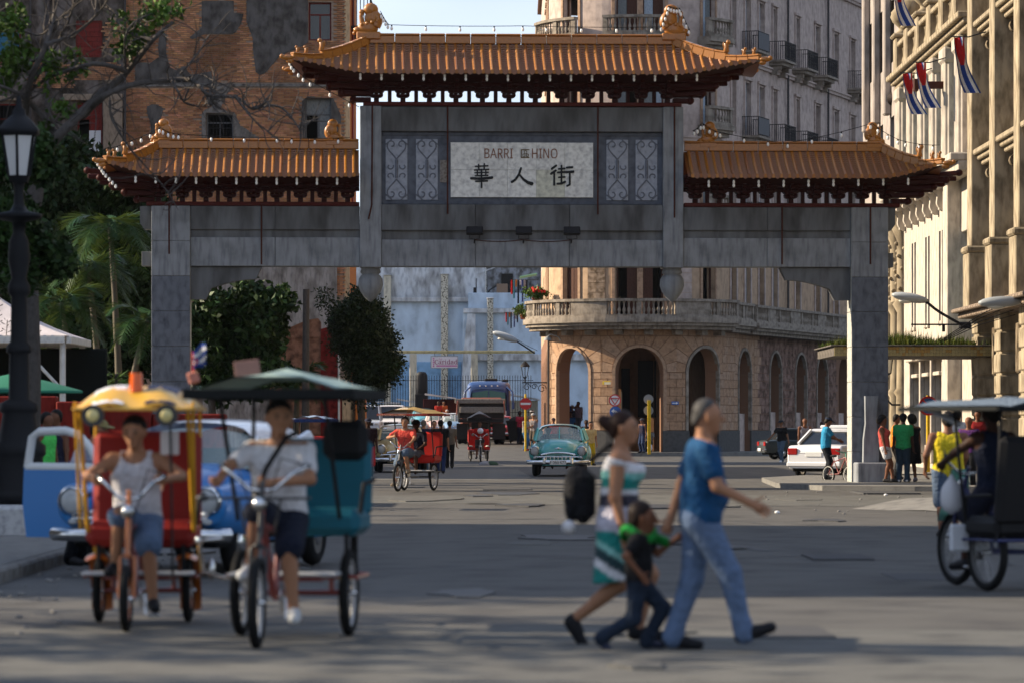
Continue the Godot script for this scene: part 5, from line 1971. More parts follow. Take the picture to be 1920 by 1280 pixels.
	for q in [-1.36 * CR, ue + 13.6, ue + 23.0]:
		b = MB.new()
		b.tube([fp(q, 0.2 if q < 0 else 7.0, 0.14), fp(q, 6.2 if q < 0 else 28.0, 0.14)], 0.07, 6)
		part("drain_pipe", b, mat("pipe", Color(0.06, 0.055, 0.055), 0.7), cb)

func poly_area(p: PackedVector2Array) -> float:
	var a := 0.0
	for k in p.size():
		a += p[k].cross(p[(k + 1) % p.size()])
	return a * 0.5

# like wall_holes, on a curved wall given by f(u, y, outward)
func wall_map(b: MB, f: Callable, u0: float, u1: float, v0: float, v1: float, holes: Array, thick: float, most: float) -> void:
	var us := [u0, u1]
	for h in holes:
		us.append_array([h[0], h[2]])
	us.sort()
	for k in us.size() - 1:
		if us[k + 1] - us[k] < 0.001:
			continue
		var m: float = (us[k] + us[k + 1]) * 0.5
		var cuts := []
		for h in holes:
			if m > h[0] and m < h[2]:
				cuts.append([h[1], h[3]])
		cuts.sort_custom(func(p, q): return p[0] < q[0])
		var spans := []
		var y := v0
		for c in cuts:
			spans.append([y, c[0]])
			y = c[1]
		spans.append([y, v1])
		var n := maxi(1, int(ceil((us[k + 1] - us[k]) / most))) if absf(m) < 9.0 else 1
		for j in n:
			var a := lerpf(us[k], us[k + 1], j / float(n))
			var e := lerpf(us[k], us[k + 1], (j + 1) / float(n))
			for s in spans:
				b.quad(f.call(a, s[0], 0.0), f.call(e, s[0], 0.0), f.call(e, s[1], 0.0), f.call(a, s[1], 0.0))
				b.quad(f.call(e, s[0], -thick), f.call(a, s[0], -thick), f.call(a, s[1], -thick), f.call(e, s[1], -thick))
	for h in holes:
		var q := [[h[0], h[1]], [h[2], h[1]], [h[2], h[3]], [h[0], h[3]]]
		for k in 4:
			var p = q[k]
			var e = q[(k + 1) % 4]
			b.quad(f.call(p[0], p[1], 0.0), f.call(e[0], e[1], 0.0), f.call(e[0], e[1], -thick), f.call(p[0], p[1], -thick))

# ---------------------------------------------------------------- buildings on the right, facing the avenue
# their facades run along the view; a thing's local x points towards the camera (x = -distance), local z out over the avenue
func s_bracket(h: float, w: float, dep: float) -> ArrayMesh:
	var b := MB.new()
	var pts := pv2([w2(0, 0)])
	for k in 15:
		var a := k / 14.0
		pts.append(w2(dep * (0.22 + 0.78 * pow(a, 1.6)) + dep * 0.16 * sin(a * TAU), h * a))
	pts.append(w2(0, h))
	b.prism(pts, -w / 2, w / 2, Transform3D(Basis(v3(0, 0, 1), v3(0, 1, 0), v3(-1, 0, 0)), Vector3.ZERO))
	b.tube([v3(-w / 2 - 0.02, h * 0.86, dep * 0.78), v3(w / 2 + 0.02, h * 0.86, dep * 0.78)], h * 0.1, 10)
	b.tube([v3(-w / 2 - 0.02, h * 0.1, dep * 0.3), v3(w / 2 + 0.02, h * 0.1, dep * 0.3)], h * 0.07, 10)
	return b.mesh()

func build_right_side() -> void:
	var turn := -PI / 2
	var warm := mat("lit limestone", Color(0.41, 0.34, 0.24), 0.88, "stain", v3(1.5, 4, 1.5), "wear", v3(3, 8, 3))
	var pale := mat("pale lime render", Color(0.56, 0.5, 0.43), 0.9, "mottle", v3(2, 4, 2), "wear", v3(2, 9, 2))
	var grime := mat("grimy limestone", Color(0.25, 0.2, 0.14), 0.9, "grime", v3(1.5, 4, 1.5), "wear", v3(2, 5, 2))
	var dark: Material = mats["unlit room"]
	var gl := mat("greenish glass", Color(0.1, 0.13, 0.125), 0.12)
	var pane_frame := mat("white mullion", Color(0.5, 0.52, 0.5), 0.7)
	var nb := thing("pilastered_building","ochre limestone building with tall pilasters and scroll brackets at the right edge","building",v3(14,0,0),turn)
	var b := MB.new()
	b.br(-115.2, 0, -14, -70, 32, -0.9)
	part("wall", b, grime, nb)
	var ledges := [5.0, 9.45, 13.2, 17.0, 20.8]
	var sb := s_bracket(1.75, 0.28, 0.62)
	for k in 9:
		var x := -112.9 + 5.25 * k
		b = MB.new()
		b.br(x - 0.5, 5.0, -0.9, x + 0.5, 30.0, 0.55, 0.03)
		b.br(x - 0.62, 5.0, -0.88, x + 0.62, 6.6, 0.66, 0.04)
		b.br(x - 0.66, 6.603, -0.87, x + 0.66, 6.8, 0.72, 0.05)
		part("pilaster", b, warm, nb)
		b = MB.new()
		b.br(x - 0.55, 0.0, -0.9, x + 0.55, 4.7, 0.35, 0.03)
		for j in 8:
			b.br(x - 0.6, 0.6 * j + 0.03, -0.85, x + 0.6, 0.6 * j + 0.56, 0.4, 0.03)
		part("rusticated_pier", b, warm, nb)
		if k == 8:
			break
		for f in 4:
			var y0: float = ledges[f]
			var y1: float = ledges[f + 1]
			b = MB.new()
			var xa := x + 0.5
			var xb := x + 4.75
			if f > 0:
				b.br(xa, y0, -0.9, xb, y0 + 0.16, 0.5, 0.03)
				b.br(xa, y0 - 0.14, -0.88, xb, y0 - 0.003, 0.38, 0.03)
				b.br(xa, y0 - 0.28, -0.87, xb, y0 - 0.143, 0.26, 0.03)
				part("ledge", b, warm, nb)
				for j in 4:
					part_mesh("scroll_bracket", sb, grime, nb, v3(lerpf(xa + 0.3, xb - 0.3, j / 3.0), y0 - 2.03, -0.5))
			for j in 4:
				b = MB.new()
				var cx := lerpf(xa + 0.3, xb - 0.3, j / 3.0)
				b.lathe([w2(0.17,0),w2(0.17,0.2),w2(0.115,0.3),w2(0.105,(y1 - y0) - 2.4),w2(0.16,(y1 - y0) - 2.25),w2(0.19,(y1 - y0) - 2.05)],10,v3(cx,y0 + 0.2,-0.25))
				b.br(cx - 0.2, y0 + 0.163, -0.5, cx + 0.2, y0 + 0.6, -0.05, 0.04)
				part("colonnette", b, warm, nb)
			for j in 3:
				b = MB.new()
				b.bar(v3(lerpf(xa, xb, j / 3.0) + 0.3, y0 + 0.7, -0.895), v3(lerpf(xa, xb, (j + 1) / 3.0) - 0.3, y1 - 0.5, -0.86), 0.01)
				part("window", b, gl, nb)
				if f > 0:
					b = MB.new()
					var xm := lerpf(xa, xb, (j + 0.5) / 3.0)
					b.prism(pv2([w2(xm - 0.5,y0 + 0.165),w2(xm + 0.5,y0 + 0.165),w2(xm + 0.36,y0 + 0.5),w2(xm + 0.42,y0 + 0.95),w2(xm - 0.42,y0 + 0.95),w2(xm - 0.36,y0 + 0.5)]),-0.6,-0.3)
					part("sill_block", b, warm, nb)
		b = MB.new()
		b.br(x + 0.7, 0.1, -0.89, x + 4.55, 3.9, -0.84, 0.02)
		part("shop_opening", b, mat("black opening", Color(0.008, 0.008, 0.009), 0.7), nb)
		for j in 2:
			b = MB.new()
			b.br(x + 1.7 + 1.3 * j, 3.0, -0.84, x + 2.2 + 1.3 * j, 4.4, 0.1, 0.05)
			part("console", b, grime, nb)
	b = MB.new()
	b.br(-114.0, 4.7, -0.95, -70, 4.86, 0.75, 0.03)
	b.br(-114.1, 4.863, -0.95, -70, 4.98, 0.95, 0.03)
	part("shop_cornice", b, mat("rusty cornice", Color(0.3, 0.24, 0.19), 0.9, "grime", v3(1.2, 1.2, 1.2)), nb)
	var mb := thing("slit_window_building","smooth cream building with slit windows and urn topped balustrade","building",v3(14,0,0),turn)
	var slits := []
	for q in [-134.4, -133.5, -130.0, -129.1, -125.8, -124.9]:
		slits.append([q, 4.95, q + 0.52, 7.9])
	var doors := []
	for q in [-133.6, -130.2, -126.8]:
		doors.append([q, 0.9, q + 1.75, 3.75])
	b = MB.new()
	wall_holes(b, -137.0, -121.6, 0.0, 9.6, slits + doors, 0.4)
	var mw := part("wall", b, pale, mb)
	b = MB.new()
	b.br(-137, 0, -12, -118, 9.6, -0.9)
	part("core", b, dark, mb)
	b = MB.new()
	b.br(-137, 9.603, -12, -115.3, 14.0, -0.55)
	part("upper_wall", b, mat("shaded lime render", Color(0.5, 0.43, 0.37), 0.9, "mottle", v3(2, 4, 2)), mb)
	for s in slits:
		b = MB.new()
		b.br(s[0] - 0.06, s[1] - 0.12, 0.003, s[2] + 0.06, s[1] - 0.003, 0.08, 0.01)
		part("slit_sill", b, pale, mw)
	for dd in doors:
		b = MB.new()
		b.br(dd[0], dd[1], -0.3, dd[2], dd[3], -0.24)
		var dp := part("louvred_door", b, mat("louvre black", Color(0.018, 0.017, 0.018), 0.6), mb)
		for k in 20:
			b = MB.new()
			b.box(v3((dd[0] + dd[2]) / 2,lerpf(dd[1],dd[3],(k + 0.5) / 20.0),-0.22),v3(dd[2] - dd[0] - 0.1,0.07,0.012),0.0,Basis(Vector3.RIGHT,0.6))
			part("slat", b, mats["louvre black"], dp)
		b = MB.new()
		b.br(dd[0] - 0.3, 0.3, 0.003, dd[0] - 0.02, 4.1, 0.16, 0.02)
		b.br(dd[0] - 0.28, 3.76, 0.003, dd[2] + 0.1, 3.92, 0.28, 0.02)
		b.br(dd[0] - 0.28, 4.1, 0.003, dd[2] + 0.1, 4.25, 0.32, 0.02)
		b.br(dd[0], 3.2, -0.2, dd[2], 3.33, 0.1, 0.02)
		part("door_surround", b, pale, dp)
	b = MB.new()
	b.br(-121.6, 0, -0.9, -120.4, 9.6, 0.35, 0.03)
	part("pier", b, pale, mb)
	b = MB.new()
	b.br(-120.4, 7.6, -0.9, -115.3, 9.6, -0.1, 0.02)
	b.br(-120.4, 0, -0.9, -115.3, 3.9, -0.12, 0.02)
	part("bay_wall", b, pale, mb)
	b = MB.new()
	b.br(-120.3, 3.9, -0.88, -115.4, 7.6, -0.82)
	var bw := part("bay_window", b, gl, mb)
	b = MB.new()
	for k in 5:
		b.br(-119.6 + k * 1.0, 3.9, -0.8, -119.5 + k * 1.0, 7.6, -0.74)
	for k in 3:
		b.br(-120.3, 4.7 + k, -0.735, -115.4, 4.78 + k, -0.7)
	part("mullion", b, pane_frame, bw)
	b = MB.new()
	b.br(-137.2, 9.2, 0.0, -115.3, 9.5, 0.6, 0.03)
	b.br(-137.3, 9.503, 0.0, -115.3, 9.75, 0.85, 0.04)
	part("string_cornice", b, pale, mb)
	var cm := s_bracket(0.75, 0.34, 0.62)
	for k in 8:
		part_mesh("corbel", cm, pale, mb, v3(-136.4 + k * 2.1, 8.45, 0.0))
	for k in 6:
		var x := -136.0 + k * 3.6
		b = MB.new()
		b.br(x - 0.55, 9.76, -0.56, x + 0.55, 13.2, 0.25, 0.04)
		for e in [-0.38, 0.0, 0.38]:
			b.tube([v3(x + e, 9.8, 0.27), v3(x + e, 13.0, 0.27)], 0.09, 8)
		b.br(x - 0.65, 13.0, -0.55, x + 0.65, 13.5, 0.42, 0.08)
		part("pilaster", b, pale, mb)
		if k < 5:
			b = MB.new()
			b.br(x + 0.6, 9.8, -0.545, x + 3.0, 12.9, -0.5)
			var wp := part("window", b, gl, mb)
			b = MB.new()
			for j in 4:
				b.br(x + 0.62 + j * 0.78, 9.8, -0.5, x + 0.69 + j * 0.78, 12.9, -0.44)
			for j in 5:
				b.br(x + 0.6, 10.3 + j * 0.55, -0.44, x + 3.0, 10.34 + j * 0.55, -0.41)
			part("mullion", b, pane_frame, wp)
	b = MB.new()
	for q in [[13.5, 13.65, 0.32], [13.653, 13.8, 0.45], [13.803, 14.0, 0.62]]:
		b.br(-137.3, q[0], -0.5, -115.3, q[1], q[2], 0.03)
	part("cornice", b, warm, mb)
	var bm := baluster_mesh(0.75)
	for k in 6:
		var x := -136.0 + k * 3.6
		b = MB.new()
		b.br(x - 0.45, 14.0, -0.15, x + 0.45, 15.25, 0.45, 0.05)
		b.br(x - 0.55, 15.253, -0.25, x + 0.55, 15.4, 0.55, 0.05)
		var ped := part("pedestal", b, warm, mb)
		b = MB.new()
		b.lathe([w2(0.001,0),w2(0.3,0),w2(0.14,0.14),w2(0.16,0.24),w2(0.36,0.42),w2(0.44,0.6),w2(0.4,0.72),w2(0.42,0.76),w2(0.3,0.9),w2(0.12,1.08),w2(0.001,1.12)],14,v3(x,15.4,0.15))
		part("urn", b, warm, ped)
		if k < 5:
			b = MB.new()
			b.br(x + 0.46, 14.003, 0.0, x + 3.14, 14.12, 0.35, 0.02)
			b.br(x + 0.46, 14.9, -0.05, x + 3.14, 15.08, 0.4, 0.03)
			part("rail", b, warm, mb)
			for j in 8:
				part_mesh("baluster", bm, warm, mb, v3(x + 0.7 + 0.31 * j, 14.12, 0.17))
	b = MB.new()
	b.br(-136.9, 14.003, -12, -115.4, 27.0, -2.2)
	part("set_back_storeys", b, mat("beige tower", Color(0.42, 0.35, 0.29), 0.9, "mottle", v3(3, 3, 3)), mb)
	for k in 5:
		b = MB.new()
		b.br(-134.5 + k * 3.9, 15.5, -2.2, -132.9 + k * 3.9, 19.5, -2.15, 0.01)
		part("window", b, dark, mb)
	var tb := thing("grey_tower_building","tall plain grey beige building with narrow windows, carved columns at its foot","building",v3(14,0,0),turn)
	b = MB.new()
	var holes := []
	for f in 5:
		for k in 3:
			holes.append([-150.4 + k * 4.2, 10.6 + f * 4.3, -148.9 + k * 4.2, 12.9 + f * 4.3])
	wall_holes(b, -153.0, -137.4, 9.4, 31.0, holes, 0.4)
	part("wall", b, mat("grey beige render", Color(0.4, 0.35, 0.32), 0.9, "mottle", v3(3, 5, 3), "wear", v3(2, 9, 2)), tb)
	b = MB.new()
	b.br(-153, 0, -12, -137.4, 31, -0.9)
	part("core", b, dark, tb)
	for h in holes:
		b = MB.new()
		b.br(h[0], h[1], -0.3, h[0] + 0.1, h[3], -0.2)
		b.br(h[2] - 0.1, h[1], -0.3, h[2], h[3], -0.2)
		b.br(h[0] + 0.7, h[1], -0.3, h[0] + 0.8, h[3], -0.2)
		b.bar(v3(h[0] + 0.1, (h[1] + h[3]) / 2, -0.29), v3(h[2] - 0.1, (h[1] + h[3]) / 2 + 0.08, -0.21))
		part("window", b, mats["iron"], tb)
	for q in [-141.6, -145.8, -150.0]:
		b = MB.new()
		b.br(q - 0.55, 13.0, 0.003, q + 0.1, 30.0, 0.28, 0.05)
		part("ribbed_shaft", b, mats["grey beige render"], tb)
	b = MB.new()
	b.br(-153, 0, -0.9, -137.4, 9.397, -0.5)
	part("base_wall", b, warm, tb)
	for k in 6:
		var x := -138.2 - k * 2.4
		b = MB.new()
		b.lathe([w2(0.42,0),w2(0.42,0.9),w2(0.28,1.0),w2(0.26,2.6),w2(0.36,2.75),w2(0.25,2.9),w2(0.23,5.6),w2(0.4,5.9),w2(0.24,6.1),w2(0.24,8.2),w2(0.5,8.8),w2(0.5,9.3)],10,v3(x,0,-0.1))
		for j in 22:
			b.ball(v3(x + 0.26 * sin(j * 2.4), 6.2 + j * 0.09, -0.1 + 0.26 * cos(j * 2.4)), v3(0.09, 0.07, 0.09), 6)
		part("carved_column", b, warm, tb)
		if k < 5:
			b = MB.new()
			for j in 10:
				var a0 := PI * j / 10.0
				var a1 := PI * (j + 1) / 10.0
				b.beam(v3(x - 1.2 - cos(a0) * 0.85,4.5 + sin(a0) * 1.1,-0.3),v3(x - 1.2 - cos(a1) * 0.85,4.5 + sin(a1) * 1.1,-0.3),0.3,0.22,0.03)
			b.br(x - 2.1, 6.0, -0.5, x - 0.3, 6.3, 0.15, 0.04)
			part("arch_moulding", b, warm, tb)
			b = MB.new()
			b.br(x - 1.95, 0.2, -0.495, x - 0.45, 4.5, -0.47, 0.01)
			part("opening", b, dark, tb)
	var ln := thing("wall_lantern","iron wall lantern on the carved columns right of the archway","lantern",v3(13.45,3.6,-137.8))
	b = MB.new()
	b.lathe([w2(0.05, -0.5), w2(0.09, -0.35), w2(0.06, -0.25), w2(0.17, -0.2), w2(0.19, -0.16)], 6)
	b.lathe([w2(0.3, 0.42), w2(0.3, 0.47), w2(0.14, 0.66), w2(0.03, 0.74), w2(0.001, 0.86)], 6)
	for k in 6:
		var a := k * PI / 3
		b.tube([v3(sin(a) * 0.18, -0.18, cos(a) * 0.18), v3(sin(a) * 0.26, 0.44, cos(a) * 0.26)], 0.014, 4)
	b.tube([v3(0, -0.45, 0), v3(0, -1.1, 0), v3(0.2, -1.3, 0), v3(0.5, -1.3, 0)], 0.04, 6)
	part("frame", b, mats["iron"], ln)
	b = MB.new()
	b.lathe([w2(0.16, -0.17), w2(0.24, 0.43)], 6)
	part("lamp_glass", b, mat("milky glass", Color(0.6, 0.58, 0.5), 0.3), ln)
	var cn := thing("canopy","yellow tiled flat canopy with rust stains projecting from the right hand buildings","canopy",v3(0,0,-112))
	b = MB.new()
	b.br(9.4, 3.58, -6.0, 14.62, 3.86, -0.03, 0.01)
	b.br(9.3, 3.862, -6.1, 14.62, 3.9, 0.05, 0.01)
	part("slab", b, mat("canopy concrete", Color(0.14, 0.125, 0.11), 0.9, "stain", v3(1, 1, 1)), cn)
	var tmb := MB.new()
	tmb.box(Vector3.ZERO, v3(0.086, 0.086, 0.02), 0.006)
	var ps := []
	var ts := []
	for r in 3:
		for k in 58:
			var x := 9.45 + k * 0.0905
			ps.append(Transform3D(Basis(), v3(x, 3.625 + r * 0.09, -0.02)))
			var rusty := 1.0 if rng.randf() > (0.55 if x < 12.3 and x > 10.9 and r > 0 else 0.07) else 0.5
			var v := rng.randf_range(0.8, 1.0)
			ts.append(Color(v, v * (0.5 + 0.5 * rusty), v * rusty))
	var tm := mat("yellow tile", Color(0.46, 0.38, 0.18), 0.5, "mottle", v3(0.4, 0.4, 0.4))
	tm.vertex_color_use_as_albedo = true
	stuff("tiles", tmb.mesh(), tm, ps, cn, ts)
	var bl := MB.new()
	bl.tri(v3(-0.02, 0, 0), v3(0.02, 0, 0), v3(0.05, 1, 0.1))
	bl.tri(v3(0, 0, -0.02), v3(0, 0, 0.02), v3(-0.08, 0.8, -0.05))
	bl.tri(v3(-0.015, 0.25, 0), v3(0.015, 0.28, 0.02), v3(0.16, 0.55, 0.12))
	ps = []
	ts = []
	for k in 2600:
		var x := rng.randf_range(9.4, 14.5)
		var h := rng.randf_range(0.12, 0.36) * (1.1 + 0.5 * sin(x * 3.1) * sin(x * 1.3 + 2))
		if rng.randf() < 0.02:
			h *= 2.2
		ps.append(Transform3D(Basis(Vector3.UP, rng.randf() * TAU).scaled(v3(1, h, 1)), v3(x, 3.89, -rng.randf_range(0.05, 5.8))))
		var v := rng.randf_range(0.5, 1.3)
		ts.append(Color(v * rng.randf_range(0.8, 1.6), v, v * 0.7))
	var gm := mat("roof grass", Color(0.05, 0.075, 0.015), 0.8)
	gm.vertex_color_use_as_albedo = true
	gm.backlight_enabled = true
	gm.backlight = Color(0.3, 0.35, 0.1)
	var gr := stuff("roof_grass", bl.mesh(), gm, ps, self, ts)
	gr.position = v3(0, 0, -112)
	var fl := [[1702,138,76,-122.5,"Cuban flag hanging from the balustrade, lowest and leftmost of four"],[1727,118,84,-118.5,"Cuban flag hanging from the balustrade, second from the left"],[1799,70,104,-110.5,"Cuban flag hanging beside the brown beam, furthest right"],[1682,-40,88,-126.0,"Cuban flag hanging high on the grey tower, cut by the top of the photo"]]
	for q in fl:
		var d: float = -q[3]
		var p := at(q[0], q[1], d)
		var f := thing("flag", q[4], "flag", p, 0.25, "flags on the right hand buildings")
		var hh: float = q[2] * d / F
		var stripe := [["blue", -0.5], ["white", -0.3], ["blue", -0.1], ["white", 0.1], ["blue", 0.3]]
		for s in stripe:
			b = MB.new()
			b.sheet(14, 3, func(a, w):
				var x: float = lerpf(s[1], s[1] + 0.2, w)
				var g: float = 0.26 + 0.26 * a
				return v3((x * (0.55 + 0.35 * a)) * 0.62 + 0.42 * a * a,-hh * a,0.1 * sin(x * 9.0) * (1.3 - g) + 0.05 * sin(a * 7 + x * 3)))
			part("stripe", b, cloth("flag " + s[0], Color(0.03, 0.07, 0.3) if s[0] == "blue" else Color(0.72, 0.72, 0.72)), f)
		b = MB.new()
		b.sheet(8, 4, func(a, w):
			var x: float = lerpf(-0.52, 0.52, w) * (1.0 - a * 0.85)
			var aa: float = a * 0.5
			return v3((x * (0.55 + 0.35 * aa)) * 0.62 + 0.42 * aa * aa,-hh * aa,0.1 * sin(x * 9.0) * (1.04 - 0.26 * aa) + 0.05 * sin(aa * 7 + x * 3) + 0.025))
		part("triangle", b, cloth("flag red", Color(0.5, 0.02, 0.02)), f)
		b = MB.new()
		b.tube([v3(-0.25, 0.02, 0), v3(0.3, 0.02, 0), v3(0.9, 0.2, -0.2)], 0.02, 5)
		part("pole", b, mats["iron"], f)
	b = MB.new()
	b.br(12.85, 12.2, -0.15, 14.4, 12.42, 0.15, 0.01)
	b.br(12.72, 12.12, -0.2, 12.86, 12.5, 0.2, 0.01)
	single("sign_bracket",b,mat("brown steel",Color(0.06,0.02,0.012),0.6),"brown steel beam sticking out between two flags","bracket",v3(0,0,-121.5))
	for q in [[1652, 195], [1676, 185]]:
		b = MB.new()
		b.lathe([w2(0.28, 0), w2(0.27, 0.04), w2(0.1, 0.4), w2(0.07, 0.6), w2(0.001, 0.62)], 12)
		var o := single("loudspeaker",b,mat("dark cone",Color(0.03,0.022,0.02),0.7),"dark cone loudspeaker on the grey tower, %s one" % ("lower left" if q[0] < 1660 else "upper right"),"loudspeaker",at(q[0],q[1],146.5 if q[0] < 1660 else 141.5),0.0,"loudspeakers on the tower")
		o.rotation = v3(PI / 2, 0.4, 0)

# ---------------------------------------------------------------- trees and plants
func leaf_clump(n: int, spread: float, ln: float, wd: float, sd: int) -> ArrayMesh:
	var r := RandomNumberGenerator.new()
	r.seed = sd
	var b := MB.new()
	for k in n:
		var p := v3(r.randf_range(-1, 1), r.randf_range(-1, 1), r.randf_range(-1, 1)) * spread
		var d := v3(r.randf_range(-1, 1), r.randf_range(-0.9, 0.5), r.randf_range(-1, 1)).normalized()
		var s := d.cross(v3(r.randf_range(-1, 1), 1, r.randf_range(-1, 1))).normalized() * wd
		var nn := d.cross(s).normalized() * ln * 0.12
		b.quad(p, p + d * ln * 0.5 + s + nn, p + d * ln, p + d * ln * 0.5 - s + nn)
	return b.mesh()

# leaf clumps through the volume of several lobes, thinner inside, with gaps
func crown(parent: Node, lobes: Array, n: int, me: Mesh, m: Material, dark := 0.55) -> void:
	var ns := FastNoiseLite.new()
	ns.seed = n
	ns.frequency = 0.55
	var ps := []
	var ts := []
	var tot := 0.0
	var all := []
	for l in lobes:
		all.append([l[0], l[1] * 0.82])
		if l[1].x > 0.45:
			for k in 6:
				var d := v3(rng.randfn(), rng.randfn(), rng.randfn()).normalized()
				all.append([l[0] + d * l[1] * rng.randf_range(0.75, 1.05), l[1] * rng.randf_range(0.22, 0.42)])
	lobes = all
	for l in lobes:
		tot += l[1].x * l[1].y
	for l in lobes:
		var c: Vector3 = l[0]
		var rad: Vector3 = l[1]
		for k in int(n * rad.x * rad.y / tot):
			var d := v3(rng.randfn(), rng.randfn(), rng.randfn()).normalized()
			var q := c + d * rad * pow(rng.randf(), 0.32)
			var v := ns.get_noise_3dv(q)
			if v < -0.22:
				continue
			var s := rng.randf_range(0.7, 1.25)
			ps.append(Transform3D(Basis.from_euler(v3(rng.randf() * TAU, rng.randf() * TAU, rng.randf() * TAU)).scaled(v3(s, s, s)), q))
			var t := lerpf(dark, 1.2, rng.randf()) * (1.0 + 0.5 * v)
			ts.append(Color(t * rng.randf_range(0.85, 1.2), t, t * rng.randf_range(0.7, 1.0)))
	stuff("foliage", me, m, ps, parent, ts)

func leaf_mat(key: String, c: Color) -> StandardMaterial3D:
	var m := mat(key, c, 0.5)
	m.vertex_color_use_as_albedo = true
	m.backlight_enabled = true
	m.backlight = Color(0.22, 0.26, 0.1)
	return m

func limb(parent: Node, called: String, pts: Array, r0: float, r1: float, m: Material) -> void:
	var fine := []
	var rad := []
	for k in pts.size() - 1:
		for j in 4:
			var a := j / 4.0
			var p0: Vector3 = pts[maxi(k - 1, 0)]
			var p3: Vector3 = pts[mini(k + 2, pts.size() - 1)]
			fine.append((pts[k] as Vector3).cubic_interpolate(pts[k + 1], p0, p3, a))
	fine.append(pts[-1])
	for k in fine.size():
		rad.append(lerpf(r0, r1, k / float(fine.size() - 1)) * (1.0 + 0.08 * sin(k * 2.3)))
	var b := MB.new()
	b.tube(fine, rad, 8)
	part(called, b, m, parent)

func palm(label: String, base: Vector3, h: float, lean: Vector3, fr: float, fronds: int, sd: int, m: Material) -> void:
	var r := RandomNumberGenerator.new()
	r.seed = sd
	var t := thing("palm_tree", label, "palm tree", base, 0.0, "palms left of the archway")
	var top := v3(0, h, 0) + lean
	limb(t,"trunk",[Vector3.ZERO,v3(0,h * 0.4,0) + lean * 0.2,v3(0,h * 0.75,0) + lean * 0.6,top],0.12,0.06,mat("palm bark",Color(0.13,0.115,0.09),0.9,"wear",v3(0.3,0.2,0.3)))
	for k in fronds:
		var a := k * 2.4 + r.randf() * 0.5
		var up := lerpf(1.0, -0.1, k / float(fronds)) + r.randf_range(-0.15, 0.15)
		var d := v3(cos(a), 0, sin(a))
		var b := MB.new()
		var ln := fr * r.randf_range(0.8, 1.1)
		var pts := []
		for j in 9:
			var s := j / 8.0
			pts.append(top + d * ln * s * (0.9 - 0.15 * s) + v3(0, ln * (up * s * 0.9 - 0.85 * s * s), 0))
		b.tube(pts, [0.02, 0.018, 0.016, 0.014, 0.012, 0.01, 0.008, 0.006, 0.004], 4)
		for j in 30:
			var s := 0.12 + 0.88 * j / 29.0
			var q: Vector3 = pts[int(s * 8)].lerp(pts[mini(8, int(s * 8) + 1)], fmod(s * 8, 1.0))
			var f: Vector3 = (pts[mini(8, int(s * 8) + 1)] - pts[int(s * 7.9)]).normalized()
			var sd2 := d.cross(Vector3.UP)
			var ll := fr * 0.42 * sin(PI * clampf(s * 0.85 + 0.12, 0, 1)) + 0.05
			for e in [-1.0, 1.0]:
				var tip: Vector3 = q + (sd2 * e * 0.75 + f * 0.6 + v3(0, 0.12 - 0.35 * r.randf(), 0)) * ll
				var w := f * 0.022
				b.quad(q - w, q + w, q.lerp(tip, 0.6) + w * 1.2 + v3(0, 0.02, 0), tip)
		part("frond", b, m, t)

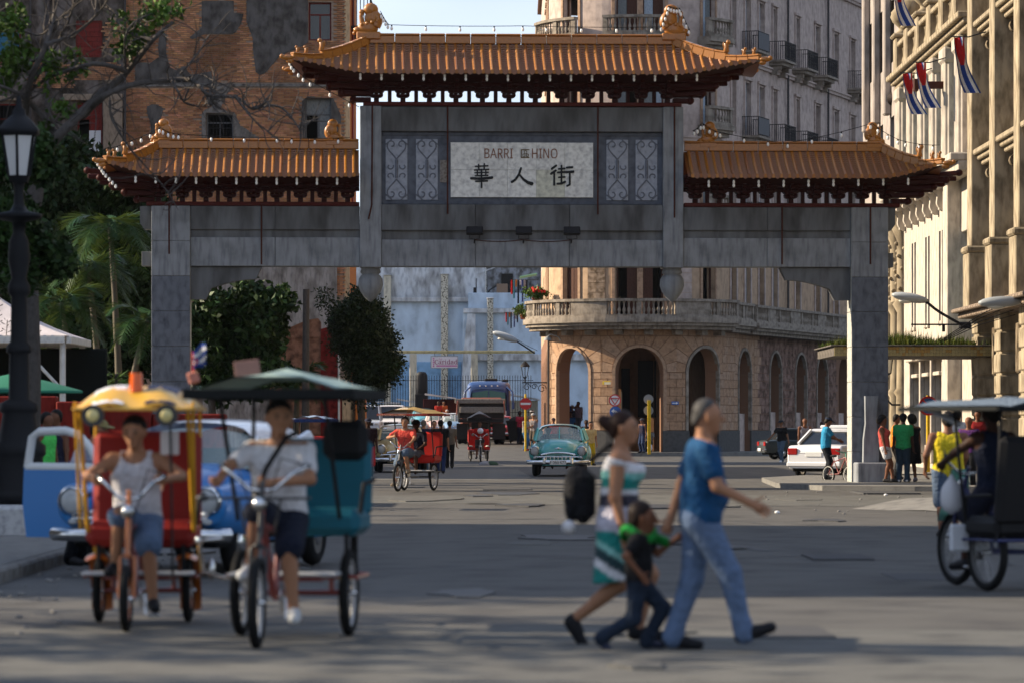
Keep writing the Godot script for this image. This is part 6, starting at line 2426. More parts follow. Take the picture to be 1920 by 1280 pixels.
func build_trees() -> void:
	var bark := relief(mat("grey bark",Color(0.11,0.095,0.085),0.95,"wear",v3(0.5,0.9,0.5),"mottle",v3(1,1,1)),"wear",1.0)
	var green := leaf_mat("yellow green leaf", Color(0.06, 0.11, 0.02))
	var deep := leaf_mat("dark leaf", Color(0.022, 0.042, 0.014))
	var mid := leaf_mat("mid leaf", Color(0.03, 0.06, 0.018))
	var pl := leaf_mat("palm leaf", Color(0.014, 0.042, 0.01))
	var d := 60.0
	var t := thing("street_tree","half bare street tree with crooked grey limbs reaching over the left roof","tree",v3(-7.5,0,-d))
	var P := func(x: float, y: float, z := 0.0) -> Vector3: return at(x, y, d) - v3(-7.5, 0, -d) + v3(0, 0, z)
	limb(t, "trunk", [v3(0, 0, 0), P.call(52, 600), P.call(56, 400), P.call(75, 285)], 0.19, 0.15, bark)
	var limbs := [
		[0.090, 0.026, [[75, 290], [120, 255], [190, 172], [232, 130], [290, 80], [324, 44]]],
		[0.056, 0.013, [[150, 215], [200, 185], [255, 158], [340, 144], [372, 160], [395, 182], [440, 178], [474, 205], [505, 195]]],
		[0.068, 0.022, [[72, 300], [40, 220], [60, 150], [90, 90], [96, 10], [100, -60]]],
		[0.060, 0.011, [[110, 260], [60, 200], [20, 170], [-60, 150]]],
		[0.045, 0.009, [[232, 130], [180, 125], [90, 145], [40, 170], [-20, 200]]],
		[0.038, 0.007, [[90, 90], [140, 55], [190, 10], [230, -40]]],
		[0.038, 0.007, [[60, 150], [120, 40], [150, -30]]],
		[0.034, 0.007, [[290, 80], [240, 60], [200, 15], [180, -40]]],
		[0.026, 0.006, [[474, 205], [520, 195], [560, 240], [568, 262]]],
		[0.022, 0.005, [[440, 180], [480, 230], [525, 262]]],
		[0.022, 0.005, [[390, 185], [398, 200], [392, 160], [405, 150]]],
		[0.022, 0.005, [[200, 185], [215, 230], [250, 285], [300, 345], [335, 395]]],
		[0.022, 0.005, [[340, 144], [375, 100], [385, 60]]],
		[0.022, 0.005, [[320, 150], [340, 180], [350, 195], [390, 196]]],
		[0.022, 0.005, [[-10, 30], [60, 60], [110, 35], [160, 5]]],
		[0.021, 0.005, [[232, 130], [245, 60], [300, 20], [345, 28]]],
		[0.022, 0.005, [[120, 255], [95, 200], [130, 140], [150, 85]]],
	]
	for l in limbs:
		var pts := []
		for k in l[2].size():
			pts.append(P.call(l[2][k][0], l[2][k][1], 0.5 * sin(k * 1.9 + l[2][0][0])))
		limb(t, "limb", pts, l[0], l[1], bark)
	var tw := MB.new()
	for l in limbs:
		for k in l[2].size() - 1:
			for j in 5:
				var p: Vector3 = P.call(lerpf(l[2][k][0],l[2][k + 1][0],rng.randf()),lerpf(l[2][k][1],l[2][k + 1][1],rng.randf()),rng.randf_range(-0.3,0.3))
				p = (P.call(l[2][k][0],l[2][k][1],0.5 * sin(k * 1.9 + l[2][0][0])) as Vector3).lerp(P.call(l[2][k + 1][0],l[2][k + 1][1],0.5 * sin((k + 1) * 1.9 + l[2][0][0])),rng.randf())
				var d2 := v3(rng.randf_range(-0.4, 1), rng.randf_range(-0.6, 1), rng.randf_range(-1, 1)).normalized()
				var pts := [p]
				for q in 4:
					d2 = (d2 + v3(rng.randf_range(-0.5, 0.5), rng.randf_range(-0.5, 0.5), rng.randf_range(-0.5, 0.5))).normalized()
					p += d2 * rng.randf_range(0.1, 0.24)
					pts.append(p)
				tw.tube(pts, [0.012, 0.01, 0.008, 0.006, 0.004], 4, false)
	part("twigs", tw, bark, t).set_meta("kind", "stuff")
	var lf := leaf_clump(12, 0.13, 0.13, 0.035, 3)
	var lobes := []
	for q in [[285,30,40,30],[240,85,35,30],[225,40,22,16],[325,12,25,14],[20,110,40,60],[90,130,22,40],[140,120,24,26],[60,262,45,30],[15,40,40,30],[265,70,24,30],[120,205,22,22]]:
		lobes.append([P.call(q[0], q[1]), v3(q[2] / 120.0, q[3] / 120.0, 0.5)])
	crown(t, lobes, 170, lf, green, 0.6)
	t = thing("street_tree", "bright leaved low tree behind the lamp post", "tree", v3(-7.4, 0, -57))
	limb(t, "trunk", [Vector3.ZERO, v3(0.1, 1.5, 0), v3(0.0, 3.6, 0)], 0.09, 0.05, bark)
	lobes = []
	for q in [[30, 300, 70, 50], [75, 300, 30, 45], [20, 430, 60, 70], [110, 470, 40, 50], [40, 510, 40, 35]]:
		lobes.append([at(q[0], q[1], 57) - v3(-7.4, 0, -57), v3(q[2] / 126.0, q[3] / 126.0, 0.5)])
	crown(t, lobes, 1500, leaf_clump(12, 0.12, 0.12, 0.035, 5), mid, 0.3)
	var big := leaf_clump(14, 0.32, 0.26, 0.07, 8)
	var sets := [
		[-15.0,-122.0,"tall dark broadleaf tree massed behind the palms, at the far left",[[40,420,130,110],[120,360,90,80],[20,560,120,100],[150,520,100,100]]],
		[-11.8,-118.0,"tall dark broadleaf tree massed behind the palms, next to the archway's left pillar",[[225,350,75,60],[270,420,60,70],[200,480,90,90],[265,560,70,90],[210,640,90,80]]],
	]
	for s in sets:
		t = thing("broadleaf_tree", s[2], "tree", v3(s[0], 0, s[1]))
		limb(t, "trunk", [Vector3.ZERO, v3(0.2, 2.5, 0), v3(-0.1, 5.0, 0), v3(0.1, 8, 0)], 0.3, 0.12, bark)
		lobes = []
		for q in s[3]:
			lobes.append([at(q[0], q[1], -s[1]) - v3(s[0], 0, s[1]), v3(q[2] / 60.0, q[3] / 60.0, 1.8)])
		crown(t, lobes, 4200, big, deep)
	t = thing("broadleaf_tree", "dense broad leaved tree seen under the archway's left bracket", "tree", v3(-9.0, 0, -114))
	limb(t, "trunk", [Vector3.ZERO, v3(0.1, 1.6, 0), v3(0, 3.4, 0)], 0.16, 0.09, bark)
	lobes = []
	for q in [[440,575,66,38],[500,578,42,38],[390,620,60,60],[470,640,60,55],[410,700,70,50],[500,700,50,40],[525,555,18,16]]:
		lobes.append([at(q[0], q[1], 114) - v3(-9.0, 0, -114), v3(q[2] / 63.0, q[3] / 63.0, 1.0)])
	crown(t, lobes, 2300, leaf_clump(11, 0.2, 0.24, 0.06, 9), mid, 0.4)
	t = thing("broadleaf_tree", "round small leaved tree at the side street corner beside the red wall", "tree", v3(-5.1, 0, -128))
	limb(t, "trunk", [Vector3.ZERO, v3(0.1, 1.3, 0), v3(0.0, 2.8, 0)], 0.18, 0.1, bark)
	lobes = []
	for q in [[672,600,38,46],[692,640,46,60],[676,675,42,60],[712,690,40,40],[738,690,24,22],[690,728,36,32],[704,590,24,34],[630,575,34,28],[655,620,34,40]]:
		lobes.append([at(q[0], q[1], 128) - v3(-5.1, 0, -128), v3(q[2] / 56.0, q[3] / 56.0, 1.1)])
	crown(t, lobes, 3000, leaf_clump(16, 0.2, 0.12, 0.032, 12), leaf_mat("grey green leaf", Color(0.03, 0.043, 0.018)), 0.45)
	t = thing("street_tree", "unseen thin crowned street tree on the left pavement, added to dapple the road", "tree", v3(-13.0, 0.13, -29))
	limb(t, "trunk", [Vector3.ZERO, v3(0.2, 2.5, 0), v3(0.1, 5.5, 0)], 0.2, 0.1, bark)
	crown(t,[[v3(0,6.2,0),v3(2.4,1.5,3.0)],[v3(0.5,5.0,4.5),v3(2.0,1.2,2.0)],[v3(0,5.5,-4.0),v3(1.6,1.2,2.0)],[v3(-1,6,-9),v3(2.2,1.3,2.5)],[v3(1.5,5,-12),v3(2.0,1.2,2.2)],[v3(-4,7.5,-11),v3(2.4,1.5,2.0)]],620,big,mid)  # lobes spread out of frame, placed to dapple and soften the road shadow
	var pd := 103.0
	palm("tallest palm with arching fronds just left of the archway", v3(-10.6, 0.1, -104), 6.8, v3(-0.3, 0, 0), 1.9, 15, 1, pl)
	palm("palm with its crown level with the lower beam end", v3(-11.3, 0.1, -106), 5.8, v3(-0.4, 0, 0.2), 1.8, 14, 2, pl)
	palm("shorter palm with drooping fronds in front of the dark trees", v3(-11.5, 0.1, -102), 4.7, v3(-0.5, 0, 0), 1.7, 14, 3, pl)
	palm("slanting palm against the archway's left pillar", v3(-10.3, 0.1, -101), 4.2, v3(0.7, 0, 0), 1.5, 12, 4, pl)
	palm("low palm sprouting between the leaning trunks", v3(-10.9, 0.1, -100.5), 2.4, v3(0.2, 0, 0), 1.3, 12, 5, pl)
	palm("small fan of palm fronds behind the green cycle canopy", v3(-6.9, 0.1, -122), 3.0, v3(0.1, 0, 0), 1.2, 14, 6, pl)
	for q in [[150,712,"spiky leaved shrub at the foot of the pavilion brace"],[215,700,"spiky leaved shrub in front of the palm trunks"],[185,660,"tall spiky leaved shrub beside the white pavilion post"]]:
		var o := thing("yucca", q[2], "shrub", v3((q[0] - 960.0) / 90.0, 0.1, -80), 0.0, "spiky shrubs by the pavilion")
		var b := MB.new()
		var hh: float = EYE + (798 - q[1]) / 90.0 - 0.1
		b.tube([Vector3.ZERO, v3(0.03, hh, 0)], 0.04, 6)
		part("stem", b, bark, o)
		for j in 60:
			b = MB.new() if j % 12 == 0 else b
			var a := j * 2.4
			var y: float = hh * (0.55 + 0.45 * (j % 20) / 20.0)
			var dd := v3(cos(a), rng.randf_range(-0.2, 1.0), sin(a)).normalized() * rng.randf_range(0.3, 0.5)
			var w := dd.cross(Vector3.UP).normalized() * 0.025
			b.quad(v3(0, y, 0) - w, v3(0, y, 0) + w, v3(0, y, 0) + dd * 0.6 + w, v3(0, y, 0) + dd)
			if j % 12 == 11:
				part("leaf", b, green, o)

# ---------------------------------------------------------------- vehicles
# local axes: z forward, y up
func wheel(parent: Node, p: Vector3, r: float, w: float, hub: Material, called := "wheel") -> void:
	var b := MB.new()
	b.sheet(20, 8, func(a, k):
		var an: float = a * TAU
		var c: float = k * TAU
		var rr: float = r - w * 0.42 + cos(c) * w * 0.42
		return p + v3(sin(c) * w * 0.5, cos(an) * rr, sin(an) * rr), true)
	var o := part(called, b, mat("tyre", Color(0.012, 0.012, 0.012), 0.85), parent)
	b = MB.new()
	for e in [-1.0, 1.0]:
		b.tube([p + v3(e * w * 0.1, 0, 0), p + v3(e * w * 0.36, 0, 0)], r - w * 0.62, 16)
		b.ball(p + v3(e * w * 0.36, 0, 0), v3(0.03, r * 0.36, r * 0.36), 10)
	part("rim", b, hub, o)

# a body shell from stations [z, top height, half width] down to the sill; round is the softness of the shoulder
func shell(b: MB, st: Array, sill: float, rnd: float, tuck := 0.05) -> void:
	var n := st.size()
	b.sheet(n - 1, 14, func(a, k):
		var s = st[roundi(a * (n - 1))]
		var j: int = roundi(k * 14)
		var e := -1.0 if j < 7 else 1.0
		var q: int = j if j <= 7 else 14 - j
		var y: float = s[1]
		var w: float = s[2]
		var h: float = y - sill
		var r: float = minf(rnd, h * 0.6)
		var p: Vector2
		match q:
			0: p = w2(w - tuck, sill)
			1: p = w2(w, sill + h * 0.3)
			2: p = w2(w, y - r)
			3: p = w2(w - r * 0.1, y - r * 0.6)
			4: p = w2(w - r * 0.35, y - r * 0.25)
			5: p = w2(w - r * 0.8, y - r * 0.05)
			6: p = w2(w * 0.4, y + 0.01)
			_: p = w2(0, y + 0.015)
		return v3(e * p.x, p.y, s[0]))
	for e in [0, n - 1]:
		var s = st[e]
		var z: float = s[0]
		var poly := pv2([w2(-s[2] + tuck,sill),w2(s[2] - tuck,sill),w2(s[2],sill + (s[1] - sill) * 0.3),w2(s[2] - rnd * 0.3,s[1] - rnd * 0.2),w2(0,s[1] + 0.01),w2(-s[2] + rnd * 0.3,s[1] - rnd * 0.2),w2(-s[2],sill + (s[1] - sill) * 0.3)])
		b.prism(poly, z - 0.01, z + 0.001)

func headlight(parent: Node, p: Vector3, r: float, chrome: Material) -> void:
	var b := MB.new()
	b.sheet(2,18,func(a,k): return p + v3(cos(k * TAU) * (r + 0.03 * sin(a * PI)),sin(k * TAU) * (r + 0.03 * sin(a * PI)),lerpf(-0.06,0.03,a)),true)
	var o := part("headlight", b, chrome, parent)
	b = MB.new()
	b.ball(p, v3(r * 0.97, r * 0.97, 0.045), 16)
	part("lens", b, mat("headlamp glass", Color(0.35, 0.36, 0.36), 0.08), o)

# round bodied car of about 1950
func old_car(called: String,label: String,where: Vector3,turn: float,body: Material,roof: Material,plate := "",door_open := false,group := "") -> Node3D:
	var chrome := metal("chrome", Color(0.62, 0.62, 0.62), 0.18)
	var dark := mat("car underside", Color(0.012, 0.012, 0.012), 0.9)
	var o := thing(called, label, "car", where, turn, group)
	var b := MB.new()
	shell(b,[[2.36,0.62,0.46],[2.34,0.84,0.5],[2.24,0.97,0.54],[2.05,1.06,0.57],[1.7,1.12,0.6],[1.2,1.14,0.66],[0.75,1.14,0.8],[0.3,1.12,0.86],[-0.9,1.1,0.87],[-1.5,1.08,0.82],[-2.0,0.97,0.72],[-2.35,0.75,0.6],[-2.42,0.6,0.5]],0.34,0.34)
	var bd := part("body", b, body, o)
	for e in [-1.0, 1.0]:
		b = MB.new()
		b.sheet(12, 14, func(a, k):
			var z: float = lerpf(2.36, 0.35, a)
			var f: float = pow(sin(clampf(a * 0.8 + 0.2,0,1) * PI * 0.5),0.45) * (1.0 if a < 0.6 else lerpf(1.0,0.72,(a - 0.6) / 0.4))
			if a < 0.09:
				f *= sqrt(a / 0.09 * 0.75 + 0.25)
			var an: float = k * TAU
			return v3(e * 0.715 + sin(an) * 0.225 * f, 0.66 + cos(an) * (0.36 if cos(an) > 0 else 0.3) * f, z), true, true)
		b.ball(v3(e * 0.715, 0.74, 2.3), v3(0.19, 0.22, 0.1), 14)
		part("front_fender", b, body, o)
		b = MB.new()
		b.ball(v3(e * 0.76, 0.66, -1.45), v3(0.2, 0.36, 0.85), 16)
		part("rear_fender", b, body, o)
		headlight(o, v3(e * 0.715, 0.78, 2.4), 0.13, chrome)
		b = MB.new()
		b.ball(v3(e * 0.715, 0.57, 2.37), v3(0.055, 0.035, 0.04), 8)
		part("parking_light", b, mats["headlamp glass"], o)
		wheel(o, v3(e * 0.72, 0.34, 1.42), 0.34, 0.19, chrome)
		wheel(o, v3(e * 0.72, 0.34, -1.45), 0.34, 0.19, chrome)
	b = MB.new()
	b.sheet(12, 12, func(a, k):
		var z: float = lerpf(0.52, -1.42, a)
		var x: float = (k * 2 - 1)
		var w: float = 0.71 - 0.1 * pow(absf(a - 0.45) * 1.8, 2)
		var f: float = sqrt(maxf(0.0, 1 - pow(absf(x), 2.6)))
		var drop: float = 0.05 * pow(absf(a * 2 - 0.9), 3)
		return v3(x * w, 1.405 + f * (0.21 - drop), z), false, true)
	var rf := part("roof", b, roof, o)
	b = MB.new()
	var gl := mat("car glass", Color(0.02, 0.022, 0.025), 0.04)
	for e in [-1.0, 1.0]:
		b.beam(v3(e * 0.73, 1.08, 0.82), v3(e * 0.655, 1.43, 0.48), 0.06, 0.06, 0.01)
		b.beam(v3(e * 0.8, 1.08, -0.35), v3(e * 0.69, 1.43, -0.4), 0.06, 0.05, 0.01)
		b.beam(v3(e * 0.78, 1.06, -1.35), v3(e * 0.64, 1.43, -1.2), 0.08, 0.3, 0.02)
	b.beam(v3(0, 1.1, 0.93), v3(0, 1.5, 0.58), 0.03, 0.04)
	part("pillar", b, roof, rf)
	for e in [-1.0, 1.0]:
		b = MB.new()
		b.sheet(4, 4, func(a, k):
			var x: float = lerpf(0.02, lerpf(0.71, 0.64, a), k) * e
			return v3(x, lerpf(1.09, 1.52 - 0.09 * k * k, a), lerpf(0.93 - 0.11 * k * k, 0.56 - 0.09 * k * k, a)), false, e < 0)
		part("windscreen", b, glass("clear glass", Color(0.75, 0.82, 0.8), 0.3), o)
		b = MB.new()
		for q in [[0.72, 0.45, -0.3, -0.34], [-0.42, -0.45, -1.2, -1.1]]:
			b.quad(v3(e * 0.75, 1.1, q[0]), v3(e * 0.78, 1.1, q[2]), v3(e * 0.67, 1.42, q[3]), v3(e * 0.66, 1.42, q[1]))
		part("side_window", b, mats["clear glass"], o)
	b = MB.new()
	b.br(-0.6, 0.5, -0.35, 0.6, 1.25, -0.15, 0.06)
	b.br(-0.6, 0.5, -1.3, 0.6, 1.3, -1.15, 0.06)
	b.br(-0.7, 1.0, 0.5, 0.7, 1.12, 0.75, 0.04)
	part("interior", b, mat("car seat", Color(0.03, 0.028, 0.027), 0.9), o)
	b = MB.new()
	b.sheet(1,20,func(a,k): return v3(0.34 + cos(k * TAU) * (0.2 if a else 0.175),1.07 + sin(k * TAU) * 0.2 * (1.0 if a else 0.88),0.42),true)
	part("steering_wheel", b, dark, o)
	b = MB.new()
	b.br(-0.78, 0.3, -2.2, 0.78, 0.42, 2.2, 0.04)
	part("underside", b, dark, o)
	b = MB.new()
	var pts := []
	for k in 13:
		var x := lerpf(-0.93, 0.93, k / 12.0)
		pts.append(v3(x, 0.44, 2.56 - 0.16 * pow(absf(x), 2.4) - (0.12 if absf(x) > 0.9 else 0.0)))
	b.tube(pts, 0.07, 10)
	for e in [-1.0, 1.0]:
		b.box(v3(e * 0.42, 0.48, 2.6), v3(0.09, 0.22, 0.09), 0.035)
	part("bumper", b, chrome, o)
	b = MB.new()
	pts = []
	for k in 13:
		var x := lerpf(-0.52, 0.52, k / 12.0)
		pts.append(v3(x, 0.73 - 0.07 * pow(absf(x) / 0.52, 2.0), 2.4 - 0.06 * absf(x)))
	b.tube(pts, 0.035, 8)
	pts = []
	for k in 13:
		var x := lerpf(-0.72, 0.72, k / 12.0)
		pts.append(v3(x, 0.6, 2.41 - 0.05 * absf(x)))
	b.tube(pts, 0.028, 8)
	for k in 7:
		b.box(v3(-0.36 + 0.12 * k, 0.57, 2.42), v3(0.025, 0.13, 0.05), 0.01)
	b.tube([v3(0, 1.14, 0.8), v3(0, 1.125, 1.2), v3(0, 1.085, 1.8), v3(0, 1.0, 2.18)], 0.014, 5)
	b.ball(v3(0, 0.86, 2.33), v3(0.15, 0.018, 0.03), 8)
	b.ball(v3(0, 0.86, 2.335), v3(0.05, 0.04, 0.03), 6)
	part("grille", b, chrome, o)
	b = MB.new()
	b.ball(v3(0, 0.6, 2.28), v3(0.6, 0.11, 0.09), 14)
	part("grille_opening", b, dark, o)
	if plate:
		b = MB.new()
		b.box(v3(0, 0.43, 2.645), v3(0.5, 0.13, 0.015), 0.004)
		var pp := part("number_plate", b, mat("plate white", Color(0.7, 0.7, 0.68), 0.5), o)
		part_mesh("letters", lettering(plate, 0.115, 0.006), mat("plate ink", Color(0.02, 0.02, 0.02), 0.5), pp, v3(0, 0.43, 2.656))
	for e in [-1.0, 1.0]:
		if door_open and e < 0:
			continue
		b = MB.new()
		b.box(v3(e * 0.875, 0.72, 0.2), v3(0.025, 0.68, 0.92), 0.012)
		var dp := part("door", b, body, o)
		b = MB.new()
		b.tube([v3(e * 0.9, 0.93, -0.05), v3(e * 0.93, 0.93, -0.12), v3(e * 0.9, 0.93, -0.2)], 0.014, 6)
		part("handle", b, chrome, dp)
	return o

func open_door(o: Node3D, body: Material, trim: Material) -> void:
	var dr := Node3D.new()
	dr.name = "open_door"
	o.add_child(dr)
	dr.position = v3(-0.9, 0, 1.0)
	dr.rotation.y = deg_to_rad(72)
	var b := MB.new()
	b.prism(pv2([w2(0,0.36),w2(-0.95,0.36),w2(-1.0,0.7),w2(-0.98,1.1),w2(0.02,1.1)]),-0.04,0.04,Transform3D(Basis(v3(0,0,1),v3(0,1,0),v3(-1,0,0)),Vector3.ZERO))
	part("door_skin", b, body, dr)
	b = MB.new()
	b.tube([v3(0,1.1,0.0),v3(0,1.3,-0.12),v3(0,1.45,-0.28),v3(0,1.49,-0.45),v3(0,1.48,-0.8),v3(0,1.42,-0.9),v3(0,1.1,-0.96)],0.045,8)
	b.tube([v3(0, 1.1, 0), v3(0, 1.1, -0.96)], 0.05, 8)
	b.tube([v3(0, 1.1, -0.28), v3(0, 1.44, -0.3)], 0.02, 6)
	part("window_frame", b, trim, dr)
	b = MB.new()
	b.tube([v3(0.05, 0.9, -0.7), v3(0.09, 0.9, -0.78), v3(0.05, 0.9, -0.86)], 0.015, 6)
	part("handle", b, mats["chrome"], dr)

# flat sided car or van: lower shell, glasshouse
func box_car(called: String,label: String,where: Vector3,turn: float,body: Material,spec: Dictionary,group := "",category := "car") -> Node3D:
	var o := thing(called, label, category, where, turn, group)
	var chrome := metal("chrome", Color(0.62, 0.62, 0.62), 0.18)
	var hl: float = spec.get("len", 4.1) * 0.5
	var w: float = spec.get("wid", 1.62) * 0.5
	var hood: float = spec.get("hood", 0.9)
	var belt: float = spec.get("belt", 0.92)
	var top: float = spec.get("top", 1.44)
	var cab: Array = spec.get("cab", [0.55, 0.1, -1.1, -1.5])
	var b := MB.new()
	shell(b,[[hl,hood - 0.22,w - 0.08],[hl - 0.03,hood - 0.1,w - 0.04],[hl - 0.15,hood - 0.03,w],[cab[0],belt,w],[cab[3],belt,w],[-hl + 0.15,belt - 0.02,w],[-hl + 0.03,belt - 0.1,w - 0.03],[-hl,belt - 0.25,w - 0.08]],0.32,0.1,0.06)
	part("body", b, body, o)
	b = MB.new()
	shell(b,[[cab[1] + 0.02,top - 0.06,w - 0.16],[cab[1] - 0.1,top - 0.01,w - 0.15],[cab[2] + 0.1,top,w - 0.15],[cab[2] - 0.02,top - 0.06,w - 0.17]],top - 0.09,0.06,0.0)
	for e in [-1.0, 1.0]:
		b.beam(v3(e * (w - 0.06), belt, cab[0]), v3(e * (w - 0.18), top - 0.06, cab[1]), 0.05, 0.06)
		b.beam(v3(e * (w - 0.06), belt, cab[3]), v3(e * (w - 0.18), top - 0.06, cab[2]), 0.06, 0.12)
		b.beam(v3(e * (w - 0.05), belt, (cab[0] + cab[3]) * 0.5), v3(e * (w - 0.17), top - 0.06, (cab[1] + cab[2]) * 0.5), 0.05, 0.06)
	part("roof", b, spec.get("roof", body), o)
	var gl := mat("car glass", Color(0.02, 0.022, 0.025), 0.04)
	b = MB.new()
	b.quad(v3(-w + 0.09,belt,cab[0] - 0.01),v3(w - 0.09,belt,cab[0] - 0.01),v3(w - 0.2,top - 0.08,cab[1] - 0.01),v3(-w + 0.2,top - 0.08,cab[1] - 0.01))
	part("windscreen", b, gl, o)
	b = MB.new()
	b.quad(v3(w - 0.09,belt,cab[3] + 0.01),v3(-w + 0.09,belt,cab[3] + 0.01),v3(-w + 0.2,top - 0.08,cab[2] + 0.01),v3(w - 0.2,top - 0.08,cab[2] + 0.01))
	part("rear_window", b, gl, o)
	for e in [-1.0, 1.0]:
		b = MB.new()
		b.quad(v3(e * (w - 0.05),belt,cab[0] - 0.05),v3(e * (w - 0.05),belt,cab[3] + 0.08),v3(e * (w - 0.17),top - 0.08,cab[2] + 0.06),v3(e * (w - 0.17),top - 0.08,cab[1] - 0.05))
		part("side_window", b, gl, o)
		b = MB.new()
		b.box(v3(e * (w - 0.25), hood - 0.22, hl + 0.0), v3(0.2, 0.14, 0.04), 0.02)
		part("headlight", b, mats.get("headlamp glass", gl), o)
		b = MB.new()
		b.box(v3(e * (w - 0.2), belt - 0.2, -hl + 0.0), v3(0.3, 0.2, 0.05), 0.02)
		part("tail_light", b, mat("red lens", Color(0.3, 0.01, 0.01), 0.15), o)
		wheel(o, v3(e * (w - 0.1), 0.3, hl - 0.75), 0.3, 0.18, chrome)
		wheel(o, v3(e * (w - 0.1), 0.3, -hl + 0.8), 0.3, 0.18, chrome)
	b = MB.new()
	b.br(-w + 0.45, hood - 0.32, hl - 0.01, w - 0.45, hood - 0.13, hl + 0.015, 0.01)
	part("grille", b, mats["car seat"], o)
	for e in [-1.0, 1.0]:
		b = MB.new()
		b.br(-w + 0.02, 0.36, e * hl - 0.05, w - 0.02, 0.5, e * hl + 0.08, 0.03)
		part("bumper", b, spec.get("bumper", chrome), o)
	b = MB.new()
	b.box(v3(0,belt - 0.28 if spec.get("plate_high",false) else 0.46,-hl - (0.02 if spec.get("plate_high",false) else 0.1)),v3(0.5,0.13,0.02),0.005)
	b.box(v3(0, 0.44, hl + 0.1), v3(0.5, 0.12, 0.02), 0.005)
	part("number_plate", b, mat("plate white", Color(0.7, 0.7, 0.68), 0.5), o)
	b = MB.new()
	b.br(-w + 0.1, 0.22, -hl + 0.2, w - 0.1, 0.34, hl - 0.2, 0.03)
	part("underside", b, mats["car underside"], o)
	return o

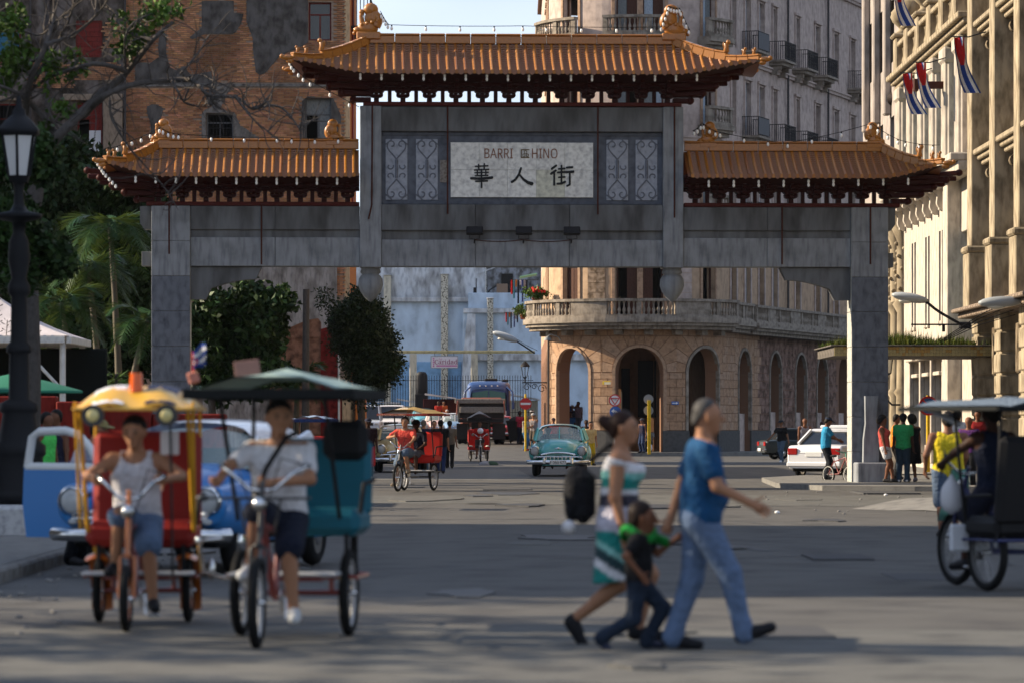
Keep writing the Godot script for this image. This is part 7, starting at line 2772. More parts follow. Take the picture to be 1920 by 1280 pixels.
func build_vehicles() -> void:
	var white := paint("white car paint", Color(0.68, 0.68, 0.7))
	var turq := paint("turquoise paint", Color(0.045, 0.31, 0.29))
	old_car("vintage_car","turquoise rounded vintage car driving towards the archway",v3(1.49,0.0,-119.3),deg_to_rad(-2.0),turq,paint("turquoise roof",Color(0.09,0.42,0.38)),"F 060 677",false)
	var blue := paint("sky blue car paint", Color(0.01, 0.15, 0.41), 0.4)
	var bc := old_car("vintage_car","sky blue vintage car with white roof and open door, behind the yellow tricycle",v3(-3.24,0.0,-41.2),deg_to_rad(-13.0),blue,white,"",true)
	open_door(bc, blue, mat("white trim", Color(0.6, 0.6, 0.58), 0.5))
	old_car("vintage_car","cream vintage car behind the red pedal tricycle",v3(-3.75,0.0,-128.5),deg_to_rad(4.0),paint("cream car paint",Color(0.55,0.4,0.17)),mats["cream car paint"],"F 21 7",false)
	old_car("vintage_car","turquoise vintage car at the right edge, mostly hidden by the dark tricycle",v3(9.6,0.0,-57.5),deg_to_rad(70.0),turq,mats["turquoise roof"])
	old_car("vintage_car","blue vintage car with white roof beside the tipper truck",v3(-3.2,rise(-3,216),-216),0.0,paint("dusty blue paint",Color(0.12,0.22,0.36)),white)
	old_car("vintage_car","pink and cream roofed vintage car in the queue down the side street",v3(-4.3,rise(-4,226),-226),0.0,paint("pink car paint",Color(0.5,0.3,0.27)),paint("cream roof",Color(0.62,0.5,0.45)))
	old_car("vintage_car","teal roofed vintage car further down the queue in the side street",v3(-5.9,rise(-5,258),-258),0.0,paint("teal paint",Color(0.08,0.28,0.36)),mats["teal paint"])
	box_car("van","pale blue van at the left of the side street queue",v3(-9.1,rise(-9,240),-240),0.0,paint("silver blue paint",Color(0.42,0.47,0.55)),{"len": 4.6,"wid": 1.9,"hood": 1.05,"belt": 1.1,"top": 2.0,"cab": [1.5,0.9,-2.1,-2.25]},"","van")
	box_car("van","white van beside the pale blue van in the side street queue",v3(-7.7,rise(-7,246),-246),0.0,white,{"len": 4.5,"wid": 1.8,"hood": 1.0,"belt": 1.1,"top": 1.95,"cab": [1.4,0.8,-2.0,-2.2]},"","van")
	box_car("saloon_car","small red boxy saloon car parked by the waste container",v3(-0.75,rise(-0.7,218),-218),deg_to_rad(2.0),paint("red car paint",Color(0.36,0.015,0.015)),{})
	var pc := box_car("saloon_car","white saloon car with roof light bar seen from behind beside the right pillar",v3(9.75,0.0,-113.0),deg_to_rad(152.0),white,{"len": 4.3,"wid": 1.74,"hood": 0.95,"belt": 1.0,"top": 1.46,"cab": [0.95,0.4,-0.75,-1.4],"plate_high": true,"bumper": white})
	var b := MB.new()
	b.box(v3(0, 1.52, -0.3), v3(1.1, 0.1, 0.26), 0.03)
	part("light_bar", b, mat("clear lamp", Color(0.6, 0.62, 0.65), 0.2), pc)
	box_car("saloon_car","dark green black saloon car parked at the arcade behind the white car",v3(13.5,0.0,-177),deg_to_rad(100.0),paint("black green paint",Color(0.012,0.02,0.02)),{})
	var ty := rise(-2, 205)
	var t := thing("tipper_truck", "grey tipper truck seen from behind in the side street", "truck", v3(-1.65, ty, -203))
	var grey := mat("dusty grey steel", Color(0.22, 0.2, 0.18), 0.75, "wear", v3(1, 1, 1))
	var dk := mat("dark steel", Color(0.025, 0.022, 0.022), 0.8)
	b = MB.new()
	b.br(-1.2, 1.15, -4.4, 1.2, 1.35, 0.0, 0.02)
	part("bed_floor", b, dk, t)
	for q in [[2.15, 2.4, -1.38, 1.3], [1.65, 1.98, -1.12, 1.28]]:
		b = MB.new()
		b.br(q[2], q[0], 0.0, q[3], q[1], 0.12, 0.03)
		part("tailgate_rail", b, grey, t)
	b = MB.new()
	b.br(-1.15, 1.36, -0.06, 1.2, 2.2, -0.003, 0.01)
	part("tailgate", b, dk, t)
	for e in [-1.0, 1.0]:
		b = MB.new()
		b.br(e * 1.2 - 0.04, 1.36, -4.4, e * 1.2 + 0.04, 2.35, -0.07, 0.01)
		part("side_board", b, grey, t)
		b = MB.new()
		b.beam(v3(e * 1.22, 2.3, 0.16), v3(e * 1.28, 1.55, 0.16), 0.12, 0.08, 0.02)
		part("tailgate_arm", b, mat("dull red paint", Color(0.25, 0.1, 0.08), 0.7), t)
		for k in 2:
			wheel(t, v3(e * (0.82 + 0.3 * k), 0.5, -1.1), 0.5, 0.27, dk)
		wheel(t, v3(e * 1.0, 0.5, -5.4), 0.5, 0.27, dk)
		b = MB.new()
		b.br(e * 0.95 - 0.34, 0.25, -0.32, e * 0.95 + 0.34, 1.1, -0.28, 0.01)
		part("mud_flap", b, dk, t)
	b = MB.new()
	b.br(-0.5, 0.6, -6, 0.5, 1.14, -0.4, 0.03)
	part("chassis", b, dk, t)
	b = MB.new()
	b.br(-1.15, 0.9, -6.4, 1.15, 2.5, -4.6, 0.12)
	part("cab", b, mats["dull red paint"], t)
	var by := rise(-2, 224)
	var c := thing("coach", "blue and white coach facing the camera behind the tipper truck", "bus", v3(-1.35, by, -222))
	b = MB.new()
	shell(b, [[0.0, 2.95, 1.05], [-0.05, 3.2, 1.15], [-0.3, 3.36, 1.24], [-1.0, 3.42, 1.26], [-10, 3.42, 1.26]], 0.35, 0.35, 0.05)
	part("body", b, paint("coach blue", Color(0.015, 0.055, 0.19), 0.4), c)
	b = MB.new()
	b.prism(pv2([w2(-1.0, 0.4), w2(1.0, 0.4), w2(1.02, 1.7), w2(-1.02, 1.7)]), 0.005, 0.05)
	part("front_panel", b, white, c)
	for e in [-1.0, 1.0]:
		b = MB.new()
		b.prism(pv2([w2(e * 0.03, 1.75), w2(e * 1.0, 1.75), w2(e * 0.94, 2.75), w2(e * 0.03, 2.9)]), 0.006, 0.03)
		part("windscreen", b, mat("green tinted glass", Color(0.02, 0.1, 0.09), 0.06), c)
		b = MB.new()
		b.tube([v3(e * 1.05, 3.1, 0.0), v3(e * 1.38, 2.8, 0.2), v3(e * 1.42, 2.2, 0.2)], 0.05, 6)
		b.box(v3(e * 1.42, 2.0, 0.2), v3(0.16, 0.4, 0.1), 0.03)
		part("mirror", b, mats["coach blue"], c)
		wheel(c, v3(e * 1.05, 0.48, -2.2), 0.48, 0.28, grey)
	for k in 4:
		b = MB.new()
		b.ball(v3(-0.5 + k * 0.34, 3.14, 0.02), v3(0.05, 0.035, 0.03), 6)
		part("marker_lamp", b, white, c)
	b = MB.new()
	b.br(-0.25, 3.42, -2.0, 0.5, 3.58, -1.0, 0.05)
	b.br(0.75, 3.4, -1.8, 1.15, 3.52, -0.8, 0.05)
	part("roof_unit", b, dk, c)
	var w := thing("waste_container","dark grey wheeled waste container beside the red car","container",v3(0.38,rise(0.3,208),-206))
	b = MB.new()
	b.prism(pv2([w2(-0.52, 0.15), w2(0.52, 0.15), w2(0.68, 1.15), w2(-0.68, 1.15)]), -0.5, 0.4)
	b.br(-0.72, 1.15, -0.55, 0.72, 1.24, 0.48, 0.03)
	part("bin", b, mat("container grey", Color(0.035, 0.037, 0.04), 0.7), w)
	b = MB.new()
	b.lathe([w2(0.001, 0.25), w2(0.3, 0.2), w2(0.5, 0.08), w2(0.55, 0)], 4, v3(0, 1.24, 0))
	part("lid", b, mats["container grey"], w)
	for e in [-1.0, 1.0]:
		wheel(w, v3(e * 0.45, 0.09, 0.2), 0.09, 0.06, dk)

# ---------------------------------------------------------------- pedal tricycles
func cycle_wheel(parent: Node, p: Vector3, r: float, rim: Material, w := 0.055, steer := 0.0) -> void:
	var bs := Basis(Vector3.UP, steer)
	var b := MB.new()
	b.t = Transform3D(bs, p)
	b.sheet(28, 8, func(a, k):
		var an: float = a * TAU
		var c: float = k * TAU
		var rr: float = r - w * 0.5 + cos(c) * w * 0.5
		return v3(sin(c) * w * 0.5, cos(an) * rr, sin(an) * rr), true)
	var o := part("wheel", b, mat("tyre", Color(0.012, 0.012, 0.012), 0.85), parent)
	b = MB.new()
	b.t = Transform3D(bs, p)
	b.sheet(28, 6, func(a, k):
		var an: float = a * TAU
		var c: float = k * TAU
		var rr: float = r - w * 1.05 + cos(c) * 0.014
		return v3(sin(c) * 0.02, cos(an) * rr, sin(an) * rr), true)
	part("rim", b, rim, o)
	b = MB.new()
	b.t = Transform3D(bs, p)
	for k in 18:
		var a := k * TAU / 18
		var e := 0.03 if k % 2 else -0.03
		b.tube([v3(e, sin(a + 0.5) * 0.02, cos(a + 0.5) * 0.02), v3(0, sin(a) * (r - w), cos(a) * (r - w))], 0.0022, 3, false)
	part("spokes", b, mats["chrome"], o).set_meta("kind", "stuff")
	b = MB.new()
	b.t = Transform3D(bs, p)
	b.tube([v3(-0.06, 0, 0), v3(-0.03, 0, 0), v3(0.03, 0, 0), v3(0.06, 0, 0)], [0.012, 0.024, 0.024, 0.012], 10)
	part("hub", b, mats["chrome"], o)

# s: r (wheel radius), track, base, frame, seat, canopy material and outline, height, and so on
func trike(label: String, where: Vector3, turn: float, s: Dictionary) -> Node3D:
	var chrome := metal("chrome", Color(0.62, 0.62, 0.62), 0.18)
	var blk := mat("black rubber", Color(0.014, 0.014, 0.015), 0.7)
	var o := thing("pedal_tricycle", label, "tricycle", where, turn, "passenger tricycles on the road")
	var r: float = s.get("r", 0.32)
	var tr: float = s.get("track", 0.78)
	var zf: float = s.get("front", 0.95)
	var zr: float = s.get("rear", -0.75)
	var fm: Material = s.frame
	var rim: Material = s.get("rim", mat("aluminium", Color(0.4, 0.4, 0.4), 0.4))
	var steer: float = s.get("steer", 0.0)
	cycle_wheel(o, v3(0, r, zf), r, rim, s.get("tyre", 0.062), steer)
	for e in [-1.0, 1.0]:
		cycle_wheel(o, v3(e * tr * 0.5, r, zr), r, rim, s.get("tyre", 0.062))
	var hh: float = s.get("bar", 1.12)
	var b := MB.new()
	var head := v3(0, hh - 0.22, zf - 0.2)
	b.tube([head, v3(0, r + 0.1, zf - 0.62), v3(0, r + 0.02, zf - 0.7)], 0.024, 8)
	b.tube([v3(0, hh - 0.3, zf - 0.22), v3(0, 0.78, 0.1)], 0.022, 8)
	b.tube([v3(0, 0.86, 0.05), v3(0, r, 0.22)], 0.022, 8)
	b.tube([v3(0, 0.7, 0.08), v3(0, r + 0.12, zr)], 0.022, 8)
	b.tube([v3(0, r, 0.22), v3(0, r, zr)], 0.022, 8)
	b.tube([v3(-tr * 0.5, r, zr), v3(tr * 0.5, r, zr)], 0.02, 8)
	for e in [-1.0, 1.0]:
		b.tube([v3(e * tr * 0.34, r + 0.12, zr - 0.35), v3(e * tr * 0.34, r + 0.12, zr + 0.55)], 0.02, 6)
		b.tube([v3(e * tr * 0.34, r + 0.12, zr), v3(e * tr * 0.34, r, zr)], 0.02, 6)
		b.tube([v3(e * tr * 0.62, r + 0.12, zr - 0.3), v3(e * tr * 0.62, r + 0.12, zr + 0.3)], 0.014, 6)
	for z in [-0.35, 0.1, 0.55]:
		b.tube([v3(-tr * 0.62 if z < 0.5 else -tr * 0.34,r + 0.12,zr + z),v3(tr * 0.62 if z < 0.5 else tr * 0.34,r + 0.12,zr + z)],0.018,6)
	part("frame", b, fm, o)
	b = MB.new()
	var fb := Basis(Vector3.UP, steer)
	for e in [-0.055, 0.055]:
		b.tube([v3(0,r,zf) + fb * v3(e,0,0),v3(0,r * 2 + 0.05,zf - 0.09) + fb * v3(e,0,0),v3(0,r * 2 + 0.09,zf - 0.1)],0.014,6)
	b.tube([v3(0, r * 2 + 0.05, zf - 0.1), v3(0, hh, zf - 0.24)], 0.02, 8)
	part("fork", b, s.get("fork", fm), o)
	b = MB.new()
	var bw: float = s.get("bar_width", 0.31)
	var g := []
	for q in [[-bw,0.1,-0.22],[-bw,0.1,-0.1],[-bw * 0.75,0.06,0.02],[-bw * 0.3,-0.06,0.02],[0,-0.07,0.0],[bw * 0.3,-0.06,0.02],[bw * 0.75,0.06,0.02],[bw,0.1,-0.1],[bw,0.1,-0.22]]:
		g.append(v3(0, hh, zf - 0.24) + fb * v3(q[0], q[1], q[2]))
	b.tube(g, 0.014, 8)
	var hb := part("handlebar", b, chrome, o)
	b = MB.new()
	b.tube([g[0], g[1]], 0.02, 8)
	b.tube([g[8], g[7]], 0.02, 8)
	part("grips", b, blk, hb)
	b = MB.new()
	for e in [-1.0, 1.0]:
		b.tube([g[4 + int(e) * 3],v3(e * 0.16,hh + 0.16,zf - 0.05),v3(e * 0.05,hh - 0.2,zf - 0.08),v3(e * 0.03,r + 0.2,zf - 0.05)],0.006,4)
		part("brake_cable", b, blk, o)
		b = MB.new()
	b = MB.new()
	b.ball(v3(0, hh - 0.16, zf - 0.1), v3(0.055, 0.055, 0.07), 10)
	part("headlamp", b, chrome, o)
	b = MB.new()
	b.ball(v3(0, 0.9, 0.0), v3(0.11, 0.045, 0.14), 10)
	part("saddle", b, blk, o)
	b = MB.new()
	b.disc(v3(0.05, r, 0.22), 0.1, Vector3.RIGHT, 0.008, 18)
	b.tube([v3(0.07, r, 0.22), v3(0.09, r - 0.15, 0.27)], 0.012, 6)
	b.tube([v3(-0.07, r, 0.22), v3(-0.09, r + 0.15, 0.17)], 0.012, 6)
	b.box(v3(0.15, r - 0.16, 0.27), v3(0.1, 0.025, 0.08), 0.008)
	b.box(v3(-0.15, r + 0.16, 0.17), v3(0.1, 0.025, 0.08), 0.008)
	part("crank", b, chrome, o)
	if s.get("guards"):
		for q in [[0.0, zf, 0.05], [-tr * 0.5, zr, 0.085], [tr * 0.5, zr, 0.085]]:
			if q[0] == 0.0 and not s.get("front_guard", true):
				continue
			b = MB.new()
			b.sheet(12, 4, func(a, k):
				var an: float = lerpf(-0.5, 2.2, a)
				var rr: float = r + 0.05 - 0.03 * pow(k * 2 - 1, 2)
				return v3(q[0] + (k * 2 - 1) * q[2], r + cos(an) * rr, q[1] - sin(an - 0.5) * rr), false, true)
			part("mudguard", b, s.guards, o)
	var sw: float = s.get("seat_w", 1.0) * 0.5
	var dx: float = s.get("seat_dx", 0.0)
	var sb: float = s.get("seat_y", 0.72)
	var st: float = s.get("seat_top", 1.45)
	b = MB.new()
	b.br(dx - sw, sb - 0.12, zr - 0.35, dx + sw, sb + 0.08, zr + 0.3, 0.06)
	part("bench_seat", b, s.seat, o)
	b = MB.new()
	b.box(v3(dx, (sb + st) * 0.5, zr - 0.36), v3(sw * 2, st - sb, 0.14), 0.05, Basis(Vector3.RIGHT, -0.12))
	part("bench_back", b, s.seat, o)
	if s.get("headrest"):
		for e in ([0.5] if s.headrest == 1 else [-0.5, 0.5]):
			b = MB.new()
			b.box(v3(dx + e * sw, st - 0.02, zr - 0.34), v3(sw * 0.86, 0.3, 0.16), 0.06, Basis(Vector3.RIGHT, -0.12))
			part("headrest", b, blk, o)
	b = MB.new()
	for e in [-1.0, 1.0]:
		b.t = Transform3D(Basis(), v3(dx, 0, 0))
		b.tube([v3(e * (sw - 0.1), r + 0.12, zr - 0.2), v3(e * (sw - 0.1), sb - 0.1, zr - 0.2)], 0.018, 6)
		b.tube([v3(e * (sw - 0.1), r + 0.12, zr + 0.25), v3(e * (sw - 0.1), sb - 0.1, zr + 0.25)], 0.018, 6)
		b.tube([v3(e * sw,sb + 0.05,zr + 0.25),v3(e * (sw + 0.02),sb + 0.26,zr + 0.2),v3(e * (sw + 0.02),sb + 0.28,zr - 0.3)],0.018,6)
		part("seat_frame", b, blk, o)
		b = MB.new()
	b = MB.new()
	b.br(-sw, r + 0.14, zr + 0.3, sw, r + 0.165, zr + 0.62, 0.008)
	part("footboard", b, s.get("board", mat("aluminium", Color(0.4, 0.4, 0.4), 0.4)), o)
	if s.has("canopy"):
		var c: Dictionary = s.canopy
		var cy: float = c.y
		var cw: float = c.w * 0.5
		var z0: float = c.z0
		var z1: float = c.z1
		b = MB.new()
		var rz: float = c.get("rise", 0.1)
		for side in [0, 1]:
			b.sheet(10, 10, func(a, k):
				var x: float = a * 2 - 1
				var z: float = k * 2 - 1
				var y: float = cy + rz * (1 - absf(x)) * (1 - absf(z) * 0.35) if not c.get("dome") else cy + rz * (1 - pow(x,4)) * (1 - pow(z,4))
				y -= 0.02 * sin(a * PI * 5) * absf(z) + 0.05 * float(c.get("tilt", 0.0)) * z
				return v3(x * cw + c.get("dx", 0.0), y - 0.012 * side, lerpf(z0, z1, k)), false, side == 0)
		var cp := part("canopy", b, c.mat, o)
		b = MB.new()
		for z in [z0, z1]:
			b.bar(v3(-cw + c.get("dx", 0.0), cy - c.get("drop", 0.07), z - 0.01), v3(cw + c.get("dx", 0.0), cy - 0.01, z + 0.01), 0.004)
		for e in [-1.0, 1.0]:
			b.bar(v3(e * cw - 0.01 + c.get("dx",0.0),cy - c.get("drop",0.07),z0 + 0.012),v3(e * cw + 0.01 + c.get("dx",0.0),cy - 0.012,z1 - 0.012),0.004)
		part("valance", b, c.edge, cp)
		b = MB.new()
		for e in [-1.0, 1.0]:
			var px: float = e * minf(cw, sw) * 0.96
			b.tube([v3(px, r + 0.12, zr - 0.32), v3(px, cy - 0.02, zr - 0.4)], 0.016, 6)
			part("canopy_post", b, c.get("post", blk), o)
			b = MB.new()
			b.tube([v3(px, sb, zr + 0.28), v3(px, cy - 0.02, zr + 0.5 if c.get("front_posts", 0.0) == 0.0 else c.front_posts)], 0.016, 6)
			part("canopy_post", b, c.get("post", blk), o)
			b = MB.new()
	return o

func build_trikes() -> void:
	var orange := paint("orange enamel", Color(0.5, 0.13, 0.012))
	var redf := paint("red enamel", Color(0.2, 0.02, 0.015))
	var blk := mat("black enamel", Color(0.015, 0.015, 0.016), 0.4)
	var yellow := paint("yellow fibreglass", Color(0.62, 0.34, 0.03), 0.5)
	var redseat := mat("red vinyl", Color(0.22, 0.018, 0.014), 0.5)
	var o := trike("orange pedal tricycle with yellow fibreglass roof and red seat, far left",v3(-2.89,0,-29.6),deg_to_rad(0.5),{"r": 0.25,"track": 0.7,"front": 0.95,"rear": -0.55,"frame": redf,"fork": orange,"rim": orange,"seat": redseat,"seat_w": 0.86,"seat_y": 0.72,"seat_top": 1.5,"guards": orange,"front_guard": false,"bar": 1.06,"bar_width": 0.25,"tyre": 0.07,
		"canopy": {"mat": yellow,"edge": yellow,"y": 1.69,"w": 0.92,"z0": -1.0,"z1": 0.35,"rise": 0.16,"dome": true,"drop": 0.03,"post": mat("yellow post",Color(0.55,0.28,0.02),0.5),"front_posts": 0.32}})
	var b := MB.new()
	b.tube([v3(0.0, 1.8, 0.1), v3(0.0, 1.95, 0.1)], [0.055, 0.045], 10)
	part("beacon", b, mat("orange lens", Color(0.6, 0.09, 0.0), 0.2), o)
	for e in [-0.3, 0.26]:
		b = MB.new()
		b.tube([v3(e, 1.62, 0.38), v3(e, 1.62, 0.46)], 0.085, 14)
		var lp := part("roof_lamp", b, blk, o)
		b = MB.new()
		b.ball(v3(e, 1.62, 0.46), v3(0.05, 0.05, 0.02), 10)
		part("lens", b, mat("amber lamp", Color(0.6, 0.5, 0.2), 0.2), lp)
	for q in [[-0.2, "white panel", Color(0.62, 0.62, 0.66)], [0.2, "navy panel", Color(0.02, 0.025, 0.06)]]:
		b = MB.new()
		b.sheet(4, 4, func(a, k):
			var x: float = (q[0] + (a - 0.5) * 0.24) / 0.46
			var z: float = k * 1.6 - 0.62
			return v3(x * 0.46,1.697 + 0.16 * (1 - pow(x,4)) * (1 - pow(z,4)) - 0.015 * absf(z) * sin((x + 1) * 0.5 * PI * 5),lerpf(-1.0,0.35,(z + 1) / 2)),false,true)
		part("roof_stripe", b, mat(q[1], q[2], 0.5), o)
	b = MB.new()
	for e in [-1.0, 1.0]:
		b.tube([v3(e * 0.44, 0.75, 0.0), v3(e * 0.45, 1.72, 0.3)], 0.013, 6)
		part("roof_strut", b, mats["yellow post"], o)
		b = MB.new()
	b.tube([v3(0.28, 0.4, 0.1), v3(0.28, 1.68, 0.36)], 0.011, 6)
	part("roof_strut", b, blk, o)
	b = MB.new()
	b.br(0.2, 1.32, 0.25, 0.34, 1.5, 0.27, 0.005)
	part("paper_notice", b, mat("paper", Color(0.5, 0.45, 0.42), 0.8), o)
	b = MB.new()
	b.ball(v3(0.55, 0.42, -0.35), v3(0.03, 0.09, 0.06), 8)
	b.tube([v3(0.35, 0.36, -0.5), v3(0.54, 0.4, -0.36)], 0.01, 5)
	part("side_mirror", b, mats["chrome"], o)
	var fl := thing("small_flag", "small Cuban flag fluttering above the yellow tricycle", "flag", v3(-2.52, 1.95, -30.1))
	for k in 5:
		b = MB.new()
		b.sheet(6,2,func(a,w): return v3(0.01 + a * 0.11,0.02 + (k + w) * 0.032 + a * 0.06 + 0.015 * sin(a * 6 + k),0.03 * sin(a * 8)))
		part("stripe",b,cloth("flag blue",Color(0.03,0.07,0.3)) if k % 2 == 0 else cloth("flag white",Color(0.72,0.72,0.72)),fl)
	b = MB.new()
	b.tri(v3(0.008, 0.0, 0.012), v3(0.06, 0.1, 0.03), v3(0.008, 0.18, 0.012))
	part("triangle", b, cloth("flag red", Color(0.5, 0.02, 0.02)), fl)
	b = MB.new()
	b.tube([v3(0.03, -0.35, 0), v3(0, 0.2, 0)], 0.006, 5)
	part("stick", b, blk, fl)
	b = MB.new()
	b.box(v3(0.02, -0.03, 0.0), v3(0.09, 0.1, 0.04), 0.015, Basis(Vector3.BACK, 0.3))
	part("tassel", b, cloth("salmon cloth", Color(0.55, 0.22, 0.16)), fl)
	o = trike("pedal tricycle with grey green canvas canopy and teal seat, in the left foreground",v3(-1.66,0,-27.5),deg_to_rad(-6.0),{"r": 0.32,"tyre": 0.075,"track": 0.8,"front": 1.0,"rear": -0.65,"frame": redf,"fork": blk,"seat": mat("teal vinyl",Color(0.012,0.1,0.14),0.5),"seat_w": 0.78,"seat_dx": 0.13,"seat_y": 0.86,"seat_top": 1.45,"headrest": 1,"bar": 1.16,"bar_width": 0.3,"steer": 0.06,
		"canopy": {"mat": cloth("green canvas top",Color(0.4,0.52,0.46)),"edge": mat("black canvas",Color(0.012,0.013,0.013),0.9),"y": 1.81,"w": 1.2,"z0": -1.15,"z1": 0.55,"rise": 0.15,"drop": 0.08,"front_posts": 0.4}})
	b = MB.new()
	b.br(-0.36, 1.03, 0.86, 0.36, 1.05, 0.9, 0.006)
	b.ball(v3(-0.4, 1.04, 0.88), v3(0.05, 0.025, 0.03), 8)
	for e in [-1.0, 1.0]:
		b.tube([v3(e * 0.15, 1.04, 0.88), v3(e * 0.1, 0.8, 0.86)], 0.01, 5)
	part("front_bar", b, blk, o)
	b = MB.new()
	b.tube([v3(-0.4, 0.44, -0.1), v3(-0.56, 0.5, 0.0), v3(-0.58, 0.72, 0.05), v3(-0.42, 0.74, 0.0)], 0.016, 6)
	b.ball(v3(-0.58, 0.72, 0.06), v3(0.03, 0.03, 0.03), 8)
	b.ball(v3(-0.55, 0.9, 0.0), v3(0.025, 0.025, 0.025), 8)
	part("step_rail", b, mats["chrome"], o)
	var sg := MB.new()
	sg.box(v3(-0.4, 1.97, -0.9), v3(0.19, 0.11, 0.02), 0.005, Basis(Vector3.BACK, 0.12))
	part("roof_sign", sg, mat("faded sign", Color(0.2, 0.11, 0.1), 0.8), o)
	o = trike("pedal tricycle with tan canopy and red bench, just in front of the archway",v3(-2.42,0,-91.0),deg_to_rad(-16.0),{"r": 0.33,"track": 0.74,"front": 0.95,"rear": -0.7,"frame": blk,"seat": mat("scarlet vinyl",Color(0.4,0.02,0.015),0.5),"seat_w": 0.95,"seat_y": 0.78,"seat_top": 1.4,"bar": 1.1,
		"canopy": {"mat": cloth("tan canvas",Color(0.4,0.26,0.1)),"edge": cloth("red canvas",Color(0.28,0.03,0.02)),"y": 1.84,"w": 1.25,"z0": -1.2,"z1": 0.6,"rise": 0.16,"drop": 0.06}})
	b = MB.new()
	b.quad(v3(-0.62, 1.8, 0.62), v3(0.1, 1.8, 0.62), v3(0.05, 1.98, 0.3), v3(-0.1, 1.98, 0.3))
	part("canopy_front", b, cloth("cream canvas", Color(0.52, 0.44, 0.33)), o)
	trike("pedal tricycle with grey tarpaulin roof and red fairing, down the side street",v3(-1.4,0,-166.0),deg_to_rad(3.0),{"r": 0.33,"track": 0.72,"front": 0.9,"rear": -0.7,"frame": mat("cream enamel",Color(0.45,0.42,0.36),0.5),"seat": mats["scarlet vinyl"],"seat_w": 0.95,"seat_y": 0.6,"seat_top": 1.4,"guards": mats["cream enamel"],
		"canopy": {"mat": cloth("grey tarpaulin",Color(0.3,0.28,0.26)),"edge": mats["black canvas"],"y": 1.9,"w": 1.0,"z0": -1.1,"z1": 0.5,"rise": 0.3,"drop": 0.12}})
	trike("pedal tricycle with blue and white canopy, half hidden behind the green canopied one",v3(-3.7,0,-71.0),deg_to_rad(-4.0),{"r": 0.33,"track": 0.72,"frame": blk,"seat": mats["scarlet vinyl"],"seat_w": 0.9,"seat_y": 0.75,"seat_top": 1.35,
		"canopy": {"mat": cloth("blue white canvas",Color(0.32,0.42,0.6)),"edge": cloth("navy canvas",Color(0.03,0.05,0.14)),"y": 1.68,"w": 0.72,"z0": -1.0,"z1": 0.4,"rise": 0.06}})
	o = trike("dark pedal tricycle with pale mint fairing and grey blue roof, at the right edge",v3(4.6,0,-36.45),deg_to_rad(202.0),{"rim": mat("dull rim",Color(0.1,0.1,0.1),0.5),"r": 0.36,"track": 0.8,"front": 0.78,"rear": -0.55,"frame": mat("navy enamel",Color(0.02,0.025,0.09),0.4),"seat": mat("black vinyl",Color(0.012,0.012,0.013),0.5),"seat_w": 1.0,"seat_y": 0.62,"seat_top": 1.45,"bar": 1.15,"tyre": 0.075,
		"canopy": {"mat": cloth("grey blue canvas",Color(0.13,0.17,0.22)),"edge": mats["black canvas"],"y": 1.73,"w": 1.3,"z0": -1.2,"z1": 0.75,"rise": 0.09,"drop": 0.05}})
	b = MB.new()
	b.sheet(6,6,func(a,k): return v3((k - 0.5) * 0.34 * (1 - 0.4 * a),0.62 + a * 0.5,0.98 - 0.16 * a - 0.12 * pow(k * 2 - 1,2)),false,true)
	part("fairing", b, mat("mint plastic", Color(0.3, 0.68, 0.56), 0.35), o)
	b = MB.new()
	b.br(0.2, 0.36, -0.25, 0.62, 0.62, -0.2, 0.02)
	part("rear_board", b, mat("pale plastic", Color(0.5, 0.52, 0.55), 0.4), o)
	b = MB.new()
	b.tube([v3(0.35, 1.7, 0.7), v3(0.1, 1.55, 0.5)], 0.03, 6)
	part("roof_brace", b, mats["pale plastic"], o)

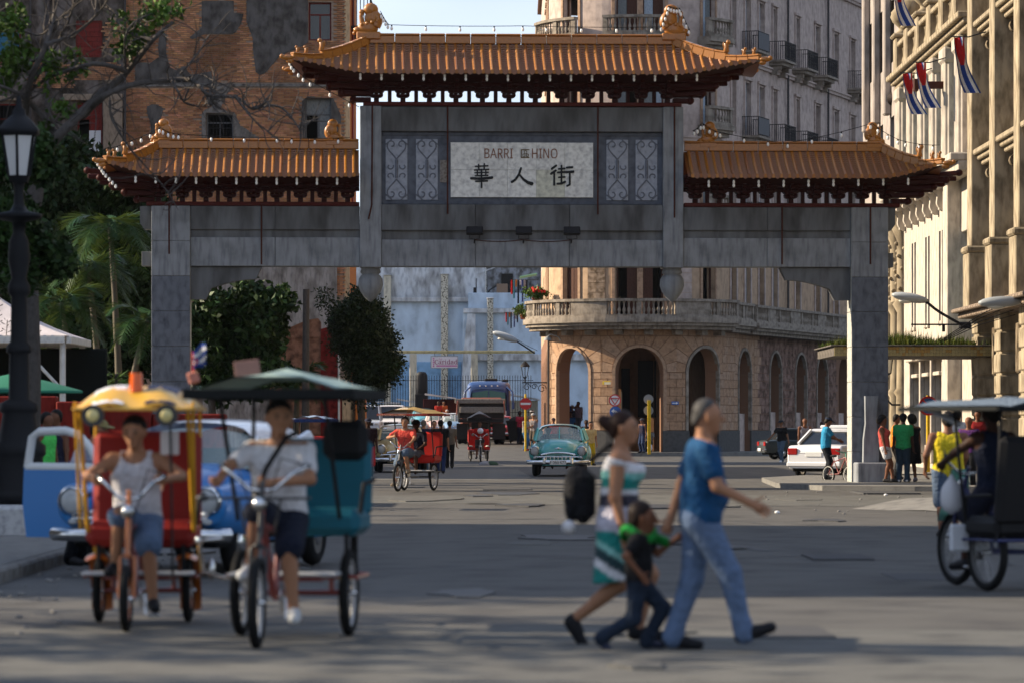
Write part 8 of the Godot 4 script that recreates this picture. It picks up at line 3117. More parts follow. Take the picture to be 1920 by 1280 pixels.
# ---------------------------------------------------------------- people
# a distance field on a grid: tapered capsules joined smoothly, then meshed with one vertex per crossed cell
class Field:
	var o: Vector3
	var h: float
	var nx: int
	var ny: int
	var nz: int
	var f := PackedFloat32Array()
	var caps := []

	func _init(cell: float) -> void:
		h = cell

	func cap(a: Vector3, b: Vector3, ra: float, rb: float, k := 0.03) -> void:
		caps.append([a, b, ra, rb, k])

	func fill() -> void:
		var lo := Vector3(1e9, 1e9, 1e9)
		var hi := -lo
		for c in caps:
			var r: float = maxf(c[2], c[3])
			var rr := Vector3(r, r, r)
			lo = lo.min(c[0] - rr).min(c[1] - rr)
			hi = hi.max(c[0] + rr).max(c[1] + rr)
		o = lo - Vector3.ONE * h * 2.5
		var s := (hi - lo) / h + Vector3.ONE * 5.5
		nx = int(s.x) + 1
		ny = int(s.y) + 1
		nz = int(s.z) + 1
		f.resize(nx * ny * nz)
		f.fill(1.0)
		for c in caps:
			var a: Vector3 = c[0]
			var b: Vector3 = c[1]
			var ra: float = c[2]
			var rb: float = c[3]
			var k: float = c[4]
			var m := maxf(ra, rb) + k + h * 1.8
			var p0 := (a.min(b) - Vector3.ONE * m - o) / h
			var p1 := (a.max(b) + Vector3.ONE * m - o) / h
			var ba := b - a
			var l2 := maxf(ba.length_squared(), 1e-9)
			for z in range(maxi(0, int(p0.z)), mini(nz, int(p1.z) + 2)):
				for y in range(maxi(0, int(p0.y)), mini(ny, int(p1.y) + 2)):
					var row := (z * ny + y) * nx
					for x in range(maxi(0, int(p0.x)), mini(nx, int(p1.x) + 2)):
						var pa := o + Vector3(x, y, z) * h - a
						var t := clampf(pa.dot(ba) / l2, 0.0, 1.0)
						var d := (pa - ba * t).length() - ra - (rb - ra) * t
						var e := f[row + x]
						var q := k - absf(d - e)
						f[row + x] = minf(d, e) - (q * q * 0.25 / k if q > 0.0 else 0.0)

	func cut(p: Vector3, n: Vector3) -> void:
		for z in nz:
			for y in ny:
				var row := (z * ny + y) * nx
				for x in nx:
					var d := (o + Vector3(x, y, z) * h - p).dot(n)
					if d > f[row + x]:
						f[row + x] = d

	func carve(p: Vector3, r: float) -> void:
		for z in nz:
			for y in ny:
				var row := (z * ny + y) * nx
				for x in nx:
					var d := r - (o + Vector3(x, y, z) * h - p).length()
					if d > f[row + x]:
						f[row + x] = d

	func into(mb: MB) -> void:
		var ids := PackedInt32Array()
		ids.resize(nx * ny * nz)
		ids.fill(-1)
		var sy := nx
		var sz := nx * ny
		var off := [0, 1, sy, sy + 1, sz, sz + 1, sz + sy, sz + sy + 1]
		var edges := [[0, 1], [2, 3], [4, 5], [6, 7], [0, 2], [1, 3], [4, 6], [5, 7], [0, 4], [1, 5], [2, 6], [3, 7]]
		for z in nz - 1:
			for y in ny - 1:
				var row := (z * ny + y) * nx
				for x in nx - 1:
					var i := row + x
					var n0 := 0
					if f[i] < 0.0: n0 += 1
					if f[i + 1] < 0.0: n0 += 1
					if f[i + sy] < 0.0: n0 += 1
					if f[i + sy + 1] < 0.0: n0 += 1
					if f[i + sz] < 0.0: n0 += 1
					if f[i + sz + 1] < 0.0: n0 += 1
					if f[i + sz + sy] < 0.0: n0 += 1
					if f[i + sz + sy + 1] < 0.0: n0 += 1
					if n0 == 0 or n0 == 8:
						continue
					var s := Vector3.ZERO
					var cnt := 0
					for e in edges:
						var fa := f[i + off[e[0]]]
						var fb := f[i + off[e[1]]]
						if (fa < 0.0) != (fb < 0.0):
							var t := fa / (fa - fb)
							var ca := Vector3(e[0] & 1, (e[0] >> 1) & 1, e[0] >> 2)
							var cb := Vector3(e[1] & 1, (e[1] >> 1) & 1, e[1] >> 2)
							s += ca.lerp(cb, t)
							cnt += 1
					s /= cnt
					var g := Vector3(f[i + 1] + f[i + sy + 1] + f[i + sz + 1] + f[i + sz + sy + 1] - f[i] - f[i + sy] - f[i + sz] - f[i + sz + sy],
						f[i + sy] + f[i + sy + 1] + f[i + sz + sy] + f[i + sz + sy + 1] - f[i] - f[i + 1] - f[i + sz] - f[i + sz + 1],
						f[i + sz] + f[i + sz + 1] + f[i + sz + sy] + f[i + sz + sy + 1] - f[i] - f[i + 1] - f[i + sy] - f[i + sy + 1])
					ids[i] = mb.v.size()
					mb.put(o + (Vector3(x, y, z) + s) * h, g)
		for z in range(1, nz - 1):
			for y in range(1, ny - 1):
				var row := (z * ny + y) * nx
				for x in range(1, nx - 1):
					var i := row + x
					var a := f[i] < 0.0
					if a != (f[i + 1] < 0.0):
						quad(mb, ids[i - sy - sz], ids[i - sz], ids[i], ids[i - sy], a)
					if a != (f[i + sy] < 0.0):
						quad(mb, ids[i - 1 - sz], ids[i - 1], ids[i], ids[i - sz], a)
					if a != (f[i + sz] < 0.0):
						quad(mb, ids[i - 1 - sy], ids[i - sy], ids[i], ids[i - 1], a)

	func quad(mb: MB, a: int, b: int, c: int, d: int, solid: bool) -> void:
		if a < 0 or b < 0 or c < 0 or d < 0:
			return
		if solid:
			mb.i.append_array([a, c, b, a, d, c])
		else:
			mb.i.append_array([a, b, c, a, c, d])

func bend(a: Vector3, b: Vector3, l1: float, l2: float, hint: Vector3) -> Array:
	var d := b - a
	var len := minf(d.length(), (l1 + l2) * 0.999)
	var dir := d.normalized()
	var x := (l1 * l1 - l2 * l2 + len * len) / (2 * len)
	var y := sqrt(maxf(0.0, l1 * l1 - x * x))
	var perp := (hint - dir * hint.dot(dir)).normalized()
	return [a + dir * x + perp * y, a + dir * len]

const SKINS := {"tan": Color(0.3,0.15,0.085),"brown": Color(0.16,0.07,0.04),"dark": Color(0.05,0.024,0.016),"fair": Color(0.42,0.24,0.16)}

# s: h height,cell grid size,skin,hair,top [kind,colour],bottom [kind,colour],shoe colour; pelvis height,lean,feet lf/rf and hands lh/rh as places in the person's own axes (z forward,+x its left)
func person(label: String, where: Vector3, turn: float, s: Dictionary, group := "") -> Node3D:
	var o := thing("person", label, "person", where, turn, group)
	var k: float = s.get("h", 1.72) / 1.75
	var wd: float = s.get("fat", 1.0)
	var cell: float = s.get("cell", 0.034)
	var fine := cell < 0.025
	var skin := mat("skin " + s.get("skin", "tan"), SKINS[s.get("skin", "tan")], 0.55)
	skin.subsurf_scatter_enabled = fine
	skin.subsurf_scatter_strength = 0.08
	var pel := v3(0, s.get("pelvis", 0.93) * k, s.get("pz", 0.0))
	var lean: float = s.get("lean", 0.04)
	var tilt: float = s.get("side", 0.0)
	var up := v3(sin(tilt), cos(lean), sin(lean)).normalized()
	var tw := Basis(Vector3.UP, s.get("twist", 0.0))
	var hip := pel
	var waist := pel + up * 0.16 * k
	var chest := pel + up * 0.38 * k
	var neck := pel + up * 0.54 * k
	var hl: float = s.get("nod", 0.06)
	var hb := Basis(Vector3.UP, s.get("look", 0.0)) * Basis(Vector3.RIGHT, hl)
	var head := neck + up * 0.07 * k + hb * v3(0, 0.1, 0.02) * k
	var sl := chest + up * 0.1 * k + tw * v3(0.185 * k * wd, 0, 0)
	var sr := chest + up * 0.1 * k + tw * v3(-0.185 * k * wd, 0, 0)
	var pl := pel + v3(0.085 * k * wd, -0.02, 0)
	var pr := pel + v3(-0.085 * k * wd, -0.02, 0)
	var lf: Vector3 = s.get("lf", v3(0.1, 0.08, 0.0)) * v3(k, k, k)
	var rf: Vector3 = s.get("rf", v3(-0.1, 0.08, 0.0)) * v3(k, k, k)
	var kl := bend(pl, lf, 0.43 * k, 0.43 * k, s.get("lkh", v3(0.05, 0, 1)))
	var kr := bend(pr, rf, 0.43 * k, 0.43 * k, s.get("rkh", v3(-0.05, 0, 1)))
	var lh: Vector3 = s.get("lh", v3(0.26, 0.84, 0.06)) * v3(k, k, k)
	var rh: Vector3 = s.get("rh", v3(-0.26, 0.84, 0.06)) * v3(k, k, k)
	var al := bend(sl, lh, 0.28 * k, 0.25 * k, s.get("leh", v3(0.4, -0.2, -1)))
	var ar := bend(sr, rh, 0.28 * k, 0.25 * k, s.get("reh", v3(-0.4, -0.2, -1)))
	var toe_l: Vector3 = s.get("ltoe", v3(0.03, -0.04, 0.17)) * k
	var toe_r: Vector3 = s.get("rtoe", v3(-0.03, -0.04, 0.17)) * k
	var fw := hb * v3(0, 0, 1)
	var f := Field.new(cell)
	var torso := func(g: Field, inf: float) -> void:
		for e in [-1.0, 1.0]:
			var ex := tw * v3(e * k * wd, 0, 0)
			g.cap(hip + ex * 0.075, waist + ex * 0.055, (0.112 * wd) * k + inf, (0.1 * wd) * k + inf, 0.05)
			g.cap(waist + ex * 0.055, chest + ex * 0.085, 0.102 * wd * k + inf, 0.112 * k + inf, 0.05)
		g.cap(sl, sr, 0.062 * k + inf, 0.062 * k + inf, 0.05)
		g.cap(chest, neck - up * 0.03, 0.105 * k + inf, 0.06 * k + inf, 0.05)
		if s.get("belly", 0.0) > 0.0:
			g.cap(waist + v3(0, 0.0, 0.06) * k, waist + v3(0, 0.1, 0.05) * k, (0.1 + s.belly) * k + inf, 0.1 * k + inf, 0.06)
		if s.get("bust", false):
			for e in [-1.0, 1.0]:
				g.cap(chest + tw * v3(e * 0.08,0.0,0.09) * k,chest + tw * v3(e * 0.08,0.01,0.1) * k,0.072 * k + inf,0.068 * k + inf,0.04)
	torso.call(f, 0.0)
	f.cap(chest + up * 0.1 * k, head - hb * v3(0, 0.05, 0.02) * k, 0.06 * k, 0.055 * k, 0.03)
	var hr: float = s.get("head", 1.0) * k
	f.cap(head + hb * v3(0, 0.03, -0.015) * hr, head + hb * v3(0, 0.01, 0.01) * hr, 0.094 * hr, 0.088 * hr, 0.02)
	f.cap(head + hb * v3(0, -0.06, 0.035) * hr, head + hb * v3(0, -0.085, 0.055) * hr, 0.06 * hr, 0.04 * hr, 0.03)
	if fine:
		f.cap(head + hb * v3(0, 0.015, 0.098) * hr, head + hb * v3(0, -0.022, 0.118) * hr, 0.012 * hr, 0.017 * hr, 0.014)
		for e in [-1.0, 1.0]:
			f.cap(head + hb * v3(e * 0.092, 0.01, -0.005) * hr, head + hb * v3(e * 0.094, -0.03, 0.0) * hr, 0.016 * hr, 0.012 * hr, 0.012)
		f.cap(head + hb * v3(-0.02, -0.058, 0.09) * hr, head + hb * v3(0.02, -0.058, 0.09) * hr, 0.012 * hr, 0.012 * hr, 0.014)
	for q in [[sl, al, lh], [sr, ar, rh]]:
		f.cap(q[0], q[1][0], 0.052 * k * wd, 0.042 * k * wd, 0.03)
		f.cap(q[1][0], q[1][1], 0.042 * k, 0.03 * k, 0.02)
	for q in [[pl, kl, toe_l], [pr, kr, toe_r]]:
		f.cap(q[0], q[1][0], 0.088 * k * wd, 0.058 * k, 0.05)
		f.cap(q[1][0], q[1][1], 0.058 * k, 0.04 * k, 0.03)
		f.cap(q[1][0].lerp(q[1][1], 0.25) - v3(0, 0, 0.02), q[1][0].lerp(q[1][1], 0.45) - v3(0, 0, 0.015), 0.05 * k, 0.045 * k, 0.03)
		f.cap(q[1][1] - v3(0, 0.02, 0.02) * k, q[1][1] + q[2], 0.04 * k, 0.032 * k, 0.02)
	var b := MB.new()
	var hands := [[al, -1.0, s.get("lgrip", 0.35)], [ar, 1.0, s.get("rgrip", 0.35)]]
	for q in hands:
		var w: Vector3 = q[0][1]
		var d: Vector3 = (w - q[0][0]).normalized()
		if s.has("hand_dir"):
			d = (d + s.hand_dir).normalized()
		f.cap(w, w + d * 0.075 * k, 0.03 * k, 0.034 * k, 0.015)
		var side := d.cross(v3(q[1], 0.15, 0.1)).normalized()
		var nrm := side.cross(d).normalized()
		for j in 5:
			var root: Vector3 = w + (d * 0.09 + side * (0.03 - 0.02 * j)) * k
			var ln: float = [0.07, 0.08, 0.075, 0.058, 0.06][j]
			var g: float = q[2]
			var dir := d
			if j == 4:
				root = w + (d * 0.03 + side * 0.03) * k
				dir = (d * 0.6 + side * 0.75 + nrm * 0.3 * g).normalized()
			var pts := [root - dir * 0.03 * k]
			var p := root
			var ax := side if j < 4 else d
			for t in 3:
				pts.append(p)
				dir = dir.rotated(ax, q[1] * -1.1 * g * (1.0 if j < 4 else 0.3))
				p += dir * ln * 0.42 * k
			pts.append(p)
			b.tube(pts, [0.0105 * k, 0.0105 * k, 0.01 * k, 0.009 * k, 0.007 * k], 6)
	f.fill()
	f.into(b)
	part("body", b, skin, o)
	if fine:
		var ey := MB.new()
		for e in [-1.0, 1.0]:
			ey.ball(head + hb * v3(e * 0.034, 0.012, 0.087) * hr, v3(0.013, 0.009, 0.01) * hr, 8)
			ey.ball(head + hb * v3(e * 0.036, 0.034, 0.088) * hr, v3(0.022, 0.005, 0.01) * hr, 6)
		part("eyes", ey, mat("dark eye", Color(0.015, 0.01, 0.008), 0.3), o)
	var hc: Color = s.get("hair", Color(0.012, 0.01, 0.009))
	if s.get("bald", false) == false:
		f = Field.new(minf(cell, 0.024))
		f.cap(head + hb * v3(0,0.038,-0.02) * hr,head + hb * v3(0,0.02,-0.015) * hr,(0.099 - s.get("crop",0.0)) * hr,(0.097 - s.get("crop",0.0)) * hr,0.02)
		f.cap(head + hb * v3(0, -0.03, -0.05) * hr, head + hb * v3(0, 0.0, -0.03) * hr, 0.07 * hr, 0.09 * hr, 0.02)
		if s.get("bun", false):
			f.cap(head + hb * v3(0, 0.02, -0.12) * hr, head + hb * v3(0, 0.05, -0.16) * hr, 0.055 * hr, 0.05 * hr, 0.02)
		if s.get("curls", false):
			f.cap(head + hb * v3(0, 0.05, -0.03) * hr, head + hb * v3(0, 0.0, -0.06) * hr, 0.125 * hr, 0.13 * hr, 0.02)
		f.fill()
		f.cut(head + hb * v3(0, 0.075, 0.06 - s.get("crop", 0.0) * 4.0) * hr, hb * v3(0, -0.62, 0.78))
		f.cut(head + hb * v3(0, -0.02, 0.02) * hr, hb * v3(0, -0.8, 0.6))
		var hm := MB.new()
		f.into(hm)
		part("hair", hm, mat("hair %d %d" % [int(hc.r * 255), int(hc.b * 255)], hc, 0.6), o)
	if s.has("cap"):
		var cm := MB.new()
		cm.t = Transform3D(hb, head)
		cm.sheet(5, 14, func(a, q):
			var el: float = a * PI * 0.5
			return v3(sin(q * TAU) * cos(el) * 0.107, 0.04 + sin(el) * 0.085, cos(q * TAU) * cos(el) * 0.115 - 0.01) * hr, true, true)
		cm.prism(pv2([w2(-0.09,0.06),w2(0.09,0.06),w2(0.075,0.15),w2(0,0.19),w2(-0.075,0.15)]),0.0,0.012,Transform3D(Basis(v3(1,0,0),v3(0,-0.15,1),v3(0,1,0)),v3(0,0.045,0)))
		part("cap", cm, cloth("cap %d" % int(s.cap.r * 99 + s.cap.b * 999), s.cap), o)
	var tk: String = s.top[0]
	if tk != "none":
		f = Field.new(cell)
		torso.call(f, 0.016)
		if tk == "tank":
			f.fill()
			f.carve(neck + up * 0.03 * k + fw * 0.06 * k, 0.105 * k)
			f.carve(neck + up * 0.02 * k, 0.085 * k)
			f.carve(sl + tw * v3(0.035, 0, 0) * k, 0.115 * k)
			f.carve(sr - tw * v3(0.035, 0, 0) * k, 0.115 * k)
		else:
			var sv: float = {"tshirt": 0.62, "long": 1.0, "dress": 0.12}.get(tk, 0.6)
			for q in [[sl, al], [sr, ar]]:
				if tk == "long":
					f.cap(q[0], q[1][0], 0.068 * k, 0.056 * k, 0.03)
					f.cap(q[1][0], q[1][1].lerp(q[1][0], 0.05), 0.056 * k, 0.042 * k, 0.02)
				elif tk != "dress":
					f.cap(q[0], q[0].lerp(q[1][0], sv), 0.07 * k * wd, 0.066 * k * wd, 0.03)
			if tk == "dress":
				var sw: float = s.get("swing", 0.0)
				for e in [-1.0, 1.0]:
					f.cap(hip + v3(e * 0.08, 0, 0) * k, v3(e * 0.12 * k, pel.y * 0.5, pel.z + sw), 0.13 * k * wd, 0.15 * k, 0.06)
			f.fill()
			if tk != "dress":
				f.cut(neck - up * 0.0 * k + fw * 0.0, (up + v3(0, 0, 0.35)).normalized())
			else:
				f.cut(neck - up * 0.06 * k, (up + v3(0, 0, 0.25)).normalized())
		var hem: float = s.get("hem", 0.13) * k
		if tk == "dress":
			f.cut(v3(0, pel.y * 0.52, 0), v3(0, -1, 0.1).normalized())
		else:
			f.cut(pel - v3(0, hem, 0), Vector3.DOWN)
		var tm := MB.new()
		f.into(tm)
		var cm: StandardMaterial3D
		if s.has("bands"):
			tm.tinted = true
			for p in tm.v:
				tm.cl.append(s.bands.call(p))
			cm = cloth("banded cloth", Color.WHITE)
			cm.vertex_color_use_as_albedo = true
		else:
			cm = cloth("cloth %d %d %d" % [int(s.top[1].r * 255), int(s.top[1].g * 255), int(s.top[1].b * 255)], s.top[1])
		part({"tank": "vest", "dress": "dress"}.get(tk, "shirt"), tm, cm, o)
	if s.has("bottom"):
		var bk: String = s.bottom[0]
		f = Field.new(cell)
		for e in [-1.0, 1.0]:
			f.cap(hip + v3(e * 0.07, 0, 0) * k * wd, waist + v3(e * 0.055, -0.03, 0) * k * wd, 0.117 * k * wd, 0.108 * k * wd, 0.04)
		for q in [[pl, kl], [pr, kr]]:
			var loose: float = 0.012 if bk == "jeans" else 0.022
			f.cap(q[0],q[1][0] if bk == "jeans" else q[0].lerp(q[1][0],s.get("leg",0.9)),0.098 * k * wd + loose,0.066 * k + loose + (0.02 if bk == "shorts" else 0.0),0.04)
			if bk == "jeans":
				f.cap(q[1][0], q[1][1] - v3(0, 0.0, 0.01), 0.07 * k + loose, 0.05 * k + loose, 0.03)
				f.cap(q[1][1] + (q[1][0] - q[1][1]) * 0.12, q[1][1] + v3(0, -0.01, 0.0), 0.055 * k + loose, 0.056 * k + loose, 0.03)
		f.fill()
		f.cut(waist + v3(0, 0.0, 0), up)
		var bm := MB.new()
		f.into(bm)
		part("trousers" if bk == "jeans" else "shorts",bm,cloth("cloth %d %d %d" % [int(s.bottom[1].r * 255),int(s.bottom[1].g * 255),int(s.bottom[1].b * 255)],s.bottom[1]),o)
	if s.has("shoe"):
		for q in [[kl, toe_l], [kr, toe_r]]:
			f = Field.new(minf(cell, 0.02))
			var an: Vector3 = q[0][1]
			f.cap(an - v3(0, 0.025, 0.03) * k, an + q[1] * 1.08, 0.05 * k, 0.041 * k, 0.02)
			f.cap(an + v3(0, 0.0, -0.01) * k, an + q[1] * 0.5, 0.046 * k, 0.042 * k, 0.02)
			f.fill()
			var sm := MB.new()
			f.into(sm)
			part("shoe", sm, mat("shoe %d %d" % [int(s.shoe.r * 255), int(s.shoe.b * 255)], s.shoe, 0.5), o)
	return o

func build_people() -> void:
	var white := Color(0.68, 0.67, 0.68)
	var jean := Color(0.075, 0.12, 0.22)
	var black := Color(0.012, 0.012, 0.014)
	person("grey haired man in blue shirt and faded jeans striding across, holding the child's hand",v3(1.29,0,-26.3),PI / 2,{"h": 1.7,"cell": 0.017,"skin": "tan","hair": Color(0.05,0.047,0.045),"crop": 0.007,"fat": 1.12,"belly": 0.03,"pelvis": 0.945,"lean": 0.04,"nod": 0.1,
		"top": ["tshirt", Color(0.012, 0.065, 0.16)], "hem": 0.12, "bottom": ["jeans", Color(0.11, 0.16, 0.26)], "shoe": black,
		"lf": v3(0.08, 0.09, -0.19), "ltoe": v3(0.02, -0.05, 0.17), "rf": v3(-0.1, 0.13, 0.31), "rtoe": v3(-0.02, 0.04, 0.17),
		"rh": v3(-0.28, 1.05, 0.33), "lh": v3(0.14, 0.84, -0.24), "reh": v3(-0.3, -0.6, -0.6), "lgrip": 0.6, "twist": 0.12})
	var green := Color(0.02, 0.23, 0.2)
	var bands := func(p: Vector3) -> Color:
		if p.y > 0.98:
			var t := fposmod((p.y - 0.98) * 8.2 + p.z * 0.5, 2.0)
			if p.y < 1.06: return Color(0.05, 0.045, 0.06)
			return white if t < 1.0 else (green if t < 1.6 else Color(0.2, 0.5, 0.45))
		var q := fposmod((p.y + p.z * 0.6) * 6.0, 2.0)
		if p.y > 0.8: return Color(0.5, 0.48, 0.55)
		return green if q < 0.8 else (white if q < 1.2 else (Color(0.03, 0.06, 0.07) if q < 1.7 else Color(0.25, 0.52, 0.46)))
	person("woman in a white and green banded dress walking beside the child, hair tied up",v3(0.75,0,-27.1),PI / 2 - 0.12,{"h": 1.66,"cell": 0.017,"skin": "tan","hair": Color(0.022,0.01,0.007),"bun": true,"bust": true,"fat": 1.12,"pelvis": 0.9,"nod": 0.02,"look": -0.15,
		"top": ["dress", white], "bands": bands, "swing": -0.03, "shoe": black,
		"lf": v3(0.08,0.1,0.14),"rf": v3(-0.08,0.19,-0.32),"rtoe": v3(0.0,-0.17,0.06),"rh": v3(-0.24,0.86,0.06),"lh": v3(0.27,0.9,0.1),"reh": v3(-0.4,0,-1)})
	person("small child in dark clothes with a bright green scarf, between the woman and the man",v3(0.87,0,-26.45),PI / 2 - 0.05,{"h": 1.04,"cell": 0.015,"skin": "brown","hair": Color(0.02,0.012,0.009),"head": 1.5,"fat": 1.1,"pelvis": 0.82,"nod": 0.05,
		"top": ["tshirt", black], "bottom": ["jeans", Color(0.02, 0.03, 0.05)], "shoe": Color(0.03, 0.035, 0.06),
		"lf": v3(0.08,0.09,0.1),"rf": v3(-0.08,0.14,-0.42),"rtoe": v3(0,-0.16,0.1),"lh": v3(0.2,1.26,0.42),"rh": v3(-0.26,0.9,0.02),"leh": v3(0.2,-1,0),"lgrip": 0.6})
	var b := MB.new()
	b.sheet(18, 6, func(a, q):
		var an: float = a * TAU
		return v3(sin(an) * 0.13,0.8 + 0.04 * sin(an * 2) + cos(q * TAU) * 0.03,cos(an) * 0.11) + v3(sin(an),0,cos(an)) * sin(q * TAU) * 0.022,true)
	b.sheet(8,8,func(a,q): return v3(0.1 + 0.02 * a,0.79 - 0.06 * a,0.05 + 0.16 * a) + v3(cos(q * TAU),sin(q * TAU),0) * (0.042 - 0.008 * a),true)
	single("scarf",b,cloth("bright green cloth",Color(0.015,0.24,0.04)),"bright green scarf round the child's neck and shoulder","scarf",v3(0.87,0,-26.45),PI / 2 - 0.05)
	b = MB.new()
	b.box(v3(0, 0, 0), v3(0.26, 0.4, 0.18), 0.07)
	b.ball(v3(0, 0.02, 0.05), v3(0.13, 0.2, 0.09), 14)
	b.ball(v3(0, -0.09, 0.08), v3(0.1, 0.1, 0.05), 10)
	var bp := thing("backpack","black backpack slung behind the woman in the banded dress","backpack",v3(0.5,1.05,-27.1),-PI / 2)
	part("pack", b, cloth("black cloth", black), bp)
	b = MB.new()
	b.tube([v3(-0.1, 0.24, -0.05), v3(-0.12, 0.36, -0.2), v3(-0.14, 0.25, -0.32)], 0.02, 6)
	part("strap", b, mats["black cloth"], bp)
	b = MB.new()
	b.ball(v3(0.12, -0.22, 0.1), v3(0.07, 0.05, 0.05), 8)
	part("white_tag", b, cloth("white cloth", white), bp)
	person("cyclist in a white vest and denim shorts riding the yellow roofed tricycle",v3(-2.89,0,-29.6),deg_to_rad(0.5),{"h": 1.72,"cell": 0.019,"skin": "tan","pelvis": 0.83,"pz": 0.0,"lean": 0.2,"top": ["tank",Color(0.6,0.58,0.6)],"hem": 0.16,"bottom": ["shorts",Color(0.1,0.15,0.24)],"shoe": black,"nod": 0.25,"look": -0.2,
		"lf": v3(0.15,0.2,0.32),"rf": v3(-0.15,0.48,0.28),"lh": v3(0.27,1.16,0.5),"rh": v3(-0.27,1.16,0.5),"leh": v3(1,-0.3,-0.5),"reh": v3(-1,-0.3,-0.5),"lgrip": 0.9,"rgrip": 0.9},"tricycle riders")
	person("cyclist in a white t-shirt and dark shorts riding the green canopied tricycle",v3(-1.66,0,-27.5),deg_to_rad(-6),{"h": 1.78,"cell": 0.019,"skin": "tan","pelvis": 0.87,"lean": 0.14,"top": ["tshirt",white],"hem": 0.16,"bottom": ["shorts",Color(0.012,0.015,0.028)],"shoe": Color(0.45,0.45,0.44),"nod": 0.12,"look": 0.35,
		"lf": v3(0.15,0.22,0.34),"rf": v3(-0.16,0.52,0.3),"lh": v3(0.02,1.12,0.34),"rh": v3(-0.33,1.16,0.52),"leh": v3(1,-0.2,-0.1),"reh": v3(-1,-0.3,-0.5),"lgrip": 0.8,"rgrip": 0.9},"tricycle riders")
	b = MB.new()
	b.tube([v3(0.13, 1.49, 0.1), v3(0.08, 1.46, 0.24), v3(-0.06, 1.24, 0.26), v3(-0.15, 1.05, 0.16)], 0.018, 6)
	single("shoulder_strap",b,mats["black cloth"],"dark bag strap across the chest of the white t-shirt","strap",v3(-1.66,0,-27.5),deg_to_rad(-6))
	person("cyclist in a coral t-shirt and denim shorts riding the red bench tricycle",v3(-2.5,0,-90.6),deg_to_rad(-16),{"h": 1.74,"cell": 0.024,"skin": "tan","pelvis": 0.94,"lean": 0.14,"top": ["tshirt",Color(0.6,0.07,0.05)],"hem": 0.16,"bottom": ["shorts",Color(0.1,0.14,0.2)],"shoe": Color(0.2,0.15,0.1),
		"lf": v3(0.15,0.5,0.3),"rf": v3(-0.15,0.2,0.34),"lh": v3(0.28,1.16,0.5),"rh": v3(-0.2,1.3,0.36),"leh": v3(1,-0.3,-0.5),"reh": v3(-1,-0.3,-0.5)},"tricycle riders")
	person("cyclist in a red top riding the grey tarpaulin tricycle down the side street",v3(-1.4,0,-166.0),deg_to_rad(3),{"skin": "brown","pelvis": 0.94,"lean": 0.3,"top": ["tshirt",Color(0.5,0.02,0.015)],"bottom": ["shorts",Color(0.05,0.04,0.04)],"shoe": black,"bald": true,"lf": v3(0.15,0.5,0.3),"rf": v3(-0.15,0.2,0.34),"lh": v3(0.3,1.16,0.45),"rh": v3(-0.3,1.16,0.45)},"tricycle riders")
	b = MB.new()
	b.ball(Vector3.ZERO, v3(0.13, 0.13, 0.13), 12)
	single("safety_helmet",b,mat("helmet white",Color(0.65,0.65,0.66),0.4),"white helmet hung on the handlebar of the side street tricycle","helmet",v3(-1.36,1.33,-165.2))
	person("dark silhouetted cyclist in navy on the tricycle at the right edge",v3(4.6,0,-36.45),deg_to_rad(202),{"h": 1.76,"cell": 0.021,"skin": "dark","pelvis": 0.94,"lean": 0.12,"top": ["tank",Color(0.015,0.02,0.04)],"bottom": ["shorts",Color(0.02,0.022,0.04)],"shoe": black,"lf": v3(0.15,0.24,0.34),"rf": v3(-0.15,0.5,0.28),"lh": v3(0.3,1.18,0.5),"rh": v3(-0.3,1.18,0.5),"leh": v3(1,-0.3,-0.5),"reh": v3(-1,-0.3,-0.5),"lgrip": 0.9,"rgrip": 0.9},"tricycle riders")
	b = MB.new()
	b.sheet(10, 14, func(a, q):
		var r: float = [0.012, 0.03, 0.06, 0.085, 0.1, 0.108, 0.11, 0.108, 0.1, 0.075, 0.005][roundi(a * 10)]
		return v3(sin(q * TAU) * r * (1 + 0.1 * sin(q * 31)),-0.38 * a,cos(q * TAU) * r * 0.7 * (1 + 0.12 * cos(q * 19))),true,true)
	single("plastic_bag",b,mat("thin white plastic",Color(0.5,0.5,0.52),0.4),"white plastic carrier bag hanging beside the man in yellow","bag",v3(4.18,1.08,-36.5))
	var st := {"lf": v3(0.09, 0.08, 0.16), "rf": v3(-0.09, 0.1, -0.2), "rtoe": v3(0, -0.07, 0.15)}
